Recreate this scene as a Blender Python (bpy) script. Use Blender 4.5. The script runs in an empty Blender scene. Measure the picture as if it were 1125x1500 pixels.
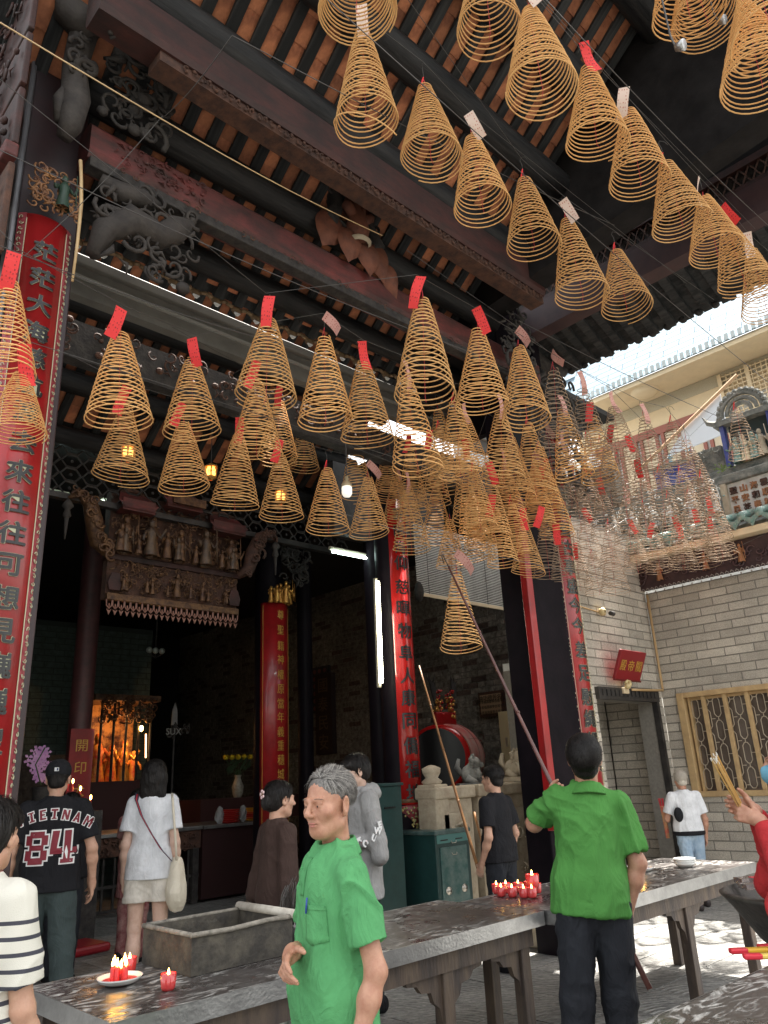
import bpy, bmesh, math, random
import numpy as np
from mathutils import Vector, Matrix
random.seed(7)
SC = bpy.context.scene; COL = SC.collection
PI = math.pi; R = math.radians

# ------------------------------------------------------------------ camera
FPX, PITCH, ROLL, YAW, EYE = 1114.16, .334540, -.0497422, .797438, 1.6
def cam_axes():
    cp, sp, cr, sr, a = math.cos(PITCH), math.sin(PITCH), math.cos(ROLL), math.sin(ROLL), YAW
    M = Matrix(((math.sin(a), math.cos(a), 0), (-math.cos(a), math.sin(a), 0), (0, 0, 1)))
    F = Vector((0, cp, sp)); Rt = Vector((1, 0, 0)); U = Vector((0, -sp, cp))
    return M @ F, M @ (cr*Rt + sr*U), M @ (-sr*Rt + cr*U)
CF, CR, CU = cam_axes()
cd = bpy.data.cameras.new('camera'); cam = bpy.data.objects.new('camera', cd); COL.objects.link(cam)
m = Matrix.Identity(4)
for i in range(3):
    m[i][0], m[i][1], m[i][2] = CR[i], CU[i], -CF[i]
m.translation = Vector((0, 0, EYE)); cam.matrix_world = m
cd.sensor_fit = 'VERTICAL'; cd.sensor_height = 36; cd.lens = 36*FPX/1500; cd.clip_start = .05; cd.clip_end = 500
SC.camera = cam

# ------------------------------------------------------------------ light
SUN_EL, SUN_AZ = R(70), R(4)          # azimuth from +X towards +Y
sd = Vector((math.cos(SUN_EL)*math.cos(SUN_AZ), math.cos(SUN_EL)*math.sin(SUN_AZ), math.sin(SUN_EL)))
W = bpy.data.worlds.new('World'); SC.world = W; W.use_nodes = True
wn = W.node_tree; bg = wn.nodes['Background']
sky = wn.nodes.new('ShaderNodeTexSky'); sky.sky_type = 'NISHITA'; sky.sun_disc = False
sky.sun_elevation = SUN_EL; sky.sun_rotation = math.atan2(sd.x, sd.y)
sky.air_density = 1.3; sky.dust_density = 3; sky.ozone_density = 1
hs = wn.nodes.new('ShaderNodeHueSaturation'); hs.inputs['Saturation'].default_value = .35; wn.links.new(sky.outputs[0], hs.inputs['Color']); tn = wn.nodes.new('ShaderNodeMixRGB'); tn.blend_type = 'MULTIPLY'; tn.inputs[0].default_value = 1; tn.inputs[2].default_value = (1, .955, .88, 1); wn.links.new(hs.outputs[0], tn.inputs[1]); wn.links.new(tn.outputs[0], bg.inputs[0]); bg.inputs[1].default_value = .15
sl = bpy.data.lights.new('sun', 'SUN'); sl.energy = 5.0; sl.angle = R(.6); sl.color = (1, .95, .87)
so = bpy.data.objects.new('sun', sl); COL.objects.link(so); so.rotation_euler = sd.to_track_quat('Z', 'Y').to_euler()
SC.view_settings.view_transform = 'Standard'; SC.view_settings.look = 'None'
SC.view_settings.gamma = 1; SC.view_settings.use_curve_mapping = False
SC.view_settings.exposure = 2.0
SC.cycles.max_bounces = 8; SC.cycles.diffuse_bounces = 4; SC.cycles.caustics_reflective = False; SC.cycles.caustics_refractive = False
SC.cycles.sample_clamp_indirect = 6

# ------------------------------------------------------------------ materials
MATS = {}
def mat(name, c, rough=.6, c2=None, scale=6., detail=5, bump=0., bscale=40., metal=0., spec=.5, rnd=0., stretch=(1, 1, 1), thr=(.35, .65), alpha=None, emit=None, est=0., trans=0., sss=0., coat=0., bdist=.01, stain=None):
    if name in MATS: return MATS[name]
    mt = bpy.data.materials.new(name); mt.use_nodes = True; MATS[name] = mt
    n = mt.node_tree.nodes; l = mt.node_tree.links; p = n['Principled BSDF']
    p.inputs['Base Color'].default_value = (*c, 1); p.inputs['Roughness'].default_value = rough
    p.inputs['Metallic'].default_value = metal; p.inputs['Specular IOR Level'].default_value = spec
    p.inputs['Transmission Weight'].default_value = trans; p.inputs['Coat Weight'].default_value = coat
    if sss:
        p.inputs['Subsurface Weight'].default_value = sss; p.inputs['Subsurface Radius'].default_value = (.02, .008, .004)
    tc = n.new('ShaderNodeTexCoord'); mp = n.new('ShaderNodeMapping'); l.new(tc.outputs['Object'], mp.inputs[0]); mp.inputs['Scale'].default_value = stretch
    out = None
    if c2:
        no = n.new('ShaderNodeTexNoise'); no.inputs['Scale'].default_value = scale; no.inputs['Detail'].default_value = detail; no.inputs['Roughness'].default_value = .65
        l.new(mp.outputs[0], no.inputs['Vector'])
        r = n.new('ShaderNodeValToRGB'); r.color_ramp.elements[0].position = thr[0]; r.color_ramp.elements[1].position = thr[1]
        r.color_ramp.elements[0].color = (*c, 1); r.color_ramp.elements[1].color = (*c2, 1)
        l.new(no.outputs[0], r.inputs[0]); out = r.outputs[0]
    if rnd:
        oi = n.new('ShaderNodeObjectInfo'); mr = n.new('ShaderNodeMapRange'); mr.inputs[3].default_value = 1-rnd; mr.inputs[4].default_value = 1+rnd
        l.new(oi.outputs['Random'], mr.inputs[0])
        hv = n.new('ShaderNodeHueSaturation'); l.new(mr.outputs[0], hv.inputs['Value'])
        if out: l.new(out, hv.inputs['Color'])
        else: hv.inputs['Color'].default_value = (*c, 1)
        out = hv.outputs[0]
    if stain:
        ns = n.new('ShaderNodeTexNoise'); ns.inputs['Scale'].default_value = stain[0]; ns.inputs['Detail'].default_value = 7; ns.inputs['Roughness'].default_value = .7; l.new(tc.outputs['Object'], ns.inputs['Vector'])
        m2 = n.new('ShaderNodeMapRange'); m2.inputs[1].default_value = .35; m2.inputs[2].default_value = .62; m2.inputs[3].default_value = stain[1]; m2.inputs[4].default_value = 1.08; l.new(ns.outputs[0], m2.inputs[0])
        h2 = n.new('ShaderNodeHueSaturation'); l.new(m2.outputs[0], h2.inputs['Value']); 
        if out: l.new(out, h2.inputs['Color'])
        else: h2.inputs['Color'].default_value = (*c, 1)
        out = h2.outputs[0]
    if out: l.new(out, p.inputs['Base Color'])
    if bump:
        nb = n.new('ShaderNodeTexNoise'); nb.inputs['Scale'].default_value = bscale; nb.inputs['Detail'].default_value = 6
        l.new(mp.outputs[0], nb.inputs['Vector'])
        b = n.new('ShaderNodeBump'); b.inputs['Strength'].default_value = bump; b.inputs['Distance'].default_value = bdist
        l.new(nb.outputs[0], b.inputs['Height']); l.new(b.outputs[0], p.inputs['Normal'])
    if emit:
        p.inputs['Emission Color'].default_value = (*emit, 1); p.inputs['Emission Strength'].default_value = est
    return mt
WOODK = mat('blackened_wood', (.012, .011, .011), .5, (.045, .04, .037), 5, bump=.5, bscale=20, stretch=(1, 1, 1))
WOODG = mat('weathered_grey_wood', (.05, .045, .04), .75, (.13, .115, .10), 7, bump=.8, bscale=25)
LOGK = mat('sooty_log', (.006, .006, .007), .6, (.028, .027, .027), 4, spec=.25, bump=.7, bscale=14, stretch=(.35, 3, 3))
BEAMR = mat('dull_red_paint', (.15, .026, .022), .6, (.045, .016, .012), 5, stain=(2.2, .4), bump=.3, bscale=30, stretch=(.5, 2, 2))
BEAMR2 = mat('maroon_beam_paint', (.062, .016, .012), .65, (.024, .010, .008), 4, stain=(2.2, .4), bump=.3, bscale=30, stretch=(.5, 2, 2))
TILE = mat('fired_clay_tile', (.52, .20, .095), .85, (.24, .085, .045), 6, bump=.5, bscale=30, rnd=.4)
RAFT = mat('sooty_rafter', (.009, .010, .011), .85, (.075, .075, .075), 9, bump=.8, bscale=30, stretch=(1, .25, .25), thr=(.45, .75), rnd=.3)
GILT = mat('dull_gilt_carving', (.17, .085, .035), .5, (.05, .022, .014), 14, metal=.3, bump=.6, bscale=50)
GOLD = mat('bright_gilding', (.75, .42, .10), .35, (.45, .20, .05), 12, metal=.7, bump=.4, bscale=50)
CARVB = mat('brown_carved_wood', (.10, .044, .026), .8, (.04, .02, .015), 12, bump=.6, bscale=40)
CARVK = mat('black_carved_wood', (.014, .012, .012), .8, (.05, .043, .038), 10, bump=.6, bscale=40)
CARVG = mat('grey_carved_wood', (.055, .046, .040), .8, (.028, .023, .021), 8, bump=.6, bscale=30)
LACQ = mat('red_lacquer', (.36, .012, .014), .33, (.22, .009, .010), 3, bump=.12, bscale=20, coat=.25)
LACQ2 = mat('red_column_lacquer', (.50, .016, .014), .22, (.36, .012, .012), 3, bump=.1, bscale=10, coat=.4)
LACQP = mat('pink_red_border', (.42, .09, .11), .45, (.25, .03, .04), 20, bump=.3, bscale=50)
INK = mat('black_ink', (.010, .010, .011), .35)
GOLDP = mat('gold_paint', (.62, .36, .07), .4, metal=.3)
PALEEDGE = mat('pale_green_outline', (.42, .42, .28), .5)
BLACKP = mat('black_pillar_paint', (.006, .005, .007), .45, (.011, .008, .011), 4, bump=.15, bscale=20, spec=.06)
BRICKW = mat('pale_wall_brick', (.60, .545, .46), .8, (.38, .34, .285), 75, stain=(1.1, .76), bump=.5, bscale=90, rnd=.16, bdist=.004)
MORT = mat('wall_mortar', (.20, .185, .16), .9, (.26, .24, .21), 30)
BRICKD = mat('old_hall_brick', (.36, .33, .28), .85, (.13, .115, .09), 12, stain=(.8, .45), bump=.8, bscale=50, rnd=.3)
BRICKK = mat('old_dark_brick', (.12, .085, .07), .85, (.05, .035, .03), 12, bump=.8, bscale=50, rnd=.3)
MORTD = mat('old_mortar', (.26, .235, .20), .9, (.09, .08, .065), 16, bump=.6, bscale=30)
SLABM = mat('worn_floor_stone', (.38, .37, .345), .55, (.17, .17, .165), 18, stain=(1.3, .6), bump=.5, bscale=60, rnd=.15)
SLABD = mat('dark_floor_joint', (.10, .10, .095), .8, (.06, .06, .055), 12)
CREAM = mat('cream_plaster', (.72, .58, .38), .8, (.66, .53, .35), 5)
WHITEP = mat('white_plaster', (.72, .72, .70), .7, (.5, .5, .47), 8)
GREYB = mat('grey_gutter_paint', (.16, .155, .14), .6, (.12, .115, .105), 6)
BLUET = mat('pale_blue_tile', (.21, .31, .39), .7, (.27, .37, .44), 20, rnd=.08)
JADE = mat('green_glazed_ceramic', (.10, .24, .21), .3, (.28, .34, .30), 16, bump=.4, coat=.3)
COBALT = mat('cobalt_glaze', (.04, .05, .26), .3, (.1, .12, .3), 10)
CERAM = mat('mixed_ceramic_relief', (.34, .32, .28), .6, (.06, .075, .06), 16, bump=.5, rnd=.2)
CERD = mat('weathered_ridge_stone', (.10, .11, .10), .8, (.26, .25, .22), 9, bump=.7)
TURQ = mat('turquoise_paint', (.05, .50, .42), .6)
REDBR = mat('red_brown_joinery', (.30, .10, .07), .5)
STEEL = mat('table_steel', (.30, .30, .30), .32, (.42, .42, .42), 8, metal=.85, bump=.25, bscale=60)
IRON = mat('dark_table_leg', (.045, .033, .03), .6, (.12, .085, .06), 6, bump=.5, bscale=30, stretch=(2, 2, .4))
STONE = mat('carved_stone', (.50, .43, .32), .85, (.36, .29, .21), 7, bump=.6, bscale=30)
GREENM = mat('green_enamel_steel', (.014, .050, .048), .38, (.010, .036, .035), 10, bump=.1, spec=.6)
GREENW = mat('worn_green_door', (.04, .105, .10), .5, (.17, .22, .205), 6, thr=(.40, .75), stretch=(1, 1, 1.2), bump=.2, metal=.2)
WIRE = mat('thin_wire', (.05, .045, .04), .5)
BAMB = mat('bamboo_pole', (.28, .13, .04), .5, (.16, .07, .025), 8)
WHITE = mat('white_ceramic', (.78, .78, .76), .25, coat=.3)
TUBEL = mat('lit_tube', (1, 1, 1), .5, emit=(1, .95, .72), est=16)
TUBEC = mat('lit_cool_tube', (1, 1, 1), .5, emit=(.75, 1, .95), est=9)
FLAME = mat('candle_flame', (1, .6, .2), .5, emit=(1, .55, .13), est=9)
REDGLOW = mat('red_candle_glass', (.55, .008, .012), .12, coat=.6, emit=(.8, .02, .01), est=.12)
WAXR = mat('red_candle_wax', (.62, .03, .03), .4, sss=.2)
GLASSB = mat('bulb_glass', (.85, .84, .78), .2, emit=(1, .93, .8), est=.18)

# table top: dark worn steel dusted with ash swirls
def ash_mat(name, base, sc=3.):
    mt = mat(name, base, .35); n = mt.node_tree.nodes; l = mt.node_tree.links; p = n['Principled BSDF']
    tc = n.new('ShaderNodeTexCoord')
    def noise(s, det, dist=0, rough=.6, vec=None):
        q = n.new('ShaderNodeTexNoise'); q.inputs['Scale'].default_value = s; q.inputs['Detail'].default_value = det; q.inputs['Distortion'].default_value = dist; q.inputs['Roughness'].default_value = rough
        l.new(vec or tc.outputs['Object'], q.inputs['Vector']); return q.outputs[0]
    def ramp(x, a_, b_):
        r = n.new('ShaderNodeMapRange'); r.inputs[1].default_value = a_; r.inputs[2].default_value = b_; l.new(x, r.inputs[0]); return r.outputs[0]
    def mul(x, y, op='MULTIPLY'):
        m_ = n.new('ShaderNodeMath'); m_.operation = op; l.new(x, m_.inputs[0]); l.new(y, m_.inputs[1]); m_.use_clamp = True; return m_.outputs[0]
    mp = n.new('ShaderNodeMapping'); mp.inputs['Scale'].default_value = (1, 3.2, 1); mp.inputs['Rotation'].default_value = (0, 0, .5); l.new(tc.outputs['Object'], mp.inputs[0])
    smear = mul(ramp(noise(sc*1.0, 6, 4.5, .58, mp.outputs[0]), .50, .66), ramp(noise(1.6, 4), .36, .55)); specks = mul(ramp(noise(160, 2), .62, .72), ramp(noise(3, 4), .35, .6)); film = ramp(noise(2.5, 6, 1.), .3, .8)
    tot = mul(smear, specks, 'ADD')
    mx0 = n.new('ShaderNodeMixRGB'); l.new(film, mx0.inputs[0]); mx0.inputs[1].default_value = (*base, 1); mx0.inputs[2].default_value = (*(x*1.5 for x in base), 1)
    mx = n.new('ShaderNodeMixRGB'); l.new(tot, mx.inputs[0]); l.new(mx0.outputs[0], mx.inputs[1]); mx.inputs[2].default_value = (.50, .49, .46, 1)
    l.new(mx.outputs[0], p.inputs['Base Color'])
    mm = n.new('ShaderNodeMapRange'); l.new(mul(tot, film, 'ADD'), mm.inputs[0]); mm.inputs[3].default_value = .12; mm.inputs[4].default_value = .62
    l.new(mm.outputs[0], p.inputs['Roughness']); p.inputs['Metallic'].default_value = .15; p.inputs['Specular IOR Level'].default_value = .5
    return mt
ASH = ash_mat('ash_dusted_steel', (.045, .038, .036)); ASH2 = ash_mat('ash_dusted_tabletop', (.065, .058, .052), 4.)

# ------------------------------------------------------------------ mesh builder
class MB:
    def __init__(s): s.v = []; s.f = []
    def add(s, v, f, M=None):
        o = len(s.v)
        s.v += [tuple(M @ Vector(p)) for p in v] if M else [tuple(p) for p in v]
        s.f += [tuple(i+o for i in q) for q in f]; return s
    def box(s, a, b, M=None, taper=0):
        x0, y0, z0 = a; x1, y1, z1 = b; t = taper
        v = [(x0, y0, z0), (x1, y0, z0), (x1, y1, z0), (x0, y1, z0), (x0+t, y0+t, z1), (x1-t, y0+t, z1), (x1-t, y1-t, z1), (x0+t, y1-t, z1)]
        return s.add(v, [(3, 2, 1, 0), (4, 5, 6, 7), (0, 1, 5, 4), (1, 2, 6, 5), (2, 3, 7, 6), (3, 0, 4, 7)], M)
    def tube(s, pts, r, n=6, cap=True, M=None):
        pts = [Vector(p) for p in pts]; rr = r if hasattr(r, '__len__') else [r]*len(pts)
        v = []; f = []; N = len(pts); prev = None
        for i, p in enumerate(pts):
            t = (pts[min(i+1, N-1)]-pts[max(i-1, 0)])
            t = t.normalized() if t.length > 1e-9 else Vector((0, 0, 1))
            if prev is None:
                a = t.orthogonal().normalized()
            else:
                a = prev - t*prev.dot(t)
                a = a.normalized() if a.length > 1e-6 else t.orthogonal().normalized()
            prev = a; b = t.cross(a)
            for k in range(n):
                th = 2*PI*k/n; v.append(p + a*math.cos(th)*rr[i] + b*math.sin(th)*rr[i])
        for i in range(N-1):
            for k in range(n):
                f.append((i*n+k, i*n+(k+1) % n, (i+1)*n+(k+1) % n, (i+1)*n+k))
        if cap: f.append(tuple(range(n))[::-1]); f.append(tuple((N-1)*n+k for k in range(n)))
        return s.add(v, f, M)
    def lathe(s, prof, n=20, c=(0, 0, 0), a0=0, a1=2*PI, M=None):
        full = abs(a1-a0-2*PI) < 1e-6; m_ = n if full else n+1; v = []; f = []
        for r, z in prof:
            for k in range(m_):
                th = a0+(a1-a0)*k/n; v.append((c[0]+r*math.cos(th), c[1]+r*math.sin(th), c[2]+z))
        for i in range(len(prof)-1):
            for k in range(n):
                k2 = (k+1) % m_; f.append((i*m_+k, i*m_+k2, (i+1)*m_+k2, (i+1)*m_+k))
        return s.add(v, f, M)
    def prism(s, poly, d, M=None):       # polygon in xz, extruded d along y
        n = len(poly); v = [(x, 0, z) for x, z in poly]+[(x, d, z) for x, z in poly]
        f = [tuple(range(n)), tuple(range(n, 2*n))[::-1]]+[(i, n+i, n+(i+1) % n, (i+1) % n) for i in range(n)]
        return s.add(v, f, M)
    def ell(s, c, r, nu=10, nv=6, M=None):
        v = [(c[0], c[1], c[2]-r[2])]; f = []
        for j in range(1, nv):
            ph = -PI/2+PI*j/nv
            for k in range(nu):
                th = 2*PI*k/nu; v.append((c[0]+r[0]*math.cos(ph)*math.cos(th), c[1]+r[1]*math.cos(ph)*math.sin(th), c[2]+r[2]*math.sin(ph)))
        v.append((c[0], c[1], c[2]+r[2])); L = len(v)-1
        for k in range(nu): f.append((0, 1+(k+1) % nu, 1+k)); f.append((L, L-nu+k, L-nu+(k+1) % nu))
        for j in range(nv-2):
            for k in range(nu): f.append((1+j*nu+k, 1+j*nu+(k+1) % nu, 1+(j+1)*nu+(k+1) % nu, 1+(j+1)*nu+k))
        return s.add(v, f, M)
    def mesh(s, name, m=None, smooth=False):
        me = bpy.data.meshes.new(name); me.from_pydata(s.v, [], s.f); me.validate(); me.update()
        if m: me.materials.append(m)
        if smooth: me.polygons.foreach_set('use_smooth', [True]*len(me.polygons))
        return me
    def build(s, name, m, parent=None, smooth=False, bev=0, loc=None):
        o = bpy.data.objects.new(name, s.mesh(name, m, smooth)); COL.objects.link(o)
        if parent is not None: o.parent = parent
        if loc: o.location = loc
        if bev:
            b = o.modifiers.new('bevel', 'BEVEL'); b.width = bev; b.segments = 2; b.limit_method = 'ANGLE'
        return o
def inst(name, me, parent=None, loc=(0, 0, 0), rot=(0, 0, 0), sc=(1, 1, 1)):
    o = bpy.data.objects.new(name, me); COL.objects.link(o); o.location = loc; o.rotation_euler = rot; o.scale = sc
    if parent is not None: o.parent = parent
    return o
def tag(o, label=None, cat=None, group=None, kind=None):
    if label: o['label'] = label
    if cat: o['category'] = cat
    if group: o['group'] = group
    if kind: o['kind'] = kind
    return o
def thing(name, label, cat, loc=(0, 0, 0), rz=0, group=None):
    o = bpy.data.objects.new(name, None); COL.objects.link(o); o.location = loc; o.rotation_euler = (0, 0, rz); o.empty_display_size = .1
    return tag(o, label, cat, group)
def T(x, y, z): return Matrix.Translation((x, y, z))
def RZ(a): return Matrix.Rotation(a, 4, 'Z')
def RX(a): return Matrix.Rotation(a, 4, 'X')
def RY(a): return Matrix.Rotation(a, 4, 'Y')
def stuff(o): o['kind'] = 'stuff'; return o

# written characters as thin meshes, in local xz (facing -y), centred
GL = {}
def glyph(ch, size, ext=.002, off=0.):
    k = (ch, round(size, 4), ext, off)
    if k in GL: return GL[k]
    cu = bpy.data.curves.new('lettering', 'FONT'); cu.body = ch; cu.size = size; cu.extrude = ext; cu.offset = off; cu.resolution_u = 3
    cu.align_x = 'CENTER'; cu.align_y = 'CENTER'
    o = bpy.data.objects.new('lettering', cu); COL.objects.link(o)
    dg = bpy.context.evaluated_depsgraph_get(); me = bpy.data.meshes.new_from_object(o.evaluated_get(dg))
    bpy.data.objects.remove(o); bpy.data.curves.remove(cu)
    n = len(me.vertices); a = np.empty(n*3); me.vertices.foreach_get('co', a); a = a.reshape(-1, 3)
    if n:
        c = (a.min(0)+a.max(0))/2; a[:, :2] -= c[:2]
        if len(ch) == 1:
            sx = size*.92/max(1e-4, (a[:, 0].max()-a[:, 0].min())) if ord(ch) > 0x2e80 else 1
            a[:, 0] *= min(sx, 1.25) if ord(ch) > 0x2e80 else 1
    b = np.stack([a[:, 0], -a[:, 2], a[:, 1]], 1); me.vertices.foreach_set('co', b.ravel()); me.update()
    GL[k] = me; return me
def put_text(ch, size, m, parent, loc, rot=(0, 0, 0), name='character', ext=.002, off=0., sx=1, sz=1):
    me = glyph(ch, size, ext, off).copy(); me.materials.clear(); me.materials.append(m)
    return inst(name, me, parent, loc, rot, (sx, 1, sz))
def curved_text(ch, size, m, parent, c, r, z, a=-PI/2, sx=1., off=.004, name='character'):
    me = glyph(ch, size, .001, off).copy(); bm = bmesh.new(); bm.from_mesh(me)
    bmesh.ops.triangulate(bm, faces=bm.faces)
    g0 = list(bm.verts)+list(bm.edges)+list(bm.faces); bw = size*.022
    if 'gold' not in m.name:        # brush weight: the stroke shape repeated a few millimetres off
        for dx, dz, dy in ((bw, bw*.5, -.0004), (-bw, -bw*.5, -.0008), (0, bw, -.0012), (bw*.3, -bw, -.0016)):
            r_ = bmesh.ops.duplicate(bm, geom=g0); bmesh.ops.translate(bm, verts=[q for q in r_['geom'] if isinstance(q, bmesh.types.BMVert)], vec=(dx, dy, dz))
    for _ in range(5):
        es = [e for e in bm.edges if abs(e.verts[0].co.x-e.verts[1].co.x) > .022]
        if not es: break
        bmesh.ops.subdivide_edges(bm, edges=es, cuts=1); bmesh.ops.triangulate(bm, faces=bm.faces)
    for v in bm.verts:
        th = a+v.co.x*sx/r; rr = r+.008-v.co.y
        v.co = Vector((c[0]+rr*math.cos(th), c[1]+rr*math.sin(th), z+v.co.z))
    bm.to_mesh(me); bm.free(); me.materials.clear(); me.materials.append(m)
    return inst(name, me, parent)

# carved ornament: curls, buds and little figures packed in a box (x right, z up, relief towards -y)
def scroll(b, x, z, s, y, rng, M=None, th=.18):
    a0 = rng.uniform(0, 2*PI); d = rng.choice((-1, 1)); pts = []; rr = []
    for i in range(11):
        t = i/10; r = s*(1-.85*t); a = a0+d*t*3.6*PI/2
        pts.append((x+r*math.cos(a), y-.25*s*math.sin(t*PI), z+r*math.sin(a))); rr.append(s*th*(1-.4*t))
    b.tube(pts, rr, 5, M=M)
def figure(b, x, z, h, y, rng, M=None):
    w = h*.16
    b.lathe([(w*1.2, 0), (w*1.1, h*.1), (w*.75, h*.45), (w*.95, h*.62), (w*.5, h*.78), (w*.1, h*.8)], 7, (x, y, z), M=M)
    b.ell((x+rng.uniform(-.1, .1)*w, y-w*.2, z+h*.88), (w*.52, w*.52, h*.12), 7, 5, M)
    for sg in (-1, 1):
        hx = x+sg*w*rng.uniform(1.2, 2.2); hz = z+h*rng.uniform(.35, .85)
        b.tube([(x+sg*w*.8, y, z+h*.66), (x+sg*w*1.5, y-w*.5, z+h*.5), (hx, y-w, hz)], [w*.35, w*.3, w*.2], 5, M=M)
    if rng.random() < .5: b.tube([(x+w*1.7, y-w, z+h*.1), (x+w*1.5, y-w, z+h*1.05)], w*.1, 4, M=M)
def carving(b, x0, x1, z0, z1, y, n, seed, fig=0, s=(.03, .07), M=None):
    rng = random.Random(seed)
    for i in range(n):
        x = rng.uniform(x0, x1); z = rng.uniform(z0, z1); q = rng.uniform(*s); k = rng.random()
        if k < .6: scroll(b, x, z, q, y-rng.uniform(0, .3)*q, rng, M)
        elif k < .8: b.ell((x, y-q*.2, z), (q*.55, q*.4, q*.45), 7, 5, M)
        else:
            a = rng.uniform(0, PI); b.tube([(x-q*math.cos(a), y, z-q*math.sin(a)), (x, y-q*.5, z), (x+q*math.cos(a+.6), y, z+q*math.sin(a+.6))], [q*.1, q*.25, q*.05], 5, M=M)
    for i in range(fig):
        h = (z1-z0)*rng.uniform(.55, .85); figure(b, x0+(x1-x0)*(i+.5)/fig+rng.uniform(-.02, .02), z0, h, y-.03, rng, M)
    return b
def wall_M(axis, at):      # local x runs along the wall, local -y faces the viewer
    return T(0, at, 0) if axis == 'Y' else (T(at, 0, 0) @ RZ(-PI/2))   # X-wall: local x -> world -Y

# ================================================================== THE SETTING
gr = tag(MB().box((-60, -60, -.30), (90, 90, -.012)).build('ground', SLABD), kind='structure')
fl = thing('floor', None, None); fl['kind'] = 'structure'
flb = MB().box((-3, -3, -.2), (14, 18, -.010)).build('floor_bed', SLABD, fl)
# slab with carved wear pattern
def slab_mat():
    n = SLABM.node_tree.nodes; l = SLABM.node_tree.links; p = n['Principled BSDF']
    tc = n.new('ShaderNodeTexCoord'); w = n.new('ShaderNodeTexWave'); w.wave_type = 'RINGS'; w.rings_direction = 'Z'; w.inputs['Scale'].default_value = 3.2; w.inputs['Distortion'].default_value = 2.5; w.inputs['Detail'].default_value = 3
    l.new(tc.outputs['Generated'], w.inputs['Vector'])
    b = n.new('ShaderNodeBump'); b.inputs['Strength'].default_value = .9; b.inputs['Distance'].default_value = .008
    l.new(w.outputs['Fac'], b.inputs['Height'])
    old = [x for x in l if x.to_socket == p.inputs['Normal']]
    if old: l.new(old[0].from_socket, b.inputs['Normal'])
    l.new(b.outputs[0], p.inputs['Normal'])
slab_mat()
SL = .56
slm = [MB().box((.004, .004, -.05), (SL-.004, SL-.004, 0), None, 0).mesh('paving_slab', SLABM) for _ in range(1)]
cnt = 0
for i in range(16):
    for j in range(17):
        x = 2.0+i*SL; y = 2.3+j*SL
        if x > 10.6 or cnt >= 290: continue
        o = inst('paving_slab', slm[0], fl, (x+random.uniform(-.001, .001), y, random.uniform(-.002, .002)), (0, 0, 0)); cnt += 1
rest = MB()
for i in range(-8, 22):
    for j in range(-8, 28):
        x = 2.0+i*SL; y = 2.3+j*SL
        if (0 <= i < 16 and 0 <= j < 17 and x <= 10.6): continue
        if -2.5 < x < 13 and -2.5 < y < 17: rest.box((x+.004, y+.004, -.05), (x+SL-.004, y+SL-.004, 0))
stuff(rest.build('outer_paving', SLABM, fl))

# ------------------------------------------------ brick walls
def brick_wall(parent, axis, at, u0, u1, z0, z1, bl, bh, mats, mort, thick=.25, holes=(), see=None, proud=.008, seed=1, gap=.012, indiv=290):
    """bricks run along u; face towards -axis; see = (u,z) centre nearest to the viewer"""
    rng = random.Random(seed); M = wall_M(axis, at); sg = 1 if axis == 'Y' else -1
    us = sorted((sg*u0, sg*u1))
    b = MB()
    # mortar body built around the holes
    cuts = sorted(set([us[0], us[1]]+[sg*h[0] for h in holes]+[sg*h[1] for h in holes]))
    zc = sorted(set([z0, z1]+[h[2] for h in holes]+[h[3] for h in holes]))
    def hole(u, z):
        for h in holes:
            a, c = sorted((sg*h[0], sg*h[1]))
            if a < u < c and h[2] < z < h[3]: return True
        return False
    for i in range(len(cuts)-1):
        for j in range(len(zc)-1):
            if not hole((cuts[i]+cuts[i+1])/2, (zc[j]+zc[j+1])/2):
                b.box((cuts[i], 0, zc[j]), (cuts[i+1], thick, zc[j+1]), M)
    b.build('mortar', mort, parent)
    L = []
    nr = int((z1-z0)/bh); 
    for r in range(nr):
        z = z0+r*bh; off = (bl/2 if r % 2 else 0)+rng.uniform(-.02, .02); u = us[0]-off
        while u < us[1]:
            a = max(u, us[0]); c = min(u+bl, us[1]); segs = [(a, c)]
            for h in holes:
                ha, hc = sorted((sg*h[0], sg*h[1]))
                if z+bh/2 > h[2] and z+bh/2 < h[3]:
                    ns = []
                    for (p, q) in segs:
                        if q <= ha or p >= hc: ns.append((p, q)); continue
                        if p < ha: ns.append((p, ha))
                        if q > hc: ns.append((hc, q))
                    segs = ns
            for (p, q) in segs:
                if q-p > .03: L.append((p, q, z))
            u += bl
    if see: L.sort(key=lambda t: ((t[0]+t[1])/2-sg*see[0])**2+((t[2]-see[1])*1.0)**2)
    restm = [MB() for _ in mats]
    for k, (p, q, z) in enumerate(L):
        pr = proud+rng.uniform(-.003, .003)*(proud/.008); g = gap/2
        mi = 0 if rng.random() < .86 or len(mats) == 1 else 1
        t = .003
        tgt = MB() if k < indiv else restm[mi]
        v0 = (p+g, -pr, z+g); v1 = (q-g, .01, z+bh-g)
        x0, y0, zz0 = v0; x1, y1, zz1 = v1
        v = [(x0, y1, zz0), (x1, y1, zz0), (x1, y1, zz1), (x0, y1, zz1), (x0+t, y0, zz0+t), (x1-t, y0, zz0+t), (x1-t, y0, zz1-t), (x0+t, y0, zz1-t)]
        tgt.add(v, [(4, 5, 6, 7), (0, 1, 5, 4), (1, 2, 6, 5), (2, 3, 7, 6), (3, 0, 4, 7)], M)
        if k < indiv: tgt.build('brick', mats[mi], parent)
    for mi, b in enumerate(restm):
        if b.v: stuff(b.build('brickwork', mats[mi], parent))
    return parent

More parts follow.
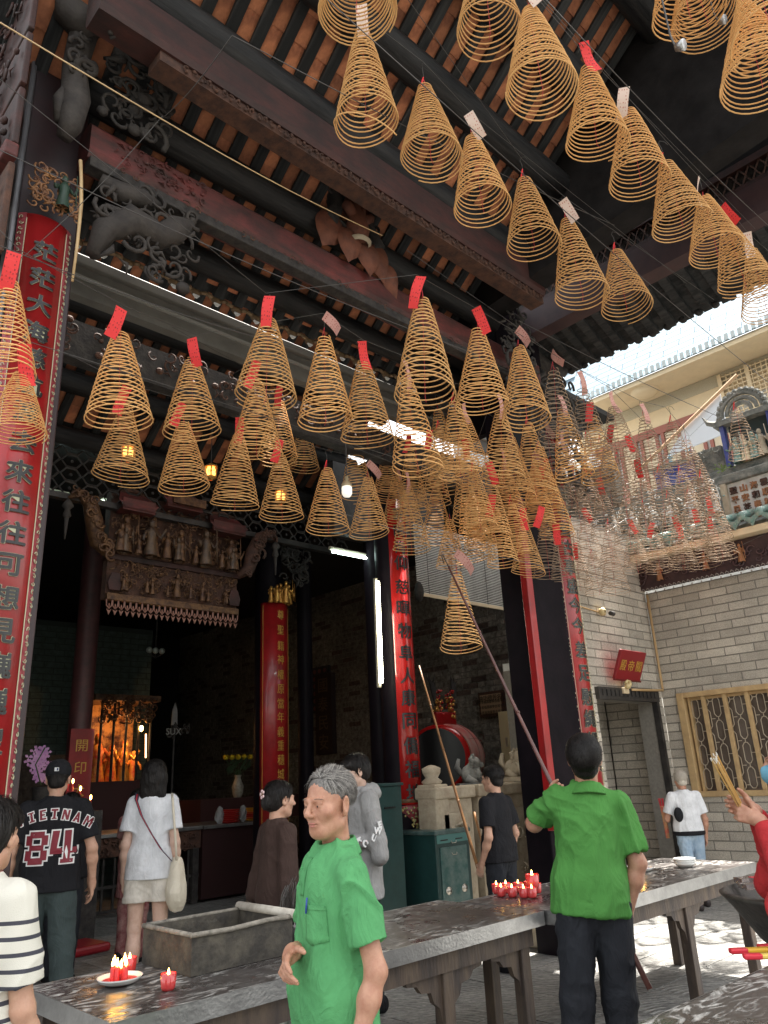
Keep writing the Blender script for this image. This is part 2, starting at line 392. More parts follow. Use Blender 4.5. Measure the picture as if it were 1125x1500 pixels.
# courtyard wall facing the viewer's right (plane X = 10.7), with window hole
cw = thing('courtyard_wall', 'pale grey brick wall with the gold grilled window, right of the courtyard', 'wall')
WY0, WY1, WZ0, WZ1 = 2.2, 5.12, 1.19, 2.48
brick_wall(cw, 'X', 10.7, 1.2, 5.4, 0, 4.02, .40, .118, [BRICKW], MORT, holes=[(WY0, WY1, WZ0, WZ1)], see=(4.4, 2.0), seed=3)
brick_wall(cw, 'X', 10.72, 5.66, 6.34, 0, 2.6, .40, .118, [BRICKW], MORT, see=(6.2, 1.2), seed=5, indiv=60)
# courtyard wall facing the viewer (plane Y = 5.4) with the doorway
dw = thing('doorway_wall', 'pale brick wall with the open doorway under the red sign', 'wall')
DX0, DX1, DZ = 8.92, 10.42, 2.42
brick_wall(dw, 'Y', 5.4, 7.62, 10.69, 0, 4.9, .40, .118, [BRICKW], MORT, holes=[(DX0, DX1, -.01, DZ)], see=(9.2, 2.8), seed=4, indiv=280)
fr = MB().box((DX0-.02, 5.33, DZ-.005), (DX1+.06, 5.42, DZ+.15)).box((DX1-.01, 5.34, 0), (DX1+.055, 5.42, DZ-.006)).build('door_frame', WOODK, dw)
b = MB()
for k in range(14): b.box((DX0+.05+k*.105, 5.315, DZ+.04), (DX0+.10+k*.105, 5.332, DZ+.12))
b.build('dentil', WOODK, fr)
# inner corridor beyond the doorway
iw = thing('corridor_wall', 'plain grey brick wall seen through the open doorway', 'wall')
brick_wall(iw, 'Y', 6.35, 8.6, 10.7, 0, 2.9, .40, .118, [BRICKW], MORT, see=(9.5, 1.2), seed=8, indiv=80)
tag(MB().box((8.6, 5.66, 2.9), (10.7, 6.6, 3.0)).build('corridor_ceiling', WHITEP), kind='structure')
tag(MB().box((8.55, 5.66, 0), (8.68, 6.34, 2.9)).build('corridor_side_wall', BRICKW), 'narrow pale side wall just inside the open doorway', 'wall')
# pipe in the corner
def along(ps, r, name, m, label, cat, parent=None, n=8, smooth=True):
    o = MB().tube(ps, r, n).build(name, m, parent, smooth)
    return tag(o, label, cat) if label else o
GOLDP2 = mat('brass_pipe', (.50, .33, .16), .4, metal=.2)
along([(10.62, 5.33, 3.98), (10.62, 5.33, 2.62), (10.58, 5.31, 2.58), (10.0, 5.31, 2.56), (9.7, 5.31, 2.555)], .018, 'wall_pipe', GOLDP2, 'thin tan pipe running down the brick corner beside the red sign', 'pipe')

# window with gilt grille
wg = thing('grille_window', 'window with gold painted bars and octagon lattice in the grey brick wall', 'window')
GR = mat('tan_grille_paint', (.55, .38, .19), .5, (.42, .28, .14), 8)
GRP = mat('pale_lattice_metal', (.55, .47, .36), .45, metal=.2)
M = wall_M('X', 10.7)
b = MB(); u0, u1 = -WY1, -WY0
b.box((u0-.0, -.04, WZ1-.03), (u1, .14, WZ1+.04), M); b.box((u0-.0, -.04, WZ0-.05), (u1, .16, WZ0+.02), M); b.box((u0-.05, -.045, WZ0-.05), (u0+.05, .14, WZ1+.04), M)
b.build('frame', GR, wg, bev=.006)
b = MB().box((u0+.08, .02, WZ0+.02), (u0+.11, .10, WZ1-.03), M).box((u0+.05, .05, WZ1-.07), (u1, .08, WZ1-.03), M); b.build('inner_frame', GR, wg)
for k in range(9):
    x = u0+.31+k*.30
    MB().box((x-.026, -.01, WZ0+.02), (x+.026, .045, WZ1-.03), M).build('bar', GR, wg, bev=.004)
lat = MB(); lr = .006
def seg(p, q): lat.tube([(p[0], .055, p[1]), (q[0], .055, q[1])], lr, 4, M=M)
nx = 10; cwid = .30; nz = 4; ch = (WZ1-WZ0-.05)/nz
for i in range(nx):
    for half in (0, 1):
        cx = u0+.17+i*cwid+half*.15-.01; w = .047
        for j in range(nz+(half)):
            c0 = WZ0+.02+(j-.5*half+.08)*ch; c1 = c0+ch*.84
            c0 = max(c0, WZ0+.02); c1 = min(c1, WZ1-.05)
            if c1-c0 < .05: continue
            P_ = [(cx-w*.4, c0), (cx-w, c0+.04), (cx-w, c1-.04), (cx-w*.4, c1), (cx+w*.4, c1), (cx+w, c1-.04), (cx+w, c0+.04), (cx+w*.4, c0)]
            for a, c in zip(P_, P_[1:]+P_[:1]): seg(a, c)
            seg((cx+w, (c0+c1)/2), (cx+.15-w, (c0+c1)/2))
            seg((cx, c1), (cx, c1+.16*ch))
stuff(lat.build('lattice', GRP, wg))
MB().box((u0+.05, .10, WZ0+.02), (u1, .11, WZ1-.03), M).build('pane', mat('dusky_window_glass', (.10, .075, .06), .12, (.15, .12, .10), 3, spec=.8), wg)
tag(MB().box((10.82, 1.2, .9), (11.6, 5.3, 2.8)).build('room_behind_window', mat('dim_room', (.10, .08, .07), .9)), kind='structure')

# white end pilaster at far right of wall

# ------------------------------------------------ roof ridge building above the right wall
rb = thing('ridge_roof', 'green glazed eave and dark relief ridge with gold characters above the brick wall', 'roof')
M = wall_M('X', 10.7)
# carved fascia (hangs just in front of the wall) from z 4.03 to 4.45
MB().box((-6.4, -.12, 4.05), (-1.2, -.04, 4.46), M).build('fascia_board', mat('dark_maroon_fascia', (.035, .018, .02), .6, (.06, .03, .03), 8), rb)
b = MB(); rng = random.Random(5)
for k in range(120): scroll(b, rng.uniform(-6.3, -1.3), rng.uniform(4.12, 4.42), rng.uniform(.04, .09), -.13, rng, M, .15)
stuff(b.build('fascia_carving', mat('fascia_relief', (.10, .05, .05), .5, (.05, .03, .035), 8), rb))
b = MB()
for k in range(74):
    x = -6.35+k*.07; b.tube([(x, -.14, 4.04), (x+.02, -.15, 4.065), (x+.045, -.14, 4.045), (x+.035, -.14, 4.02)], .007, 4, M=M)
    if k % 2: b.ell((x, -.14, 4.0), (.012, .008, .016), 5, 4, M)
stuff(b.build('fascia_fringe', mat('pale_fringe', (.28, .24, .22), .6), rb))
FB = mat('fascia_bronze', (.32, .14, .06), .5)
for y in (5.05, 4.35, 3.85): 
    b = MB(); figure(b, -y, 4.14, .26, -.16, random.Random(int(y*10)), M); b.build('carved_figure', FB, rb)
MB().box((-6.6, -.30, 4.47), (-1.2, -.02, 4.56), M).build('eave_board', CREAM, rb)
# glazed drip tiles along the eave: round end + pointed drip
tile_me = []
b = MB(); b.lathe([(0, 0), (.055, 0), (.062, -.02), (.045, -.03), (.03, -.022), (0, -.03)], 12, M=RX(PI/2) @ T(0, 0, 0)); b.tube([(0, 0, 0), (0, .5, .16)], .055, 8)
tile_me.append(b.mesh('round_tile', JADE, True))
b = MB().prism([(-.10, .05), (-.09, -.02), (-.05, -.05), (0, -.12), (.05, -.05), (.09, -.02), (.10, .05), (0, .0)], .03); b.prism([(-.05, -.01), (0, -.08), (.05, -.01)], .012, T(0, -.012, 0)); tile_me.append(b.mesh('drip_tile', JADE))
for k in range(23):
    y = 6.5-k*.235
    inst('round_tile', tile_me[0], rb, (10.36, y, 4.72), (0, 0, -PI/2)); inst('drip_tile', tile_me[1], rb, (10.37, y-.118, 4.67), (0, 0, -PI/2))
b = MB().add([(10.38, 6.6, 4.60), (10.38, 1.2, 4.60), (10.98, 1.2, 4.82), (10.98, 6.6, 4.82)], [(0, 1, 2, 3)]); b.build('roof_slope', mat('sooty_roof_tile', (.09, .10, .095), .8, (.2, .2, .18), 14, bump=.6), rb)
# ridge wall with gilded characters
MB().box((-6.7, .28, 4.72), (-1.2, .60, 5.42), M).build('ridge_panel', WHITEP, rb)
MB().box((-6.7, .22, 5.42), (-1.2, .66, 5.56), M).build('ridge_moulding', CERD, rb, bev=.02)
chars = '聖山海雲天月風花春秋福壽康寧吉祥平安和順興隆光明正德'
k = 0
for row in range(4):
    for c in range(16):
        y = 3.92-c*.145; 
        put_text(chars[k % len(chars)], .115, FB if k % 3 else CARVB, rb, (10.968, y, 5.30-row*.145), (0, 0, -PI/2), ext=.012, off=.003); k += 1
MB().box((-4.08, .20, 4.76), (-4.00, .3, 5.42), M).build('panel_post', STONE, rb)
MB().box((-6.7, .16, 4.74), (-4.08, .29, 5.42), M).build('relief_panel', CERD, rb)
b = MB(); carving(b, -6.6, -4.1, 4.8, 5.4, .14, 90, 11, 12, (.03, .08), M); stuff(b.build('relief', CERAM, rb))
b = MB(); carving(b, -6.6, -4.0, 5.0, 5.5, .12, 50, 12, 8, (.03, .06), M); stuff(b.build('pale_relief', WHITEP, rb))
b = MB(); carving(b, -6.6, -4.0, 4.8, 5.3, .13, 30, 13, 5, (.03, .06), M); stuff(b.build('green_relief', JADE, rb))
# upper storey: pavilion niche with figures, arched top
MB().box((-6.7, .34, 5.56), (-1.2, .62, 5.70), M).build('upper_ledge', CERD, rb, bev=.03)
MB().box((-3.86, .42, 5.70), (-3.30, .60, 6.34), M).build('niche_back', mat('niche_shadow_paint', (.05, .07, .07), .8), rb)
for u in (-3.92, -3.24): MB().box((u-.03, .30, 5.70), (u+.03, .42, 6.36), M).build('niche_post', COBALT, rb)
b = MB(); MB.box(b, (-4.02, .26, 6.34), (-3.14, .62, 6.42), M)
for sg in (-1, 1): b.tube([(-3.58+sg*.40, .3, 6.40), (-3.58+sg*.52, .3, 6.46), (-3.58+sg*.58, .3, 6.58)], [.05, .04, .012], 6, M=M)
b.build('niche_roof', CERD, rb)
b = MB()
for i, rr in enumerate((.30, .22, .14)):
    b.tube([(-3.58+rr*math.cos(PI*t/10), .3+i*.0, 6.46+rr*1.0*math.sin(PI*t/10)) for t in range(11)], .035, 6, M=M)
for t in range(14):
    a = PI*t/13; b.ell((-3.58+.34*math.cos(a), .3, 6.46+.34*math.sin(a)), (.05, .05, .05), 6, 4, M)
b.build('arched_crest', CERD, rb)
for k_, (u, mm) in enumerate(((-3.78, JADE), (-3.66, CREAM), (-3.54, JADE), (-3.42, STONE))):
    b = MB(); figure(b, u, 5.71, .42, .34, random.Random(k_), M); b.build('ceramic_figure', mm, rb, True)
for k_, u in enumerate((-2.95, -2.75)):
    b = MB(); figure(b, u, 5.71, .50, .34, random.Random(9+k_), M); b.build('ceramic_figure', WHITEP, rb, True)
MB().box((-4.45, .40, 5.70), (-4.02, .58, 6.10), M).build('scroll_panel', CERD, rb)
b = MB(); carving(b, -4.42, -4.05, 5.74, 6.08, .38, 22, 21, 0, (.03, .06), M); stuff(b.build('scroll_relief', CERD, rb))
for (u, w) in ((-4.95, .17), (-4.62, .15)): MB().box((u-w, .42, 5.60), (u+w, .56, 6.02), M).build('blue_panel', COBALT, rb)
MB().box((-5.2, .40, 6.02), (-4.4, .58, 6.09), M).build('panel_coping', CERD, rb)
for k_, u in enumerate((-4.86, -4.52)):
    b = MB(); figure(b, u, 6.09, .20, .5, random.Random(19+k_), M); b.build('bird_finial', mat('blue_grey_glaze', (.2, .32, .36), .4), rb, True)
b = MB(); carving(b, -6.7, -5.2, 5.55, 5.95, .4, 50, 31, 5, (.04, .09), M); stuff(b.build('ridge_figures', CERAM, rb))
b = MB(); rng = random.Random(3)
for k in range(70):
    c = Vector((rng.gauss(-3.98, .06), .2+rng.uniform(-.05, .05), 5.62+abs(rng.gauss(0, .05)))); a = rng.uniform(0, 2*PI)
    b.add([c, c+Vector((.03*math.cos(a), -.01, .03*math.sin(a))), c+Vector((.012*math.cos(a+1.2), -.01, .035*math.sin(a+1.2)))], [(0, 1, 2)], M)
stuff(b.build('ridge_weeds', mat('ridge_weed', (.12, .18, .04), .7), rb))

# ------------------------------------------------ modern building behind
nb = thing('tiled_building', 'cream modern building with blue tiled roof and red brown windows behind the temple', 'building')
M = wall_M('X', 15.0)
MB().box((-9.5, 0, 3), (1, .3, 8.52), M).build('wall', WHITEP, nb)
MB().box((-8.6, -.95, 9.2), (1, .30, 9.32), M).build('soffit', CREAM, nb)
MB().box((-8.6, -.05, 8.92), (1, .0, 9.19), M).build('cornice', mat('mottled_frieze', (.50, .45, .34), .8, (.38, .34, .25), 60, bump=.6), nb)
MB().box((-8.6, -.04, 8.52), (1, .30, 8.92), M).build('lintel', CREAM, nb)
b = MB(); b.lathe([(0, -.10), (.16, -.09), (.27, -.05), (.30, 0)], 24, (14.45, 6.55, 9.2)); b.build('ceiling_lamp', mat('lamp_cream', (.75, .62, .42), .5), nb, True)
# mansard of blue tiles: plane leaning away above the soffit
MB().add([(-8.6, -1.0, 9.30), (1, -1.0, 9.30), (1, 1.6, 13.8), (-8.6, 1.6, 13.8)], [(0, 1, 2, 3)], M).build('mansard', mat('blue_tile_bed', (.13, .19, .24), .8), nb)
tb = MB(); N = Vector((0, -4.5, 2.6)).normalized(); D = Vector((0, 2.6, 4.5)).normalized(); k = 0; ang = math.atan2(2.6, 4.5)
rest = MB()
for r_ in range(22):
    for c in range(14):
        u = -8.55+c*.66+(r_ % 2)*.33; w = .20
        M2 = M @ T(u, -1.0, 9.30) @ T(*(D*r_*w)) @ RX(-ang)
        tgt = MB() if (k < 260 and c < 12) else rest
        tgt.box((.006, -.022, .004), (.654, .0, w-.008), M2)
        if tgt is not rest: tgt.build('roof_tile', BLUET, nb); k += 1
stuff(rest.build('roof_tiling', BLUET, nb))
b = MB()
for k in range(70): b.box((-8.6+k*.13, -1.03, 9.32), (-8.6+k*.13+.07, -1.0, 9.46), M)
stuff(b.build('tile_edge_course', mat('pale_edge_tile', (.45, .50, .50), .6), nb))
# windows
b = MB().box((-8.2, -.06, 8.36), (-5.15, .0, 8.53), M); b.build('window_head', REDBR, nb)
for i in range(6):
    u = -8.1+i*.5
    w = MB().box((u, -.055, 7.2), (u+.07, -.0, 8.36), M).box((u+.36, -.055, 7.2), (u+.43, 0, 8.36), M).build('window', REDBR, nb)
    MB().box((u+.08, -.02, 7.2), (u+.35, -.003, 8.35), M).build('pane', mat('cream_pane', (.62, .52, .36), .3), w)
b = MB()
for i in range(13):
    b.box((-5.12+i*.10, -.10, 7.7), (-5.12+i*.10+.02, -.07, 9.1), M)
for j in range(15): b.box((-5.14, -.115, 7.72+j*.095), (-3.8, -.095, 7.74+j*.095), M)
b.box((-5.18, -.13, 7.6), (-5.10, -.06, 9.12), M); b.box((-4.62, -.13, 7.6), (-4.54, -.06, 9.12), M)
b.build('cream_lattice_screen', CREAM, nb)
# white house and turquoise wall farther left
wh = thing('white_house', 'white house with turquoise wall seen between the coils beside the red column', 'building')
MB().box((13.0, 7.9, 2.0), (13.3, 10.8, 9.2)).build('wall', WHITEP, wh)
MB().box((12.9, 8.35, 5.9), (12.98, 9.15, 6.75)).build('turquoise_wall', TURQ, wh)
MB().box((12.9, 7.95, 6.3), (12.98, 8.25, 7.0)).build('turquoise_wall', TURQ, wh)
MB().box((12.88, 8.9, 7.1), (12.98, 9.3, 7.6)).build('window', REDBR, wh)
aw = MB().add([(12.2, 4.9, 7.1), (12.2, 5.35, 6.65), (12.2, 4.25, 6.72), (12.2, 4.25, 7.45), (12.23, 4.9, 7.1), (12.23, 5.35, 6.65), (12.23, 4.25, 6.72), (12.23, 4.25, 7.45)], [(0, 1, 2, 3), (7, 6, 5, 4), (0, 4, 5, 1), (1, 5, 6, 2), (2, 6, 7, 3), (3, 7, 4, 0)]).build('awning', mat('white_canvas', (.75, .78, .82), .7)); tag(aw, 'white triangular canvas awning in front of the red brown windows', 'awning')
tag(MB().tube([(12.15, 3.9, 7.62), (12.15, 5.9, 6.55)], .03, 6).build('awning_pole', mat('orange_pole', (.55, .35, .2), .5)), 'pale wooden pole under the white canvas awning', 'pole')

def ray(px, py): return CF + CR*((px-562.5)/FPX) - CU*((py-750)/FPX)
def at(px, py, X=None, Y=None, Z=None):
    d = ray(px, py); t = X/d.x if X is not None else (Y/d.y if Y is not None else (Z-EYE)/d.z)
    return Vector((0, 0, EYE))+d*t
# ================================================================== TIMBER PORCH ROOF
SLOPE = .78; SA = math.atan(SLOPE)
def roof_z(y, c=6.68, y0=4.5): return c-SLOPE*(y-y0)
def tile_mesh(L, w):
    b = MB(); n = 4; v = []; f = []
    for j, (yy, dz) in enumerate(((-L/2, .0), (L/2+.02, -.016))):
        for i in range(n+1):
            u = -1+2*i/n; v.append((u*w/2, yy, dz+.012*u*u))
    for i in range(n+1):
        u = -1+2*i/n; v.append((u*w/2, L/2+.02, -.016+.012*u*u+.014))
    for i in range(n): f.append((i, i+n+1, i+n+2, i+1)); f.append((i+n+1, i+2*n+2, i+2*n+3, i+n+2))
    return b.add(v, f)
def roof(name, label, x0, x1, ya, yb, c, y0, focus, indiv, sp=.223, L=.235, cat='roof'):
    t = thing(name, label, cat); rng = random.Random(int(ya*10))
    Rm = RX(-SA)
    raf = MB().box((-.047, -.5, -.0), (.047, .5, .06)).mesh('rafter', RAFT)
    ln = (yb-ya)/math.cos(SA); n = int((x1-x0)/sp); me = tile_mesh(L, sp-.088).mesh('roof_tile', TILE)
    ym = (ya+yb)/2
    for i in range(n+1):
        x = x0+i*sp; inst('rafter', raf, t, (x, ym, roof_z(ym, c, y0)), (-SA, 0, 0), (1, ln, 1))
    cells = []
    m_ = int(ln/L)
    for i in range(n):
        for j in range(m_):
            y = ya+(j+.5)*L*math.cos(SA); cells.append((x0+(i+.5)*sp, y))
    cells.sort(key=lambda q: (q[0]-focus[0])**2+(q[1]-focus[1])**2)
    rest = MB()
    for k, (x, y) in enumerate(cells):
        z = roof_z(y, c, y0)+.040+rng.uniform(-.004, .004)
        if k < indiv: inst('roof_tile', me, t, (x+rng.uniform(-.004, .004), y, z), (-SA+rng.uniform(-.02, .02), rng.uniform(-.03, .03), rng.uniform(-.02, .02)))
        else:
            tm = tile_mesh(L, sp-.088); rest.add(tm.v, tm.f, T(x, y, z) @ Rm)
    if rest.v: stuff(rest.build('roof_tiling', TILE, t))
    # roof deck above the tiles keeps daylight out
    dk = MB().box((x0-.2, -.5, .09), (x1+.2, .5, .12), T(0, ym, roof_z(ym, c, y0)) @ Rm @ Matrix.Diagonal((1, ln, 1, 1))); dk.build('roof_deck', RAFT, t)
    return t
pr = roof('porch_roof', 'timber porch roof with orange clay tiles between black rafters over the incense coils', 1.0, 6.0, .9, 5.42, 6.68, 4.5, (3.6, 3.7), 300)
def purlin(y, r, x0=1.5, x1=6.3, z=None, parent=pr, name='purlin', m=LOGK, c=6.68, y0=4.5):
    z = z if z is not None else roof_z(y, c, y0)-r/math.cos(SA)-.004
    return MB().tube([(x0+(x1-x0)*i/8, y, z+.004*math.sin(i*2.1)) for i in range(9)], [r*(1+.03*math.sin(i*1.7)) for i in range(9)], 18).build(name, m, parent, True)
for y, r in ((4.5, .135), (3.88, .17), (3.27, .15), (2.62, .17), (1.95, .15), (1.3, .16)): purlin(y, r)
purlin(5.12, .12)
# ridge side of the roof
MB().box((.8, .55, 9.38), (6.3, .92, 9.6)).build('ridge_beam', LOGK, pr)
# gable frame at the right end
gb = MB(); gx = 6.02
gb.prism([(.6, 9.9), (5.6, 6.0), (5.6, 5.72), (4.4, 6.5), (.6, 6.9)], .30, T(gx+.30, 0, 0) @ RZ(PI/2)); gb.build('gable_boarding', mat('soot_black_boarding', (.008, .007, .007), .75, (.018, .016, .016), 3, bump=.4, bscale=12, spec=.15), pr)
# beams between the two front pillars
tb = thing('tie_beam', 'long dull red tie beam between the two front pillars, lower of the two red beams', 'beam')
bz0, bz1 = 5.87, 6.185
b = MB(); prof = [(-.12, bz0+.06), (-.09, bz0), (.09, bz0), (.12, bz0+.06), (.12, bz1-.05), (.08, bz1), (-.08, bz1), (-.12, bz1-.05)]
b.prism(prof, 5.45, T(7.0, 4.52, 0) @ RZ(PI/2)); b.build('beam', BEAMR, tb)
MB().box((1.56, 4.395, bz0-.09), (6.98, 4.50, bz0-.004)).build('lower_moulding', CARVK, tb, bev=.008)
b = MB(); rng = random.Random(8)
for k in range(60):
    x = 1.8+k*.085; scroll(b, x, bz0-.03, .035 if k % 6 < 2 else .018, 4.375, rng)
stuff(b.build('vine_carving', CARVB, tb))
b = MB(); carving(b, 1.6, 2.5, bz0+.06, bz1-.06, 4.40, 46, 12, 0, (.02, .04)); stuff(b.build('beam_end_carving', BEAMR, tb))
ub = thing('upper_beam', 'upper maroon beam with a pierced vine border under the thick black log', 'beam')
b = MB(); prof = [(-.10, 6.47), (.10, 6.47), (.12, 6.52), (.12, 6.80), (-.12, 6.80), (-.12, 6.52)]
b.prism(prof, 5.0, T(6.3, 3.88, 0) @ RZ(PI/2)); b.build('beam', BEAMR2, ub)
MB().box((1.75, 3.80, 6.385), (6.3, 3.97, 6.472)).build('vine_board', CARVB, ub)
b = MB(); rng = random.Random(18)
for k in range(70): scroll(b, 1.95+k*.062, 6.43, .032, 3.79, rng, None, .2)
for k in range(70): b.ell((1.95+k*.062, 3.785, 6.43+(.02 if k % 2 else -.02)), (.015, .012, .015), 6, 4)
stuff(b.build('vine_carving', CARVB, ub))
# carved king-post between the beams: dark leaves, orange lotus centre
kp = thing('carved_bracket', 'carved lotus bracket with orange petals standing on the red beam', 'carving', (4.05, 4.42, 6.19))
b = MB(); rng = random.Random(4)
ORC = mat('faded_orange_paint', (.19, .065, .035), .75, (.10, .035, .022), 8, bump=.4)
for sg in (-1, 1):
    b.tube([(sg*.10, -.02, .80), (sg*.24, -.03, .66), (sg*.20, -.03, .48), (sg*.30, -.02, .30), (sg*.20, -.02, .18)], [.03, .09, .07, .10, .06], 8)
    for k in range(5): scroll(b, sg*rng.uniform(.14, .30), rng.uniform(.2, .78), .09, -.05, rng, None, .22)
b.build('dark_leaf', CARVK, kp, True)
b = MB()
b.tube([(0, -.08, .16), (0, -.10, .30), (0, -.10, .46), (-.01, -.08, .64), (0, -.06, .80)], [.09, .12, .09, .11, .04], 9)
for sg in (-1, 1): b.tube([(sg*.05, -.12, .42), (sg*.14, -.12, .50), (sg*.12, -.10, .60)], [.05, .06, .02], 7)
b.build('lotus_stem', ORC, kp, True)
def petal(x, z, w, h, rot, y):
    n = 14; P_ = []
    for k in range(n):
        a = 2*PI*k/n; u = math.sin(a)*w*(1-.25*math.cos(a)); q = -math.cos(a)*h; P_.append((u, q-(.05 if k == 0 else 0)))
    v = [(u, 0, q) for u, q in P_]+[(u*.7, -.05, q*.7) for u, q in P_]+[(0, -.065, 0)]
    f = [(k, (k+1) % n, n+(k+1) % n, n+k) for k in range(n)]+[(n+k, n+(k+1) % n, 2*n) for k in range(n)]
    MB().add(v, f, T(x, y, z) @ RY(rot)).build('petal', ORC, kp, True)
for x, z, w, h, r_, y in ((-.30, .20, .17, .20, .35, -.04), (.30, .14, .16, .20, -.35, -.04), (-.10, .10, .15, .17, .1, -.09), (.13, .06, .15, .16, -.1, -.09), (.46, .02, .13, .17, -.5, -.02)): petal(x, z, w, h, r_, y)
MB().lathe([(.10, 0), (.13, .03), (.10, .06)], 14, (0, -.10, .12)).build('lotus_ring', STONE, kp, True)
# dark tiered bracket arms at both ends of the roof
def bracket(label, x0, x1, y, z0, z1, seed, m=CARVK, n=60, s=(.06, .13)):
    t = thing('carved_bracket', label, 'carving', ((x0+x1)/2, y, z0)); b = MB(); w = (x1-x0)/2
    carving(b, -w, w, 0, z1-z0, -.02, n, seed, 0, s); stuff(b.build('scrollwork', m, t, True)); MB().box((-w, .0, 0), (w, .10, z1-z0)).build('backing_board', m, t) if seed % 2 else None
    return t
bracket('black tiered scroll bracket filling the corner where both beams meet the left pillar', 1.58, 2.05, 4.35, 6.2, 6.9, 2, CARVK, 50)
bracket('black scroll bracket above the tall carved corbel at the left end of the log', 1.5, 2.0, 3.95, 6.5, 7.15, 4, CARVK, 40)
bracket('large black scroll bracket below the right end of the red beams', 6.1, 6.7, 4.3, 5.0, 6.6, 6, CARVK, 90)
bracket('black scroll bracket hanging beyond the right pillar under the eave', 6.9, 7.9, 4.55, 4.75, 6.2, 8, CARVK, 110, (.08, .16))
sc_ = bracket('brown carved scroll corbel under the lower beam beside the red couplet board', 1.62, 2.40, 4.42, 5.05, 5.74, 10, CARVG, 46, (.05, .11))
MB().tube([(-.36, 0, .02), (-.30, -.01, .25), (-.12, -.02, .42), (.10, -.02, .40), (.22, -.02, .52), (.36, 0, .66)], [.05, .09, .12, .10, .11, .05], 9).build('main_scroll', CARVG, sc_, True)
MB().tube([(-.36, 0, .66), (-.2, -.02, .62), (-.05, -.02, .66), (.1, 0, .68)], [.05, .08, .07, .04], 8).build('upper_scroll', CARVG, sc_, True)
cb = thing('carved_corbel', 'tall grey carved acanthus corbel hanging from the top of the left pillar', 'carving', (1.36, 4.36, 5.8))
b = MB()
b.tube([(-.02, -.05, .0), (.0, -.10, .10), (.02, -.08, .35), (.0, -.05, .65), (.03, -.06, 1.0), (.10, -.08, 1.4), (.16, -.1, 1.9)], [.05, .08, .10, .085, .10, .12, .15], 10)
b.tube([(-.07, -.07, .10), (-.085, -.08, .28), (-.06, -.08, .4)], [.03, .045, .02], 7)
rng = random.Random(5)
for k in range(14): scroll(b, rng.uniform(-.04, .08), rng.uniform(.3, 1.3), rng.uniform(.05, .09), -.14, rng, None, .3)
b.build('acanthus', CARVG, cb, True)
MB().tube([(-.15, -.1, 1.2), (-.10, -.12, 1.05), (.0, -.12, 1.0), (.1, -.1, 1.1)], [.06, .12, .14, .08], 9).build('console', CARVG, cb, True)

MB().box((7.02, -2.0, 7.285), (7.10, 5.3, 10.2)).box((6.3, -2.0, 9.9), (7.1, 5.3, 10.0)).build('upper_gable_wall', mat('soot_black_boarding', (.016, .014, .014), .7), pr)
# eave on the courtyard side with its own tiles, frieze along Y
fz = thing('side_frieze', 'dark red pierced lattice frieze beam above the courtyard eave', 'beam')
M = wall_M('X', 7.0)
MB().box((-4.6, -.03, 6.92), (-.2, .08, 7.0), M).box((-4.6, -.03, 7.20), (-.2, .08, 7.28), M).build('rail', BEAMR2, fz)
MB().box((-4.6, .03, 7.0), (-.2, .06, 7.2), M).build('backing', CARVK, fz)
b = MB()
for k in range(42):
    u = -4.5+k*.10; b.tube([(u, -.01, 7.01), (u+.05, -.01, 7.10), (u, -.01, 7.19)], .010, 4, M=M); b.tube([(u+.09, -.01, 7.01), (u+.04, -.01, 7.10), (u+.09, -.01, 7.19)], .010, 4, M=M)
stuff(b.build('lattice', CARVB, fz))
MB().box((-4.7, -.08, 6.55), (-.2, .14, 6.915), M).build('beam', mat('near_black_maroon', (.03, .012, .014), .6, (.05, .02, .02), 5), fz)
ev = thing('courtyard_eave', 'black wavy tiled eave against the pale blue roof, edge of the open courtyard', 'roof')
se = .42
b = MB(); 
def ez(x): return 7.25-se*(x-7.0)
b.box((7.05, -2.0, 0), (8.32, 5.2, .03), Matrix(((1, 0, 0, 0), (0, 1, 0, 0), (-se, 0, 1, 7.25+se*7.0), (0, 0, 0, 1)))); b.build('eave_deck', RAFT, ev)
rme = MB().box((0, -.05, -.07), (1.22, .05, -.002), Matrix(((1, 0, 0, 0), (0, 1, 0, 0), (-se, 0, 1, 0), (0, 0, 0, 1)))).mesh('rafter', RAFT)
for k in range(26): inst('rafter', rme, ev, (7.07, 4.6-k*.223, 7.22))
tme = MB().box((-.09, -.055, -.008), (.09, .055, .004)).mesh('eave_tile', TILE)
for k in range(25):
    for j in range(3): inst('eave_tile', tme, ev, (7.15+j*.2, 4.49-k*.223, ez(7.15+j*.2)-.012), (0, math.atan(se), 0))
b = MB(); pts = []
for k in range(70):
    y = 4.74-k*.1; b.ell((8.33, y, 6.71+(.03 if k % 2 else -.01)), (.06, .055, .045), 7, 5)
b.build('wavy_tile_edge', RAFT, ev, True)
MB().tube([(8.2, 4.78, 6.66), (7.9, 4.86, 6.62), (7.4, 4.9, 6.75), (7.1, 4.9, 7.1)], [.08, .12, .14, .12], 8).build('hip_beam', CARVK, ev, True)
MB().box((7.05, 4.5, 5.2), (7.2, 4.72, 7.2)).build('hanging_post', BLACKP, ev)
MB().box((7.02, 4.73, 5.6), (7.12, 5.6, 7.6)).box((6.2, 5.3, 5.9), (7.2, 5.4, 7.6)).box((5.9, 5.35, 6.6), (7.2, 6.3, 6.66)).build('corner_boarding_sun_block', BLACKP, ev)  # last flat box is added to block the sun from the gutter

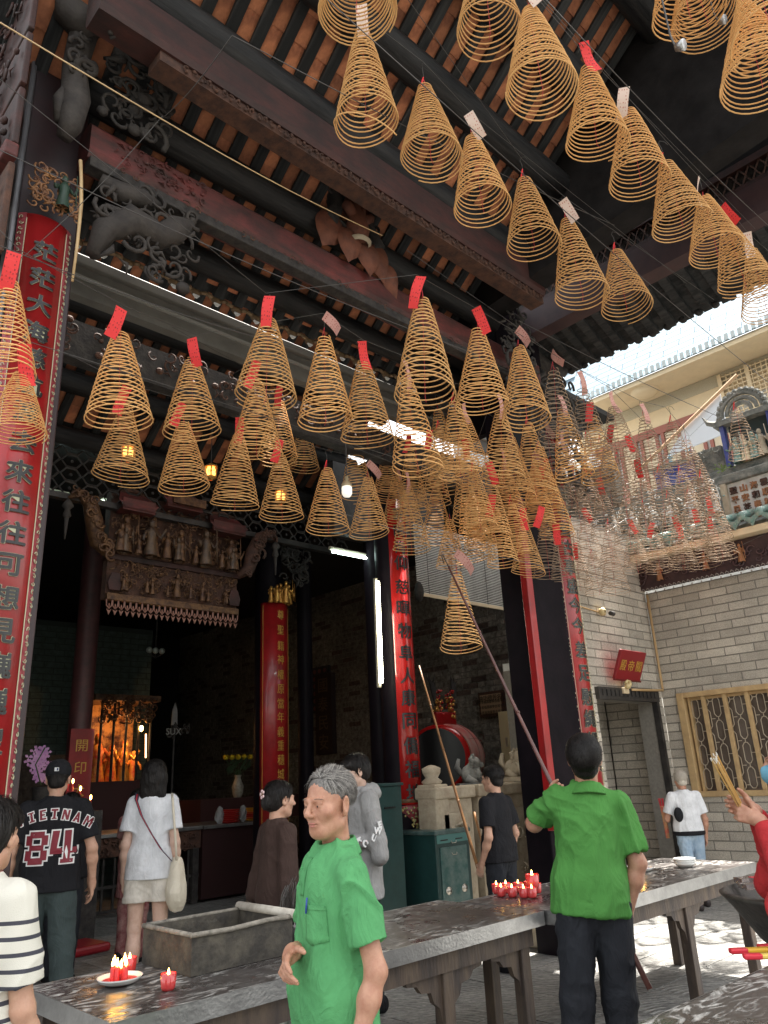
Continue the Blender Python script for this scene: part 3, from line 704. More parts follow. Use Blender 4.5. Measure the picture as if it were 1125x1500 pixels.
# lower eave of the porch, lit from outside, and the grey gutter behind it
le = thing('rear_eave', 'wavy brown eave tiles with added white sky glints above the grey gutter board', 'roof')
wm = MB().lathe([(.0, 0), (.05, 0), (.055, -.02), (.045, -.03)], 9, M=RX(PI/2)); wm.tube([(-.05, 0, 0), (-.08, 0, .012), (-.11, 0, .02)], .02, 5); wm.tube([(.05, 0, 0), (.08, 0, .012), (.11, 0, .02)], .02, 5)
wm = wm.mesh('drip_tile', mat('lit_eave_tile', (.26, .17, .09), .6, (.14, .09, .05), 12), True)
wt = MB().prism([(-.035, 0), (.035, 0), (.012, -.028), (-.012, -.028)], .02).mesh('sky_glint', mat('painted_sky_glint', (.85, .87, .88), .5, emit=None), False)  # white pieces put in for glints of sky between eave and gutter
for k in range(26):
    x = 1.0+k*.223; d = inst('drip_tile', wm, le, (x, 5.44, 5.95+random.uniform(-.008, .008))); inst('sky_glint', wt, d, (.0, -.02, -.05))
gt = thing('gutter_board', 'long plain grey gutter board behind the front beams', 'gutter')
MB().box((-1, 5.62, 5.56), (7.5, 5.72, 5.90)).build('board', GREYB, gt)
MB().box((-1, 5.56, 5.84), (7.5, 5.62, 5.93)).build('upper_lip', GREYB, gt, bev=.01)
MB().box((-1, 5.59, 5.72), (7.5, 5.618, 5.745)).build('bead', mat('pale_bead', (.30, .30, .28), .5), gt)
hb = thing('hall_beam', 'black carved beam just behind the grey gutter board', 'beam')
MB().box((-.5, 6.02, 5.20), (8.2, 6.16, 5.58)).build('beam', CARVK, hb)
b = MB(); carving(b, 1.4, 6.2, 5.26, 5.56, 6.0, 130, 31, 0, (.04, .08)); stuff(b.build('scrollwork', CARVB, hb))
# ------------------------------------------------ hall roof behind the gutter
hr = roof('hall_roof', 'dim orange tiled slope of the main hall roof behind the hanging coils', .9, 6.8, 6.3, 8.5, 5.97, 8.0, (3.2, 7.8), 200)
for y, r in ((7.8, .13), (7.1, .12), (8.35, .12)): purlin(y, r, 1.3, 7.0, None, hr, 'purlin', LOGK, 5.97, 8.0)
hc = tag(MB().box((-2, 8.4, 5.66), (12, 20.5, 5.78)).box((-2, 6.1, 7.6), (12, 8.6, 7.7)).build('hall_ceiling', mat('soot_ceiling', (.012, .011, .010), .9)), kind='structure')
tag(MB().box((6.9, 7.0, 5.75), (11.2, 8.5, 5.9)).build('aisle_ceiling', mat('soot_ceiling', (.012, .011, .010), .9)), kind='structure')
lt = thing('hall_lattice', 'dark pierced lattice panel above the gilded canopy deep in the hall', 'panel')
b = MB()
for i in range(26):
    for j in range(4):
        x = .8+i*.26; z = 4.95+j*.17; b.tube([(x+.12*math.cos(a*PI/3), 8.45, z+.085*math.sin(a*PI/3)) for a in range(7)], .014, 4, cap=False)
        b.ell((x, 8.45, z), (.022, .02, .022), 5, 4)
stuff(b.build('lattice', CARVK, lt)); MB().box((.5, 8.4, 4.80), (7.4, 8.5, 4.87)).box((.5, 8.4, 5.56), (7.4, 8.5, 5.66)).build('frame', WOODK, lt)
# ------------------------------------------------ hall walls
sw = thing('hall_side_wall', 'old rough brick side wall of the hall behind the drum and red column', 'wall')
brick_wall(sw, 'X', 11.0, 5.75, 20.0, 0, 6.4, .36, .105, [BRICKD, BRICKK], MORTD, see=(9.4, 2.6), seed=12, proud=.012, gap=.014, indiv=295)
bw = thing('hall_back_wall', 'dark greenish brick wall beside the lit altar shrine', 'wall')
GRB = mat('green_painted_brick', (.07, .10, .085), .8, (.04, .055, .045), 10, bump=.6)
brick_wall(bw, 'Y', 14.2, -1.0, 7.2, 0, 4.6, .36, .11, [GRB], mat('green_mortar', (.035, .045, .04), .9), see=(4.9, 2.2), seed=13, indiv=120)
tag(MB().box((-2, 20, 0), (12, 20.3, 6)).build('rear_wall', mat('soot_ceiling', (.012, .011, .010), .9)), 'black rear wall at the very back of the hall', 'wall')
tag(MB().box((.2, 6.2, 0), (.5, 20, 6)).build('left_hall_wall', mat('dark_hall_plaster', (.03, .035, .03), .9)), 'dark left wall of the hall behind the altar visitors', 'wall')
MB().box((10.9, 13.2, 3.0), (10.985, 14.1, 4.0)).build('lattice_window', WOODK, sw)
b = MB()
for i in range(5):
    for j in range(6): b.ell((10.89, 13.3+i*.18, 3.1+j*.16), (.01, .06, .05), 6, 4)
stuff(b.build('lattice_petals', mat('dull_rose_lattice', (.16, .06, .05), .6), sw))
# ================================================================== PILLARS AND COUPLET BOARDS
lp = thing('front_pillar', 'dark maroon front pillar at the left holding the black lettered couplet board', 'pillar')
MB().box((1.2, 4.62, 0), (1.60, 5.02, 8.6)).build('shaft', mat('dark_maroon_pillar', (.035, .014, .016), .45, (.02, .012, .014), 4), lp, bev=.01)
MB().box((1.155, 4.60, 0), (1.197, 4.70, 8.6)).build('silvery_moulding', mat('grey_sheen_moulding', (.20, .20, .21), .35, (.10, .10, .11), 5, stretch=(4, 4, .3), metal=.3), lp, bev=.012)
MB().box((1.14, 4.82, 0), (1.197, 5.10, 8.6)).build('side_board', WOODG, lp)
MB().lathe([(.36, 0), (.38, .08), (.30, .22), (.34, .30), (.27, .36)], 20, (1.4, 4.8, 0)).build('stone_base', STONE, lp, True)
pn = thing('wall_panelling', 'red brown carved wall panels at the top left corner beside the pillar', 'panel')
M = wall_M('X', .95)
for (z0, z1, mm) in ((5.35, 5.79, BEAMR2), (5.83, 6.26, BEAMR2), (6.30, 6.9, BEAMR2), (4.56, 5.2, CARVB)):
    MB().box((-4.95, .02, z0), (-4.06, .06, z1), M).build('panel_board', mm, pn, bev=.01)
    b = MB(); carving(b, -4.88, -4.13, z0+.06, z1-.06, .0, 24, int(z0*10), 0, (.03, .07), M); stuff(b.build('relief', mm, pn, True))
MB().box((-4.95, -.02, 5.23), (-4.04, .06, 5.33), M).build('moulding', BEAMR, pn, bev=.01)
def couplet(label, c, r, z0, z1, chars, zs, size, ink, m, border=None, half=1.25, sx=1., top=None, bot=None, outline=None, cat='couplet board', a=-PI/2):
    t = thing('couplet_board', label, cat)
    b = MB(); n = 14; v = []; f = []
    for z in (z0, z1):
        for rr in (r, r-.03):
            for k in range(n+1):
                th = a-half+2*half*k/n; v.append((c[0]+rr*math.cos(th), c[1]+rr*math.sin(th), z))
    N = n+1
    for k in range(n):
        f += [(k, k+1, 2*N+k+1, 2*N+k), (N+k+1, N+k, 3*N+k, 3*N+k+1), (N+k, N+k+1, k+1, k), (2*N+k, 2*N+k+1, 3*N+k+1, 3*N+k)]
    f += [(0, 2*N, 3*N, N), (n, N+n, 3*N+n, 2*N+n)]
    b.add(v, f); b.build('board', m, t, True)
    if border:
        for sg in (-1, 1):
            b = MB(); a0 = a+sg*half; wd = .26
            ths = [a0-sg*wd*q/3 for q in range(4)]
            v = []; 
            for z in (z0, z1): v += [(c[0]+(r+.006)*math.cos(q), c[1]+(r+.006)*math.sin(q), z) for q in ths]
            f = [(q, q+1, q+5, q+4) if sg < 0 else (q+1, q, q+4, q+5) for q in range(3)]
            b.add(v, f).build('border', border, t)
            b = MB(); rng = random.Random(int(abs(c[0])*100)+sg)
            zz = z0+.04
            am = a0-sg*wd*.5
            while zz < z1:
                M2 = T(c[0]+(r+.012)*math.cos(am), c[1]+(r+.012)*math.sin(am), zz) @ RZ(am+PI/2)
                scroll(b, 0, 0, .016, 0, rng, M2, .25); zz += .045
            stuff(b.build('border_carving', outline or CERAM, t))
    if outline:
        for sg in (-1, 1):
            th = a+sg*(half-.26 if border else half-.16); x, y = c[0]+(r+.003)*math.cos(th), c[1]+(r+.003)*math.sin(th)
            MB().tube([(x, y, z0+.04), (x, y, z1-.04)], .004, 4).build('outline', outline, t)
    for ch, z in zip(chars, zs):
        if ink is INK and outline is not None: curved_text(ch, size, PALEEDGE, t, c, r-.003, z, a, sx, .002, 'character_edge')
        curved_text(ch, size, ink, t, c, r, z, a, sx, .0)
    return t
# left couplet
cl, rl = (1.375, 4.73), .22
ys = [368, 408, 447, 487, 525, 565, 606, 650, 694, 738, 784, 830, 878, 926, 976, 1028, 1086, 1146]
zs = [at(62-(y-340)*.06, y, Y=4.52).z for y in ys]
zt = at(75, 322, Y=4.52).z
t = couplet('tall red couplet board with black characters on the left front pillar', cl, rl, .75, zt, '茫茫大海慈航渡去來往往可想見巍巍聖德', zs, .148, INK, LACQ, LACQP, .9, 1.12, outline=PALEEDGE)
b = MB(); rng = random.Random(3); carving(b, -.16, .16, 0, .34, -.05, 80, 3, 0, (.025, .05), T(1.385, 4.51, zt)); stuff(b.build('gilt_scrolls', mat('worn_orange_gilt', (.36, .17, .06), .5, (.12, .05, .03), 14), t, True))
b = MB(); figure(b, .02, .05, .27, -.07, rng, T(1.40, 4.50, zt)); b.build('deity_figure', mat('dark_green_robe', (.03, .06, .04), .5), t, True)
MB().tube([(1.34, 4.5, zt+.30), (1.33, 4.5, zt+.36), (1.40, 4.5, zt+.40), (1.50, 4.5, zt+.30), (1.53, 4.5, zt+.2)], .006, 5).build('hanging_wire', WIRE, t, True)
# right front pillar
rp = thing('front_pillar', 'massive black square pillar behind the man with the raised pole', 'pillar')
MB().box((6.42, 4.56, 0), (7.22, 4.85, 7.0)).build('shaft', BLACKP, rp, bev=.012)
MB().box((6.56, 4.50, 0), (7.30, 5.12, .42)).build('stone_base', STONE, rp, bev=.03)
st = tag(MB().box((6.37, 4.47, 1.05), (6.47, 4.553, 4.35)).build('red_strip', LACQ, None, bev=.008), 'narrow red board edge running up the black right pillar', 'board')
cr_, rr_ = (7.30, 4.69), .19
ys = [885, 915, 950, 985, 1020, 1052, 1085, 1118]; zs = [at(836+(y-885)*.10, y, Y=4.5).z for y in ys]
top_z = at(815, 560, Y=4.5).z
extra = [zs[0]+.22*(k+1) for k in range(9)]
couplet('red couplet board with black characters on the right front pillar beside the courtyard', cr_, rr_, .9, 5.3, '今今差足慰繩繩其盛事古聲教流芳千', zs+extra, .19, INK, LACQ, LACQP, .95, .95, outline=PALEEDGE, a=-PI/2-.12)
# red column with couplet, mid hall
def column(label, x, y, r, z1, m=BLACKP, base=True):
    t = thing('hall_column', label, 'column', (x, y, 0))
    MB().lathe([(r, .3), (r, z1)], 24).build('shaft', m, t, True)
    if base: MB().lathe([(r*1.5, 0), (r*1.6, .08), (r*1.25, .2), (r*1.4, .27), (r*1.1, .32)], 20).build('stone_base', STONE, t, True)
    return t
mc = at(601, 1000, Y=6.45); mx_ = mc.x
column('black column behind the glossy red couplet board in the middle', mx_-.06, 6.66, .17, 5.7)
ys = [826, 861, 892, 925, 957, 990, 1022, 1056, 1092, 1126, 1160]
zs = [at(596+(y-826)*.07, y, Y=6.44).z for y in ys]
zb = at(612, 1178, Y=6.44).z
t = couplet('glossy red half round board with large black characters in the middle', (mx_, 6.64), .20, zb, 4.95, '仰慈暉物阜人康同僑福地', zs, .20, INK, LACQ2, None, 1.3, 1., outline=None, a=-PI/2-.22)
for k, zz in enumerate((zs[0]+.2, zs[0]+.42, zs[0]+.64)): curved_text('海隅蒙'[k], .17, INK, t, (mx_, 6.64), .20, zz, -PI/2-.22, 1., .0)
MB().lathe([(.205, 0), (.212, .02), (.205, .04)], 24, (mx_, 6.64, zb+.02), -PI, 0).build('gilt_band', GILT, t, True)
MB().lathe([(.12, -.40), (.17, -.36), (.18, -.28), (.12, -.26), (.13, -.24), (.20, -.08), (.21, -.02), (.18, 0)], 20, (mx_, 6.64, zb)).build('drum_foot', mat('painted_foot', (.30, .04, .05), .4, (.12, .03, .03), 10), t, True)
b = MB(); rng = random.Random(9)
for k in range(90):
    th = rng.uniform(-PI, 0); q = rng.uniform(.0, 1); rr = .14+.07*q
    b.ell((mx_+rr*math.cos(th), 6.64+rr*math.sin(th), zb-.25+.22*q), (.016, .014, .014), 5, 4)
stuff(b.build('floral_relief', mat('cream_gold_flowers', (.60, .45, .16), .5, (.12, .2, .12), 30), t))
# gold lettered red board
gc = at(409, 1000, Y=9.0); gx_ = gc.x
column('black column behind the red board with gold characters', gx_-.02, 9.24, .20, 5.7)
ys = [905, 927, 950, 970, 992, 1013, 1034, 1054, 1075, 1095, 1116, 1137]
zs = [at(415, y-3, Y=9.0).z for y in ys]
zt2 = at(410, 884, Y=9.0).z
t = couplet('red board with gold characters and gilded figures on top, left of the middle', (gx_, 9.22), .255, 1.0, zt2, '尊聖籍神權原當年義重穗城特開', zs+[zs[-1]-.17, zs[-1]-.34], .15, GOLDP, LACQ, None, 1.2, .8, outline=GOLDP)
b = MB(); 
for k in range(5): figure(b, -.16+k*.08, .0, .34-.04*abs(k-3), -.12-.04*(k % 2), random.Random(k), T(gx_, 9.1, zt2))
carving(b, -.2, .2, 0, .24, -.1, 26, 5, 0, (.02, .04), T(gx_, 9.1, zt2)); b.build('gilt_figures', GOLD, t, True)
# further dark columns
for (px, y, r, lab) in ((447, 9.6, .12, 'slim black column right of the gold lettered board'), (556, 7.4, .15, 'black post beside the vertical lit tube'), (122, 11.4, .16, 'dull red far column left of the shrine')):
    p = at(px, 1000, Y=y); column(lab, p.x, y, r, 5.7, mat('dull_red_column', (.12, .04, .04), .5, (.07, .03, .03), 8) if px == 122 else BLACKP)
p = at(120, 1085, Y=11.15)
t = thing('couplet_board', 'small red board with gold characters beside the far column', 'couplet board')
MB().box((p.x-.17, 11.14, 1.0), (p.x+.17, 11.18, 2.45)).build('board', LACQ, t)
for k, ch in enumerate('開印大吉'): put_text(ch, .18, GOLDP, t, (p.x, 11.135, 2.22-k*.30))
p = at(476, 1045, X=10.9)
t = thing('plaque', 'dark vertical plaque with faint characters on the old brick wall', 'plaque')
MB().box((10.86, p.y-.28, p.z-.85), (10.98, p.y+.28, p.z+.85)).build('board', mat('black_brown_plaque', (.03, .015, .013), .6), t)
for k, ch in enumerate('國泰民安'): put_text(ch, .34, mat('dull_gold_letters', (.12, .08, .04), .6), t, (10.85, p.y, p.z+.6-k*.4), (0, 0, -PI/2))
# fluorescent tubes
def tube_lamp(label, a, b_, m, r=.016):
    t = thing('tube_lamp', label, 'lamp', a); d = Vector(b_)-Vector(a)
    MB().tube([(0, 0, 0), tuple(d)], r, 8).build('lit_tube', m, t, True)
    off = Vector((.0, .05, 0)) if abs(d.z) > .5 else Vector((0, .02, .05))
    MB().tube([tuple(off-d*.04), tuple(off+d*1.04)], .028, 6).build('fitting', mat('lamp_fitting', (.35, .33, .25), .5), t)
    return t
a = at(554, 852, Y=6.30); b_ = at(559.5, 1000, Y=6.30); tube_lamp('bright vertical fluorescent tube on the dark post', a, b_, TUBEL, .015)
a = at(487, 808, Y=7.4); b_ = at(551, 820.5, Y=7.4); tube_lamp('slanting looking horizontal cool fluorescent tube under the beam', a, b_, TUBEC, .016)
for (x0, y0, x1, y1, lab) in ((148, 735, 162, 739, 'short white tube light glimpsed left of the canopy'), (70, 722, 92, 727, 'short white tube light at far left of the canopy')):
    tube_lamp(lab, at(x0, y0, Y=9.2), at(x1+8, y1+1, Y=9.2), TUBEC, .014)
tag(MB().box((6.2, 7.3, at(520, 790, Y=7.4).z), (8.4, 7.5, 5.7)).build('lintel', WOODK), 'dark lintel board above the horizontal tube lamp', 'beam')
# bulb
p = at(508, 715, Y=4.35)
t = thing('hanging_bulb', 'white screw in bulb with ribbed brass coloured collar hanging between the coils', 'bulb', tuple(p))
MB().lathe([(0, -.075), (.03, -.072), (.042, -.05), (.043, .0), (.040, .01)], 18).build('globe', GLASSB, t, True)
MB().lathe([(.043, .01), (.041, .035), (.025, .055), (.016, .06), (.016, .10), (0, .10)], 18).build('collar', mat('brass_collar', (.45, .36, .22), .4, metal=.2), t, True)
MB().tube([(0, 0, .10), (.005, 0, .35), (-.02, 0, .8)], .004, 4).build('cord', WIRE, t)
# roller blind beyond the red column
t = thing('roller_blind', 'pale slatted roller blind hanging between the red board and the black pillar', 'blind')
pA = at(612, 872, Y=7.2); pB = at(738, 896, Y=7.2); zb_ = pA.z; zt_ = at(640, 800, Y=7.2).z+.25
sl = MB().box((0, 0, 0), (1, .006, .012)).mesh('slat', mat('pale_backlit_slat', (.70, .68, .62), .7, (.5, .48, .43), 5))  # brightened slat colour stands in for daylight shining through the blind
nsl = int((zt_-zb_)/.026)
for k in range(nsl): inst('slat', sl, t, (pA.x, 7.2, zb_+.05+k*.026), (0, 0, 0), (pB.x+.25-pA.x, 1, 1))
MB().box((pA.x, 7.185, zb_), (pB.x+.25, 7.215, zb_+.045)).build('bottom_rail', CREAM, t)
for q in (.12, .5, .8): 
    x = pA.x+(pB.x-pA.x)*q; MB().tube([(x, 7.19, zb_-.1), (x, 7.19, zt_)], .004, 4).build('cord', WIRE, t)
# canopy
def cz(px, py): return at(px, py, Y=8.5)
ca = thing('altar_canopy', 'hanging carved gilt canopy with figures and a pierced fringe over the altar', 'canopy')
L = cz(158, 814); Rr = cz(347, 844); x0, x1 = L.x, Rr.x; zb2 = L.z
fz_ = cz(153, 896).z; top = cz(240, 745).z
MB().box((x0-.03, 8.46, zb2-.04), (x1+.03, 8.6, zb2+.03)).build('band', BEAMR2, ca, bev=.01)
MB().box((x0, 8.5, fz_+.16), (x1, 8.62, zb2-.04)).build('panel', CARVB, ca)
b = MB(); carving(b, x0+.05, x1-.05, fz_+.26, zb2-.06, 8.47, 300, 51, 5, (.02, .05)); carving(b, x0+.05, x1-.05, fz_+.26, zb2-.2, 8.43, 0, 52, 6); stuff(b.build('battle_relief', GILT, ca, True))
MB().box((x0, 8.44, fz_+.14), (x1, 8.5, fz_+.22)).build('gilt_rail', GILT, ca, bev=.006)
b = MB(); n = 24
for k in range(n):
    x = x0+.04+(x1-x0-.08)*k/(n-1); b.tube([(x-.035, 8.46, fz_+.14), (x-.03, 8.46, fz_+.07), (x, 8.46, fz_+.03), (x+.03, 8.46, fz_+.07), (x+.035, 8.46, fz_+.14)], .009, 5); b.ell((x, 8.46, fz_+.07), (.012, .01, .03), 6, 4); b.prism([(x-.03, fz_+.03), (x, fz_-.04), (x+.03, fz_+.03), (x, fz_+.01)], .012, T(0, 8.455, 0))
stuff(b.build('pierced_fringe', mat('rose_gilt_fringe', (.22, .10, .07), .5), ca))
for x in (x0+.08, x1-.08):
    MB().prism([(x-.07, fz_+.25), (x+.07, fz_+.25), (x+.09, fz_+.34), (x+.05, fz_+.46), (x-.05, fz_+.46), (x-.09, fz_+.34)], .03, T(0, 8.42, 0)).build('red_cartouche', BEAMR2, ca, bev=.006)
MB().box((x0, 8.52, zb2), (x1, 8.66, top+.1)).build('back_board', CARVB, ca)
b = MB(); carving(b, x0, x1, zb2+.04, top-.05, 8.44, 260, 61, 5, (.025, .055)); carving(b, x0, x1, zb2+.04, top-.28, 8.40, 0, 62, 9); stuff(b.build('court_figures', GILT, ca, True))
b = MB(); 
for k in range(5): figure(b, x0+.14+(x1-x0-.3)*(k/4)**1.1, zb2+.04, .30+.16*(k % 2), 8.36, random.Random(70+k))
stuff(b.build('standing_figures', mat('dark_gilt_robes', (.12, .07, .035), .5, (.04, .025, .018), 12), ca, True))
for (xa, xb, za) in ((x0-.0, x0+.52, top-.10), (x0+.58, x1-.62, top+.06), (x1-.55, x1+.04, top-.14)):
    v = [(xa, 8.30, za+.02), (xa+.08, 8.28, za-.06), (xb-.08, 8.28, za-.06), (xb, 8.30, za+.02), (xb-.1, 8.5, za+.22), (xa+.1, 8.5, za+.22)]
    MB().add(v, [(0, 1, 2, 3), (0, 3, 4, 5)]).add([(xa+.03, 8.285, za-.07), (xb-.03, 8.285, za-.07), (xb-.05, 8.5, za-.09), (xa+.05, 8.5, za-.09)], [(0, 1, 2, 3)]).box((xa+.05, 8.29, za-.09), (xb-.05, 8.32, za+.06)).build('little_roof', BEAMR, ca)
    MB().tube([(xa+.08, 8.5, za+.2), ((xa+xb)/2, 8.48, za+.24), (xb-.08, 8.5, za+.2)], .03, 6).build('roof_ridge', CARVB, ca, True)
MB().box((cz(205, 760).x+.32, 8.25, top+.02), (cz(205, 760).x+.78, 8.28, top+.13)).build('name_plate', GILT, ca)
for sg, xe in ((-1, x0), (1, x1)):
    b = MB(); pts = [(xe, 8.48, zb2), (xe+sg*.16, 8.46, zb2+.12), (xe+sg*.22, 8.44, zb2+.36), (xe+sg*.30, 8.42, zb2+.58), (xe+sg*.45, 8.40, zb2+.66), (xe+sg*.56, 8.4, zb2+.58)]
    b.tube(pts, [.05, .09, .11, .09, .06, .02], 8); rng = random.Random(33+sg)
    for k in range(22):
        q = rng.uniform(0, 1); i = min(4, int(q*5)); p = Vector(pts[i]).lerp(Vector(pts[i+1]), q*5-i); scroll(b, p.x+rng.uniform(-.06, .06), p.z+rng.uniform(-.06, .06), rng.uniform(.04, .08), 8.34, rng, None, .25)
    b.build('phoenix_wing', GILT if sg < 0 else CARVB, ca, True)
    b = MB(); q = pts[-1]; b.lathe([(.0, .0), (.04, -.05), (.07, -.10), (.03, -.14), (.05, -.22), (.01, -.26)], 8, (q[0], q[1], q[2])); b.tube([(q[0], q[1], q[2]-.25), (q[0], q[1], q[2]-.5)], [.025, .01], 6)
    b.build('tassel_lantern', CARVG, ca, True)
# brackets and carving at the columns
bracket('black bunch of carved foliage above the gilded couplet figures', gx_+.05, gx_+.5, 9.0, zt2+.35, zt2+.9, 14, CARVK, 40)
# lanterns glowing between the coils
for (px, py, Y_, lab) in ((188, 664, 7.6, 'small lit golden palace lantern behind the left pair of coils'), (309, 692, 7.6, 'lit golden palace lantern left of the canopy top'), (411, 728, 7.6, 'small lit golden palace lantern behind the lower middle coil')):
    p = at(px, py, Y=Y_); t = thing('palace_lantern', lab, 'lantern', tuple(p)); t.scale = (.75, .75, .75)
    MB().lathe([(.06, -.08), (.085, -.02), (.085, .03), (.06, .09)], 6).build('glowing_panel', mat('lantern_glow', (1, .6, .2), .5, emit=(1, .42, .08), est=1.1), t)
    b = MB(); b.lathe([(.02, .16), (.11, .10), (.12, .08), (.05, .09)], 6); b.lathe([(.03, -.14), (.10, -.09), (.10, -.08), (.03, -.08)], 6)
    for k in range(6): b.tube([(.09*math.cos(k*PI/3), .09*math.sin(k*PI/3), -.09), (.105*math.cos(k*PI/3), .105*math.sin(k*PI/3), .09)], .012, 5)
    rng = random.Random(int(px)); 
    for k in range(16): scroll(b, rng.uniform(-.1, .1), rng.uniform(-.12, .12), .025, -.10, rng)
    b.build('gilt_frame', GOLD, t); MB().tube([(0, 0, .15), (0, 0, .9)], .006, 4).build('chain', WIRE, t)

# ================================================================== ALTAR, COUNTER
sh = thing('altar_shrine', 'glowing warm shrine with red robed deity figures behind thin dark posts', 'shrine')
A = at(132, 1146, Y=12.9); B = at(214, 1146, Y=12.9); zt3 = at(175, 1028, Y=12.9).z; z0 = A.z; x0, x1 = A.x, B.x
WARM = mat('warm_shrine_lining', (.55, .26, .08), .6, (.10, .03, .02), 9, thr=(.4, .6))
MB().box((x0, 13.5, z0), (x1, 13.55, zt3)).build('back_panel', WARM, sh)
MB().box((x0-.06, 12.8, z0-.9), (x1+.1, 13.6, z0)).build('altar_base', mat('dark_altar', (.05, .012, .012), .5), sh)
MB().box((x0-.1, 12.7, zt3), (x1+.1, 13.6, zt3+.1)).build('cornice', GILT, sh)
for k in range(5):
    x = x0+.05+(x1-x0-.1)*k/4; b = MB().tube([(x, 12.75, z0), (x, 12.75, zt3)], .022, 6)
    rng = random.Random(k)
    for q in range(5): scroll(b, x+rng.uniform(-.04, .04), zt3-.05-rng.uniform(0, .3), .06, 12.74, rng)
    b.build('carved_post', CARVK, sh)
RR = mat('red_robe', (.55, .03, .02), .5, (.7, .35, .05), 12)
for k, (q, h) in enumerate(((.22, .8), (.48, .62), (.70, .7), (.88, .5))):
    b = MB(); figure(b, x0+(x1-x0)*q, z0, h, 13.2, random.Random(k+3)); b.build('deity', RR if k != 2 else GOLD, sh, True)
b = MB(); carving(b, x0, x1, zt3-.35, zt3+.05, 12.7, 60, 91, 0, (.05, .1)); stuff(b.build('pierced_valance', GILT, sh))
for k, (q, zz) in enumerate(((.35, .95), (.75, .6))):
    ld = bpy.data.lights.new('shrine_lamp', 'POINT'); ld.energy = 2.6; ld.color = (1, .5, .18); ld.shadow_soft_size = .05
    lo = bpy.data.objects.new('shrine_lamp', ld); COL.objects.link(lo); lo.parent = sh; lo.location = (x0+(x1-x0)*q, 12.95, z0+zz)
MB().ell((at(207, 1067, Y=12.7).x, 12.7, at(207, 1067, Y=12.7).z), (.035, .035, .05), 8, 6).build('lit_bulb', FLAME, sh)
MB().tube([(at(214, 1070, Y=12.7).x, 12.7, at(214, 1075, Y=12.7).z), (at(214, 1100, Y=12.7).x, 12.7, at(214, 1110, Y=12.7).z)], .012, 6).build('lit_rod', mat('lit_rod_glow', (1, .6, .3), .5, emit=(1, .5, .2), est=2), sh)
MB().box((3.0, 13.4, 0), (x0-.1, 13.9, 2.2)).build('dark_cupboard', CARVK, sh)
# halberd rack
t = thing('halberd', 'ceremonial dark halberd with a bird shaped head right of the shrine', 'weapon')
p = at(252, 1150, Y=11.2); q = at(256, 1060, Y=11.2)
MB().tube([(p.x, 11.2, 1.0), (p.x, 11.2, q.z)], .015, 6).build('shaft', CARVK, t)
b = MB(); b.prism([(-.05, 0), (.05, 0), (.04, .22), (0, .34), (-.04, .22)], .02, T(p.x, 11.2, q.z-.02)); b.build('spearhead', STEEL, t)
put_text('SUX', .14, mat('dull_silver_letters', (.30, .30, .28), .4, metal=.3), t, (p.x-.02, 11.18, q.z-.12), ext=.008)
b = MB(); rng = random.Random(2)
for k in range(9): scroll(b, p.x+rng.uniform(-.2, .2), q.z-.12+rng.uniform(-.06, .1), .07, 11.2, rng)
b.build('scroll_head', CARVG, t)
# altar table with carved apron
t = thing('altar_table', 'long dark altar table with carved apron and metal edged top', 'table')
ax0, ax1 = 2.6, at(297, 1215, Y=10.75).x; zt4 = 1.04
MB().box((ax0, 10.75, zt4-.05), (ax1, 11.9, zt4)).build('tabletop', STEEL, t, bev=.005)
MB().box((ax0, 10.80, zt4-.30), (ax1, 10.86, zt4-.055)).build('apron', CARVB, t)
b = MB(); carving(b, ax0+.1, ax1-.1, zt4-.28, zt4-.08, 10.78, 160, 92, 0, (.03, .06)); stuff(b.build('apron_carving', CARVB, t, True))
for x in (ax0+.06, (ax0+ax1)/2, ax1-.08): MB().box((x-.05, 10.78, 0), (x+.05, 10.88, zt4-.30)).build('leg', CARVK, t, bev=.01)
b = MB()
for k in range(int((ax1-ax0)/.16)): b.box((ax0+.1+k*.16, 10.83, .06), (ax0+.13+k*.16, 10.85, zt4-.32))
b.box((ax0, 10.82, .05), (ax1, 10.86, .09)); b.box((ax0, 10.82, .35), (ax1, 10.86, .39)); stuff(b.build('railing', CARVK, t))
t = thing('offering_counter', 'dark red counter with a shiny steel top edge under the offering plates', 'counter')
cx1 = at(398, 1203, Y=10.75).x
MB().box((ax1+.02, 10.78, .04), (cx1+.3, 11.9, .99)).build('body', mat('dark_counter', (.03, .010, .010), .5), t)
MB().box((ax1+.01, 10.72, .99), (cx1+.33, 11.95, 1.035)).build('worktop', STEEL, t, bev=.004)
# plates of offerings
PL = [mat('red_melamine', (.55, .03, .025), .35), mat('yellow_melamine', (.75, .42, .03), .35), mat('orange_melamine', (.65, .15, .03), .35)]
pm = MB().lathe([(0, 0), (.10, 0), (.15, .018), (.152, .022), (.10, .008), (0, .006)], 20)
for (px, n, cols, lab) in ((338, 7, (0, 0, 0, 0, 0, 0, 0), 'red'), (373, 7, (1, 2, 0, 0, 2, 1, 1), 'mixed')):
    p = at(px, 1203, Y=10.95)
    for k in range(n):
        o = MB(); o.lathe([(0, 0), (.10, 0), (.16, .02), (.162, .026), (.10, .010), (0, .008)], 20); o = o.build('plate', PL[cols[k]], None, True, loc=(p.x+random.uniform(-.01, .01), 10.98, 1.036+k*.028))
        w = 'red' if cols[k] == 0 else ('yellow' if cols[k] == 1 else 'orange')
        tag(o, '%s plate, %s in the %s stack on the steel counter' % (w, ('bottom', 'second from bottom', 'third from bottom', 'middle', 'third from top', 'second from top', 'top')[k], 'left all red' if lab == 'red' else 'right red and yellow'), 'plate', 'offering plates stacked on the counter')
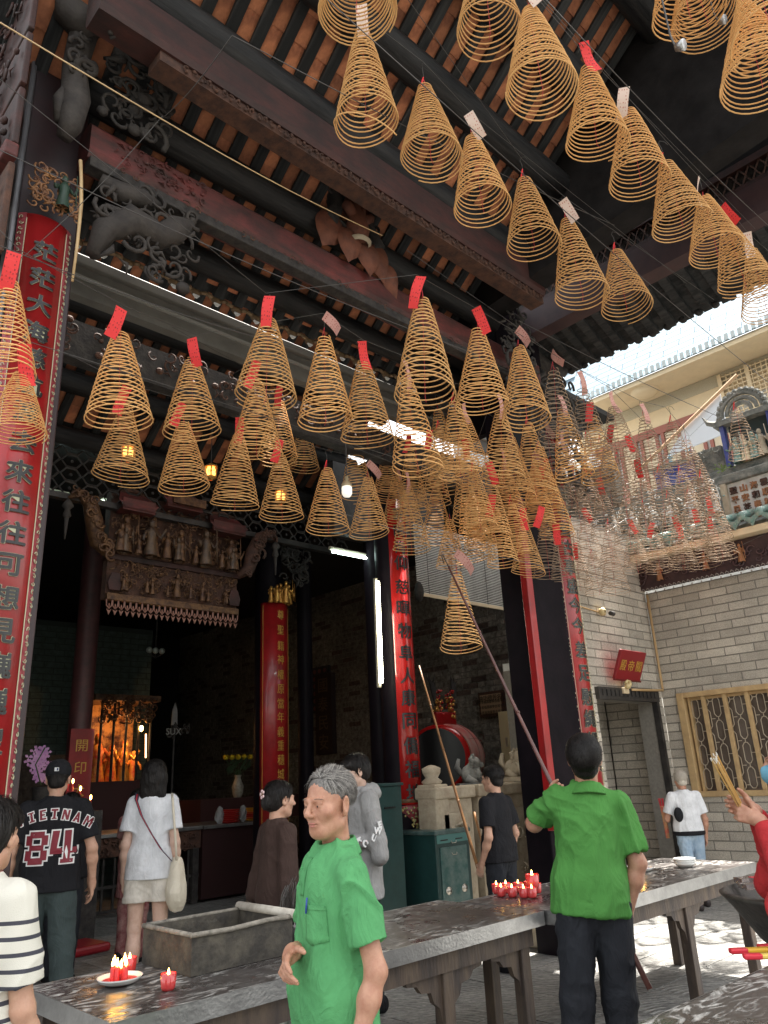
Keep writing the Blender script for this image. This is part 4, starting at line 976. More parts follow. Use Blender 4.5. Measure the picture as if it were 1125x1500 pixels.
for i, (px, py, lab) in enumerate(((323, 1196, 'crumpled clear plastic bag left of the red plates'), (357, 1192, 'crumpled clear plastic bag between the two plate stacks'))):
    p = at(px, py, Y=10.9); b = MB(); b.ell((0, 0, 0), (.07, .05, .12), 12, 9); rng = random.Random(i)
    b.v = [(x*(1+rng.uniform(-.3, .3)), y*(1+rng.uniform(-.3, .3)), z*(1+rng.uniform(-.15, .2))) for x, y, z in b.v]
    tag(b.build('plastic_bag', mat('clear_film', (.55, .57, .58), .15, trans=.5), None, loc=(p.x, 10.93, 1.15)), lab, 'bag')
# vase with yellow flowers, orchids
t = thing('flower_vase', 'white vase of yellow chrysanthemums on the ledge right of the altar', 'vase', (at(348, 1170, Y=12.4).x, 12.4, at(348, 1168, Y=12.4).z))
VS = mat('pale_vase', (.45, .42, .34), .3, (.25, .22, .17), 20)
MB().lathe([(.06, 0), (.09, .05), (.11, .18), (.07, .28), (.05, .33), (.07, .38)], 16).build('vase', VS, t, True)
YF = mat('yellow_petals', (.75, .58, .03), .6)
for k in range(5): 
    b = MB(); rng = random.Random(k); cx = -.26+k*.13
    for q in range(30):
        a = rng.uniform(0, 2*PI); e = rng.uniform(-.2, 1.3); d = Vector((math.cos(a)*math.cos(e), math.sin(a)*math.cos(e), math.sin(e)*.7))*.085
        c = Vector((cx, 0, .68)); s_ = d.cross(Vector((0, 0, 1))).normalized()*.02; b.add([c, c+d*.7+s_, c+d, c+d*.7-s_], [(0, 1, 2, 3)])
    b.ell((cx, 0, .68), (.05, .05, .04), 8, 5); b.build('blossom', YF, t)
b = MB(); rng = random.Random(7)
for k in range(40): 
    a = rng.uniform(-.25, .25); c = Vector((a, rng.uniform(-.05, .05), rng.uniform(.38, .62))); b.add([c, c+Vector((.05, 0, .03)), c+Vector((.08, 0, .09)), c+Vector((.02, 0, .06))], [(0, 1, 2, 3)])
for k in range(5): b.tube([(0, 0, .35), ((-.26+k*.13)*.6, 0, .5), (-.26+k*.13, 0, .66)], .008, 4)
b.build('foliage', mat('dark_leaf_green', (.03, .06, .02), .6), t)
MB().box((7.1, 12.0, 1.0), (10.9, 12.8, at(348, 1168, Y=12.4).z)).build('ledge', mat('dark_red_ledge', (.05, .015, .013), .5)); tag(bpy.data.objects['ledge'], 'dark red ledge at the brick wall under the flower vase', 'shelf')
t = thing('orchid', 'purple orchid spray beside the cap of the baseball jersey man', 'plant'); rng = random.Random(14)
OP = mat('purple_orchid', (.30, .12, .32), .5, (.45, .25, .42), 12)
b = MB()
for k in range(70):
    px = 55+rng.gauss(0, 6)+(8 if k < 35 else 0); py = rng.uniform(1095, 1143); c = at(px, py, Y=9.6)
    a = rng.uniform(0, PI)
    for q in range(3): 
        u = Vector((math.cos(a+q*2.1), 0, math.sin(a+q*2.1)))*.05; w = Vector((-u.z, .3*rng.random()*.05, u.x))*.6; b.add([c, c+u*.6+w*.6, c+u, c+u*.6-w*.6], [(0, 1, 2, 3)])
stuff(b.build('blossoms', OP, t)); MB().tube([at(60, 1150, Y=9.6), at(52, 1120, Y=9.6), at(66, 1095, Y=9.6)], .008, 5).build('stem', mat('dark_leaf_green', (.03, .06, .02), .6), t)
MB().lathe([(.10, 0), (.14, .25), (.15, .28)], 14, tuple(at(62, 1190, Y=9.6))).build('pot', CARVK, t, True)
tag(MB().box((2.2, 9.3, 0), (4.2, 10.2, at(62, 1192, Y=9.6).z)).build('side_table', CARVK), 'dark side table holding the orchid pot at left', 'table')
for i, (px, py, Y_) in enumerate(((107, 1144, 9.5), (118, 1155, 9.5), (133, 1168, 9.5), (101, 1130, 9.5))):
    p = at(px, py, Y=Y_); t = thing('altar_candle', ('small white candle flame', 'second small candle flame', 'rightmost small candle flame', 'topmost small candle flame')[i]+' among the offerings in front of the shrine', 'candle', tuple(p))
    MB().ell((0, 0, 0), (.012, .012, .028), 8, 6).build('flame', FLAME, t); MB().tube([(0, 0, -.22), (0, 0, -.03)], .012, 6).build('stick', WAXR, t)
t = thing('chandelier', 'three dim round globes hanging in the dark above the shrine', 'lamp', tuple(at(228, 953, Y=11.5)))
for k in (-1, 0, 1): MB().ell((k*.11, 0, 0), (.05, .05, .05), 12, 8).build('globe', mat('dim_globe', (.30, .33, .30), .4), t, True)
MB().tube([(-.12, 0, -.05), (0, 0, -.12), (.12, 0, -.05)], .01, 5).tube([(0, 0, -.1), (0, 0, 1.2)], .012, 5).build('stem', CARVK, t)
t = thing('kneeling_cushion', 'flat red kneeling cushion on the floor behind the jersey man', 'cushion', (at(95, 1400, Z=0).x, at(95, 1400, Z=0).y, 0)); t.rotation_euler = (0, 0, .1)
MB().box((-.5, -.25, .0), (.38, .25, .09)).build('cushion', mat('red_vinyl', (.30, .012, .02), .35), t, bev=.03)

# ================================================================== CABINETS, DRUM, BALUSTRADE
c0 = at(637, 1222, Z=1.0); c1 = at(695, 1216, Z=1.0)
t = thing('donation_box', 'green steel donation cabinet with two round locks in front of the red column', 'cabinet', (c0.x, c0.y, 0))
w = c1.x-c0.x; dp = .85
MB().box((0, 0, 0), (w, dp, .985)).build('body', GREENM, t, bev=.006)
MB().box((-.02, -.02, .986), (w+.02, dp+.02, 1.03)).build('lid', mat('worn_green_lid', (.035, .075, .072), .4, (.09, .13, .125), 12), t, bev=.012)
MB().box((.06, -.012, .22), (w-.06, -.001, .86)).build('door', GREENW, t, bev=.003)
MB().box((.02, -.006, .90), (w-.02, -.001, .985)).build('slot_panel', mat('slot_panel_green', (.07, .19, .18), .4), t)
for q in (.24, .68): MB().box((w*q-.055, -.010, .925), (w*q+.055, -.0065, .937)).build('slot', INK, t)
LK = mat('worn_chrome', (.50, .46, .40), .3, metal=.8)
for q in (.27, .73):
    o = MB().lathe([(.0, .03), (.018, .03), (.02, .018), (.036, .015), (.040, 0)], 16, M=T(w*q, -.012, .44) @ RX(PI/2)).build('lock', LK, t, True)
    MB().box((w*q-.004, -.046, .428), (w*q+.004, -.042, .452)).build('keyhole', INK, o)
for zz in (.80, .915): MB().tube([(w/2-.04, -.016, zz), (w/2-.03, -.022, zz-.02), (w/2+.03, -.022, zz-.02), (w/2+.04, -.016, zz)], .004, 5).build('handle', LK, t)
g0 = at(566, 1152, Y=6.2); 
t = thing('tall_cabinet', 'taller dark green steel cabinet behind the hoodie man', 'cabinet')
xL = at(553, 1200, Y=6.2).x; xR = at(590, 1200, Y=6.2).x; zz = at(578, 1151, Y=6.2).z
MB().box((xL-.15, 6.2, 0), (xR, 6.75, zz)).build('body', GREENM, t, bev=.01)
MB().box((xL+.1, 6.19, zz-.22), (xL+.26, 6.198, zz-.205)).build('slot', INK, t)
MB().box((xL-.17, 6.18, zz+.001), (xR+.02, 6.77, zz+.03)).build('lid', GREENM, t, bev=.006)
# balustrade
bal = thing('stone_balustrade', 'carved pale stone balustrade with thick coping behind the man in black', 'balustrade')
Yb = 6.1
bx0 = at(640, 1180, Y=Yb).x; bx1 = at(699, 1180, Y=Yb).x; bz = at(660, 1152, Y=Yb).z; bx2 = at(772, 1180, Y=Yb).x
def rail(x0, x1, zt):
    MB().box((x0, Yb, zt-.13), (x1, Yb+.34, zt)).build('coping', STONE, bal, bev=.02)
    MB().box((x0+.03, Yb+.05, .18), (x1-.03, Yb+.28, zt-.131)).build('panel', STONE, bal, bev=.01)
    MB().box((x0+.12, Yb+.02, .35), (x1-.12, Yb+.049, zt-.28)).build('raised_panel', STONE, bal, bev=.03)
    b = MB(); carving(b, x0+.2, x1-.2, .45, zt-.38, Yb+.02, 26, int(x0*10), 0, (.05, .1)); stuff(b.build('relief', STONE, bal, True))
    MB().box((x0-.02, Yb-.05, 0), (x1+.02, Yb+.4, .18)).build('plinth', STONE, bal, bev=.02)
rail(bx0, bx1, bz); rail(bx1+.06, bx2+.9, bz+.0)
px_ = at(634, 1165, Y=Yb+.16).x
def bpost(x, zt):
    MB().box((x-.11, Yb+.02, 0), (x+.11, Yb+.30, zt)).build('post', STONE, bal, bev=.015)
    MB().lathe([(.10, 0), (.12, .03), (.07, .07), (.10, .12), (.11, .17), (.05, .2), (0, .21)], 14, (x, Yb+.16, zt)).build('finial', STONE, bal, True)
bpost(px_, bz+.03)
# stone lions on the coping
LST = mat('grey_weathered_lion', (.36, .36, .34), .8, (.16, .16, .15), 9, bump=.6)
def lion(label, p, m, sc=1., rz=0):
    t = thing('stone_lion', label, 'statue', p, rz)
    b = MB(); b.ell((0, .0, .10), (.09, .12, .11), 12, 8); b.ell((0, -.06, .22), (.075, .075, .08), 12, 8); b.ell((-.0, -.13, .20), (.045, .045, .035), 10, 6)
    rng = random.Random(2)
    for k in range(16): a = rng.uniform(0, 2*PI); b.ell((.07*math.cos(a), -.03+.03*rng.random(), .22+.07*math.sin(a)), (.025, .03, .025), 6, 4)
    for sg in (-1, 1): b.tube([(sg*.05, -.07, .16), (sg*.055, -.10, .08), (sg*.055, -.12, .0)], [.035, .03, .03], 7); b.tube([(sg*.07, .06, .06), (sg*.09, .0, .02), (sg*.08, -.06, .0)], [.05, .04, .03], 7); b.ell((sg*.05, -.04, .31), (.015, .015, .025), 6, 4)
    b.tube([(0, .1, .1), (0, .16, .18), (0, .13, .28)], [.03, .04, .02], 6)
    b.build('body', m, t, True); t.scale = (sc, sc, sc)
    MB().box((-.12, -.18, -.05), (.12, .16, 0)).build('plinth', m, t)
    return t
p = at(690, 1142, Y=Yb+.5); lion('grey stone lion with its mouth open in front of the drum', (p.x, p.y, p.z-.04), LST, 1.05, .9)
p = at(755, 1148, Y=Yb+.2); lion('sunlit pale lion finial beside the black pillar', (p.x, p.y, bz+.06), STONE, 1.05, .3)
# big drum
dr = thing('temple_drum', 'huge red barrel drum with a black head behind the balustrade', 'drum')
dc = at(672, 1108, Y=7.9); rD = .50
DRM = mat('dusty_drum_shell', (.42, .28, .24), .6, (.50, .10, .09), 2.2, thr=(.4, .6), bump=.1)
Md = T(dc.x-.25, 7.9, dc.z-.02) @ RZ(R(28)) @ RY(PI/2)
prof = [(rD*.80, -.55), (rD*.95, -.35), (rD*1.02, 0), (rD*.97, .35), (rD*.84, .60)]
MB().lathe(prof, 40, M=Md).build('shell', DRM, dr, True)
b = MB(); b.lathe([(0, -.57), (rD*.8, -.57), (rD*.82, -.53)], 40, M=Md); b.build('drumhead', mat('black_hide', (.008, .008, .009), .3), dr)
b = MB(); b.lathe([(rD*.80, -.58), (rD*.90, -.56), (rD*.92, -.44), (rD*.86, -.42)], 40, M=Md); b.build('red_rim', LACQ2, dr, True)
b = MB()
for k in range(9): 
    a = k*2*PI/9
    b.tube([Md @ Vector((r_*1.003*math.cos(a), r_*1.003*math.sin(a), z_)) for r_, z_ in prof[1:]], .004, 4)
for z_, r_ in ((-.1, rD*1.013), (.22, rD*1.0)): b.tube([Md @ Vector((r_*math.cos(a*PI/20), r_*math.sin(a*PI/20), z_)) for a in range(41)], .004, 4, cap=False)
b.build('shell_seam', mat('seam_brown', (.22, .12, .10), .7), dr)
MB().box((dc.x-.9, 7.6, 0), (dc.x+.6, 8.4, dc.z-.42)).build('stand', mat('dark_red_stand', (.10, .02, .02), .5), dr, bev=.02)
pc = at(652, 1055, Y=7.7)
fo = thing('festival_ornament', 'red and gold tinsel ornament with dark feathers on top of the drum', 'ornament', tuple(pc))
b = MB(); rng = random.Random(6)
for sg in (-1, 1):
    for k in range(34): q = rng.random(); b.ell((sg*(.14+rng.uniform(-.06, .06)), rng.uniform(-.05, .05), .02+q*.32), (.03-.012*q, .025, .03-.012*q), 7, 5)
b.ell((0, 0, .05), (.05, .04, .05), 8, 6); b.build('gold_baubles', GOLD, fo, True)
MB().box((-.22, -.04, -.10), (.22, .05, .12)).build('red_band', LACQ, fo, bev=.03)
b = MB()
for sg in (-1, 1):
    for k in range(40): x = sg*(.12+rng.uniform(-.04, .05)); b.ell((x, rng.uniform(-.06, .06), rng.uniform(.05, .42)), (.018, .018, .018), 6, 4)
b.build('red_baubles', LACQ2, fo, True)
b = MB()
for sg in (-1, 1):
    for k in range(8): x = sg*.18; b.tube([(x, 0, .2), (x+sg*rng.uniform(0, .1), 0, .45), (x+sg*rng.uniform(.02, .22)-(.05*sg), 0, .62+rng.uniform(-.1, .06))], [.015, .02, .003], 4)
b.build('dark_feathers', CARVK, fo)
# framed notice + cream locker
p0 = at(722, 1031, X=10.93)
t = thing('framed_notice', 'brown framed notice with lines of characters on the old brick wall', 'notice')
pw, ph = (at(702, 1031, X=10.93).y-at(739, 1031, X=10.93).y), (at(722, 1013, X=10.93).z-at(722, 1050, X=10.93).z)
MB().box((10.88, p0.y-pw/2, p0.z-ph/2), (10.97, p0.y+pw/2, p0.z+ph/2)).build('frame', CARVB, t, bev=.01)
MB().box((10.865, p0.y-pw/2+.05, p0.z-ph/2+.05), (10.879, p0.y+pw/2-.05, p0.z+ph/2-.05)).build('sheet', mat('tan_notice_paper', (.36, .24, .14), .7), t)
put_text('香油功德芳名錄', .11, INK, t, (10.86, p0.y, p0.z+ph*.24), (0, 0, -PI/2), sx=.95)
for k in range(4): put_text('敬奉者福壽康寧合境平安', .06, INK, t, (10.86, p0.y, p0.z+.04-k*.09), (0, 0, -PI/2), ext=.001)
q0 = at(729, 1043, X=10.0); q1 = at(757, 1043, X=10.0)
t = thing('cream_locker', 'cream steel locker with a small handle behind the balustrade', 'cabinet')
LC = mat('cream_steel', (.52, .43, .25), .5)
MB().box((10.0, q1.y-.4, 0), (10.5, q0.y, q0.z)).build('body', LC, t, bev=.01)
MB().box((9.985, q1.y-.3, .1), (9.999, q0.y-.08, q0.z-.06)).build('door', LC, t, bev=.004)
MB().box((9.96, q0.y-.16, at(733, 1085, X=10).z-.10), (9.984, q0.y-.13, at(733, 1085, X=10).z+.04)).build('handle', LK, t)
p = at(712, 1100, Y=9.0); t = thing('flower_rack', 'clutter of red and green ribbons beside the drum', 'decoration'); b = MB(); rng = random.Random(8)
for k in range(30): c = Vector((p.x+rng.uniform(-.3, .35), 9.0, p.z+rng.uniform(-.7, .3))); b.box(c, c+Vector((.08, .02, rng.uniform(.05, .2))))
b.build('ribbons', mat('dark_ribbons', (.16, .03, .03), .5, (.03, .07, .05), 10), t)
p = at(614, 867, Y=6.9); tag(MB().ell((p.x, 6.9, p.z), (.06, .07, .14), 12, 9).build('black_gourd', CARVK, None, True), 'black oval horn speaker hanging at the left edge of the roller blind', 'speaker')
# ================================================================== SIGN OVER THE DOOR
t = thing('door_sign', 'tilted red signboard with gold characters above the doorway', 'sign')
pa, pb_, pc_, pd = at(884, 992, Y=5.36), at(943, 997, Y=5.30), at(956, 955, Y=5.02), at(899, 951, Y=5.06)
# rectangle hanging forward from the wall at its top
w = (pb_-pa).length; cx = (pa.x+pb_.x)/2; th = R(24)
M = T(cx-.02, 5.30, at(914, 996, Y=5.32).z) @ RX(th)
w = .66; h = .40
MB().box((-w/2, -.03, 0), (w/2, .01, h), M).build('board', mat('dark_red_sign', (.24, .012, .018), .35), t, bev=.006)
MB().box((-w/2-.02, -.038, -.012), (w/2+.02, -.02, .012), M).build('lower_edge', mat('sign_edge', (.12, .01, .01), .4), t)
for k, ch in enumerate('殿帝關'):
    o = put_text(ch, .16, GOLDP, t, (0, 0, 0)); o.matrix_local = M @ T(-.20+k*.20, -.034, h*.5)
b = MB(); b.ell((0, 0, 0), (.05, .04, .04), 8, 6); b.ell((.06, 0, .03), (.03, .03, .03), 8, 6); b.tube([(-.05, 0, .04), (0, 0, .07), (.08, 0, .06)], .02, 6)
o = b.build('gilt_lion_bracket', mat('cream_gilt', (.6, .47, .24), .5), t, True, loc=(cx-.04, 5.27, at(914, 1003, Y=5.3).z-.02))
MB().box((cx-.10, 5.3, at(914, 1010, Y=5.3).z-.05), (cx+.04, 5.37, at(914, 1010, Y=5.3).z+.03)).build('mounting', CREAM, t, bev=.01)
p = at(880, 897, Y=5.36); t = thing('wall_spotlight', 'small beige spotlight on a thin pipe high on the brick wall', 'lamp')
MB().lathe([(0, 0), (.05, .01), (.06, .06), (.02, .08)], 12, M=T(p.x-.02, 5.36, p.z) @ RX(PI/2)).build('rose', mat('cream_gilt', (.6, .47, .24), .5), t, True)
MB().lathe([(0, 0), (.03, 0), (.035, .08), (0, .08)], 10, M=T(p.x+.07, 5.26, p.z-.02) @ RY(PI/2)).build('lamp_head', CARVK, t, True)
MB().tube([(p.x-.02, 5.37, p.z), (p.x-.5, 5.37, p.z+.03)], .010, 6).build('conduit', GOLDP2, t)
# ================================================================== TABLES
def long_table(label, x0, x1, y0, y1, zt, legs, top=ASH, edge=STEEL, curvy=True):
    t = thing('incense_table', label, 'table'); 
    MB().box((x0, y0, zt-.012), (x1, y1, zt)).build('tabletop', top, t, bev=.003)
    b = MB(); e = .006
    b.box((x0-e, y0-e, zt-.075), (x1+e, y0, zt+.001)); b.box((x0-e, y1, zt-.075), (x1+e, y1+e, zt+.001)); b.box((x0-e, y0+.0005, zt-.075), (x0, y1-.0005, zt+.001)); b.box((x1, y0+.0005, zt-.075), (x1+e, y1-.0005, zt+.001))
    b.build('steel_edging', edge, t)
    MB().box((x0+.05, y0+.05, zt-.18), (x1-.05, y0+.08, zt-.078)).build('front_apron', IRON, t); MB().box((x0+.05, y1-.08, zt-.18), (x1-.05, y1-.05, zt-.078)).build('rear_apron', IRON, t)
    MB().box((x0+.05, y0+.081, zt-.07), (x1-.05, y1-.081, zt-.02)).build('underframe', IRON, t)
    for x in legs:
        for y in (y0+.06, y1-.13):
            MB().box((x-.04, y, 0), (x+.04, y+.075, zt-.18)).build('leg', IRON, t, bev=.006)
            if curvy:
                b = MB()
                for sg in (-1, 1):
                    if x+sg*.2 < x0 or x+sg*.2 > x1: continue
                    q = [(.04, -.18), (.30, -.18), (.29, -.205), (.22, -.215), (.19, -.25), (.12, -.26), (.10, -.31), (.06, -.34), (.04, -.42)]
                    b.prism([(x+sg*u, zt+w_) for u, w_ in (q if sg > 0 else q[::-1])], .03, T(0, y+.02, 0))
                b.build('leg_bracket', IRON, t)
    return t
long_table('long ash dusted steel incense table crossing the foreground, left half', 1.47, 4.14, 3.06, 3.90, .80, (1.85, 3.45-.1, 4.02))
long_table('ash dusted steel incense table to the right of the man in green with the pole', 4.17, 6.86, 2.90, 3.72, .80, (4.3, 5.74, 6.74))
nt = long_table('nearest grey ash covered incense table at the bottom right corner', 2.20, 4.8, .45, 1.56, .85, (2.7, 4.6), ASH2, ASH2, False)
nt.rotation_euler = (0, 0, R(-2.5))
# bench frame near bottom left under table
# ash trough
t = thing('ash_trough', 'rusty grey sheet metal ash trough standing on the incense table', 'trough')
tz = .802; c = [at(207, 1406, Z=tz), at(282, 1431, Z=tz)]
tx0, ty0 = c[1].x, c[1].y-.0; tx0 = at(282, 1431, Z=tz).x
TR = mat('scorched_sheet_metal', (.05, .045, .04), .6, (.13, .115, .09), 9, metal=.4, bump=.4, thr=(.4, .7))
TRL = mat('ash_caked_rim', (.34, .31, .26), .8, (.10, .09, .075), 14, bump=.5)
ty0_, ty1_ = 3.42, 3.88; tx0_, tx1_ = 2.0, 2.56; hh = .165; w_ = .008
t.location = (0, 0, 0)
b = MB().box((tx0_, ty0_, tz), (tx1_, ty1_, tz+.01)); b.build('bottom', TR, t)
MB().box((tx0_, ty0_, tz+.01), (tx1_, ty0_+w_, tz+hh)).build('side', TR, t); MB().box((tx0_, ty1_-w_, tz+.01), (tx1_, ty1_, tz+hh)).build('side', TR, t)
MB().box((tx0_, ty0_+w_, tz+.01), (tx0_+w_, ty1_-w_, tz+hh)).build('side', TR, t); MB().box((tx1_-w_, ty0_+w_, tz+.01), (tx1_, ty1_-w_, tz+hh)).build('side', TR, t)
MB().tube([(tx0_-.01, ty0_-.005, tz+hh), (tx0_+.2, ty0_-.008, tz+hh-.004), (tx0_+.4, ty0_-.005, tz+hh+.004), (tx1_+.01, ty0_-.005, tz+hh)], .012, 6).tube([(tx0_, ty0_, tz+hh), (tx0_, ty1_, tz+hh)], .012, 6).tube([(tx0_, ty1_, tz+hh), (tx1_, ty1_, tz+hh)], .010, 6).build('rolled_rim', TRL, t, True)
MB().tube([(tx1_, ty0_-.02, tz+hh+.01), (tx1_, ty1_+.02, tz+hh+.012)], .022, 8).build('white_pipe_rim', mat('off_white_pipe', (.62, .58, .50), .6, (.4, .36, .3), 10), t, True)
b = MB(); rng = random.Random(4)
nn = 14
v = [(tx0_+w_+(tx1_-tx0_-2*w_)*i/nn, ty0_+w_+(ty1_-ty0_-2*w_)*j/nn, tz+.05+.03*rng.random()) for j in range(nn+1) for i in range(nn+1)]
b.add(v, [(j*(nn+1)+i, j*(nn+1)+i+1, (j+1)*(nn+1)+i+1, (j+1)*(nn+1)+i) for j in range(nn) for i in range(nn)]); b.build('ash', mat('grey_ash', (.36, .33, .28), .9, (.2, .18, .15), 20), t)
for k in range(5): MB().tube([(tx0_+.15+k*.03, ty0_+.1+k*.03, tz+.09), (tx0_+.3, ty0_+.14+k*.02, tz+.10), (tx0_+.42+k*.02, ty0_+.2+k*.03, tz+.09)], .005, 5).build('coil_remnant', mat('incense_paste', (.60, .36, .13), .7), t)
# tin of wire hooks beside trough
p = at(425, 1405, Z=.80); t = thing('hook_tin', 'round tin crammed with bent wire hooks beside the ash trough', 'container', (2.74, 3.55, .802))
MB().lathe([(0, 0), (.13, 0), (.14, .11), (.135, .11), (.125, .01)], 20).build('tin', STEEL, t, True)
b = MB(); rng = random.Random(10)
for k in range(60):
    a = rng.uniform(0, 2*PI); r0 = .10*math.sqrt(rng.random()); h_ = .16+rng.uniform(0, .12); d = rng.uniform(0, 2*PI); x, y = r0*math.cos(a), r0*math.sin(a)
    b.tube([(x, y, .02), (x+.02*math.cos(a), y+.02*math.sin(a), h_), (x+.03*math.cos(d), y+.03*math.sin(d), h_+.04), (x+.06*math.cos(d), y+.06*math.sin(d), h_), (x+.07*math.cos(d), y+.07*math.sin(d), h_-.06)], .0022, 4)
stuff(b.build('wire_hooks', WIRE, t))
# candles
def dish(label, p, ncand, lit=True, seed=0):
    t = thing('candle_dish', label, 'dish', p)
    MB().lathe([(0, 0), (.055, 0), (.085, .012), (.095, .028), (.098, .030), (.088, .018), (.05, .008), (0, .008)], 28).build('dish', WHITE, t, True)
    MB().lathe([(0, .012), (.05, .012), (.075, .016)], 24).build('wax_pool', WAXR, t, True)
    rng = random.Random(seed)
    for k in range(ncand):
        x, y = rng.uniform(-.03, .03), rng.uniform(-.02, .02); h_ = rng.uniform(.05, .08)
        c = MB().lathe([(.011, .008), (.010, h_), (.006, h_+.003), (0, h_)], 10, (x, y, 0)).build('candle', WAXR, t, True)
        MB().lathe([(0, 0), (.007, .008), (.006, .018), (.002, .032), (0, .038)], 8, (x, y, h_+.003)).build('flame', FLAME, c, True)
    return t
dish('white saucer with a clump of burning red candles at the left end of the table', tuple(at(175, 1441, Z=.802)), 6, seed=1)
def glass(label, p, group=None, sc=1.):
    t = thing('candle_glass', label, 'candle', p, 0, group)
    MB().lathe([(0, .0), (.026, .0), (.030, .012), (.034, .062), (.032, .062), (.030, .050)], 18).build('glass', mat('clear_glass_rim', (.62, .05, .05), .08, coat=.6), t, True)
    MB().lathe([(0, .007), (.0262, .008), (.031, .050), (0, .050)], 18).build('red_wax', REDGLOW, t, True)
    MB().lathe([(0, 0), (.006, .006), (.004, .018), (0, .03)], 8, (0, 0, .052)).build('flame', FLAME, t, True); t.scale = (sc, sc, sc); return t
glass('red candle in a small glass standing alone near the front table edge', tuple(at(246, 1450, Z=.802)))
glass('red candle in a small glass behind the white saucer', tuple(at(189, 1424, Z=.802)))
k = 0
for i, (px, py) in enumerate(((735, 1313), (751, 1314), (768, 1315), (780, 1315), (742, 1308), (760, 1307), (775, 1305), (787, 1308), (728, 1309))):
    glass('lit red candle glass, '+('leftmost in the front row', 'second in the front row', 'third in the front row', 'rightmost in the front row', 'left in the middle row', 'centre of the middle row', 'right of the middle row', 'nearest the green shirt in the cluster', 'leftmost at the back of the cluster')[i], tuple(at(px, py, Z=.802)), 'red candle glasses clustered on the table')
glass('tall red candle glass nearest the back of the pole man', tuple(at(781, 1301, Z=.84)), None, 1.4)
dish('white saucer with two tall red candles right of the pole man', tuple(at(940, 1276, Z=.802)), 2, seed=3)
t = bpy.data.objects['candle_dish.001']
for c in list(t.children):
    if c.name.startswith('candle'): c.scale = (1, 1, 1.9)
dish('white saucer with one red candle just behind the elbow of the pole man', tuple(at(905, 1283, Z=.802)), 1, seed=4)
for i in range(3):
    p = at(1004, 1270, Z=.802); b = MB().lathe([(0, 0), (.05, 0), (.075, .02), (.088, .034), (.084, .034), (.06, .012), (0, .008)], 26)
    tag(b.build('bowl', WHITE, None, True, loc=(p.x, p.y, .802+i*.016)), '%s of three nested white bowls on the right table' % ('bottom', 'middle', 'top')[i], 'bowl', 'nested white bowls on the right table')
# censer bowl + packages at right edge
p = at(1160, 1330, Z=.8)
t = thing('iron_censer', 'blackened iron censer bowl at the right edge under the incense packets', 'censer')
cc = at(1200, 1306, Z=.98)
MB().lathe([(.07, -.62), (.16, -.60), (.12, -.50), (.10, -.42), (.16, -.34), (.30, -.20), (.40, -.06), (.44, -.015), (.45, 0), (.42, .01), (.38, -.06), (0, -.2)], 30, (cc.x, cc.y, cc.z)).build('bowl', mat('blackened_iron', (.045, .04, .038), .5, (.10, .09, .08), 9, metal=.5, bump=.4), t, True)
MB().lathe([(.2, -.98), (.16, -.62)], 16, (cc.x, cc.y, cc.z)).build('pedestal', CARVK, t, True)
rng = random.Random(31)
for i, (px, py, lab) in enumerate(((1095, 1292, 'upper clear packet of red incense resting on the iron censer'), (1102, 1301, 'lower clear packet of incense with tan sticks resting on the iron censer'))):
    p = at(px, py, Z=1.0); t = thing('incense_packet', lab, 'packet', (p.x+.02, p.y, p.z)); t.rotation_euler = (0, 0, R(-38))
    b = MB()
    for k in range(14): y = -.03+.06*k/13; b.tube([(-.0, y, .006*(k % 3)), (.40, y*.8, .006*(k % 3))], .003, 4)
    b.build('incense_sticks', mat('tan_incense', (.50, .22, .09), .7), t)
    MB().box((-.06, -.042, -.004), (.40, .042, .020)).build('clear_sleeve', mat('crinkled_film', (.80, .72, .72), .12, trans=.85, bump=.6, bscale=30), t)
    MB().box((.0, -.036, .0205), (.30, .0, .0225)).build('red_label', mat('packet_red', (.65, .03, .05), .4), t)
for i, (px, py, a, m1, lab) in enumerate(((1070, 1397, -46, PL[1], 'yellow packet of incense with a red end on the nearest table'), (1090, 1405, -52, mat('cream_yellow', (.75, .55, .12), .4), 'second pale yellow incense packet lying behind the first on the nearest table'), (1112, 1391, -44, mat('orange_packet', (.6, .18, .05), .4), 'orange packet at the right edge of the nearest table'))):
    p = at(px, py, Z=.86); t = thing('incense_packet', lab, 'packet', tuple(p)); t.rotation_euler = (0, 0, R(a))
    MB().box((0, -.018, 0), (.45, .018, .018)).build('sleeve', m1, t, bev=.006); MB().box((-.002, -.019, -.0005), (.07, .019, .019)).build('red_end', mat('packet_red', (.65, .03, .05), .4), t, bev=.006)
# poles
def pole(label, a, b_, r, m=BAMB, hook=True):
    t = thing('hooked_pole', label, 'pole'); a = Vector(a); b_ = Vector(b_); n = 9
    MB().tube([a.lerp(b_, i/n)+Vector((0, 0, -.01*math.sin(PI*i/n))) for i in range(n+1)], [r*(1-.45*i/n) for i in range(n+1)], 10).build('shaft', m, t, True)
    for q in (.3, .55, .78): p = a.lerp(b_, q); d = (b_-a).normalized()*.006; MB().tube([p-d, p+d], r*(1-.45*q)*1.12, 10).build('node', m, t, True)
    if hook: d = (b_-a).normalized(); u = d.orthogonal().normalized(); MB().tube([b_, b_+d*.12, b_+d*.16+u*.04, b_+d*.10+u*.07], .004, 5).build('fork_hook', WIRE, t, True)
    return t
POLEM = mat('dark_red_pole', (.13, .045, .035), .35, (.07, .025, .02), 6, coat=.3)
def atD(px, py, D):
    q = ray(px, py); return Vector((0, 0, EYE))+q*(D/math.hypot(q.x, q.y))
PA = atD(952, 1449, 4.4); PB = atD(657, 830, 5.55)
pole('long dark red pole lifted by the man in green towards the hanging coil', PA, PB, .0145, POLEM)
pole('thin bamboo pole leaning between the green cabinet and the man in black', at(700, 1272, Y=5.2), at(614, 975, Y=5.9), .016, BAMB, False)
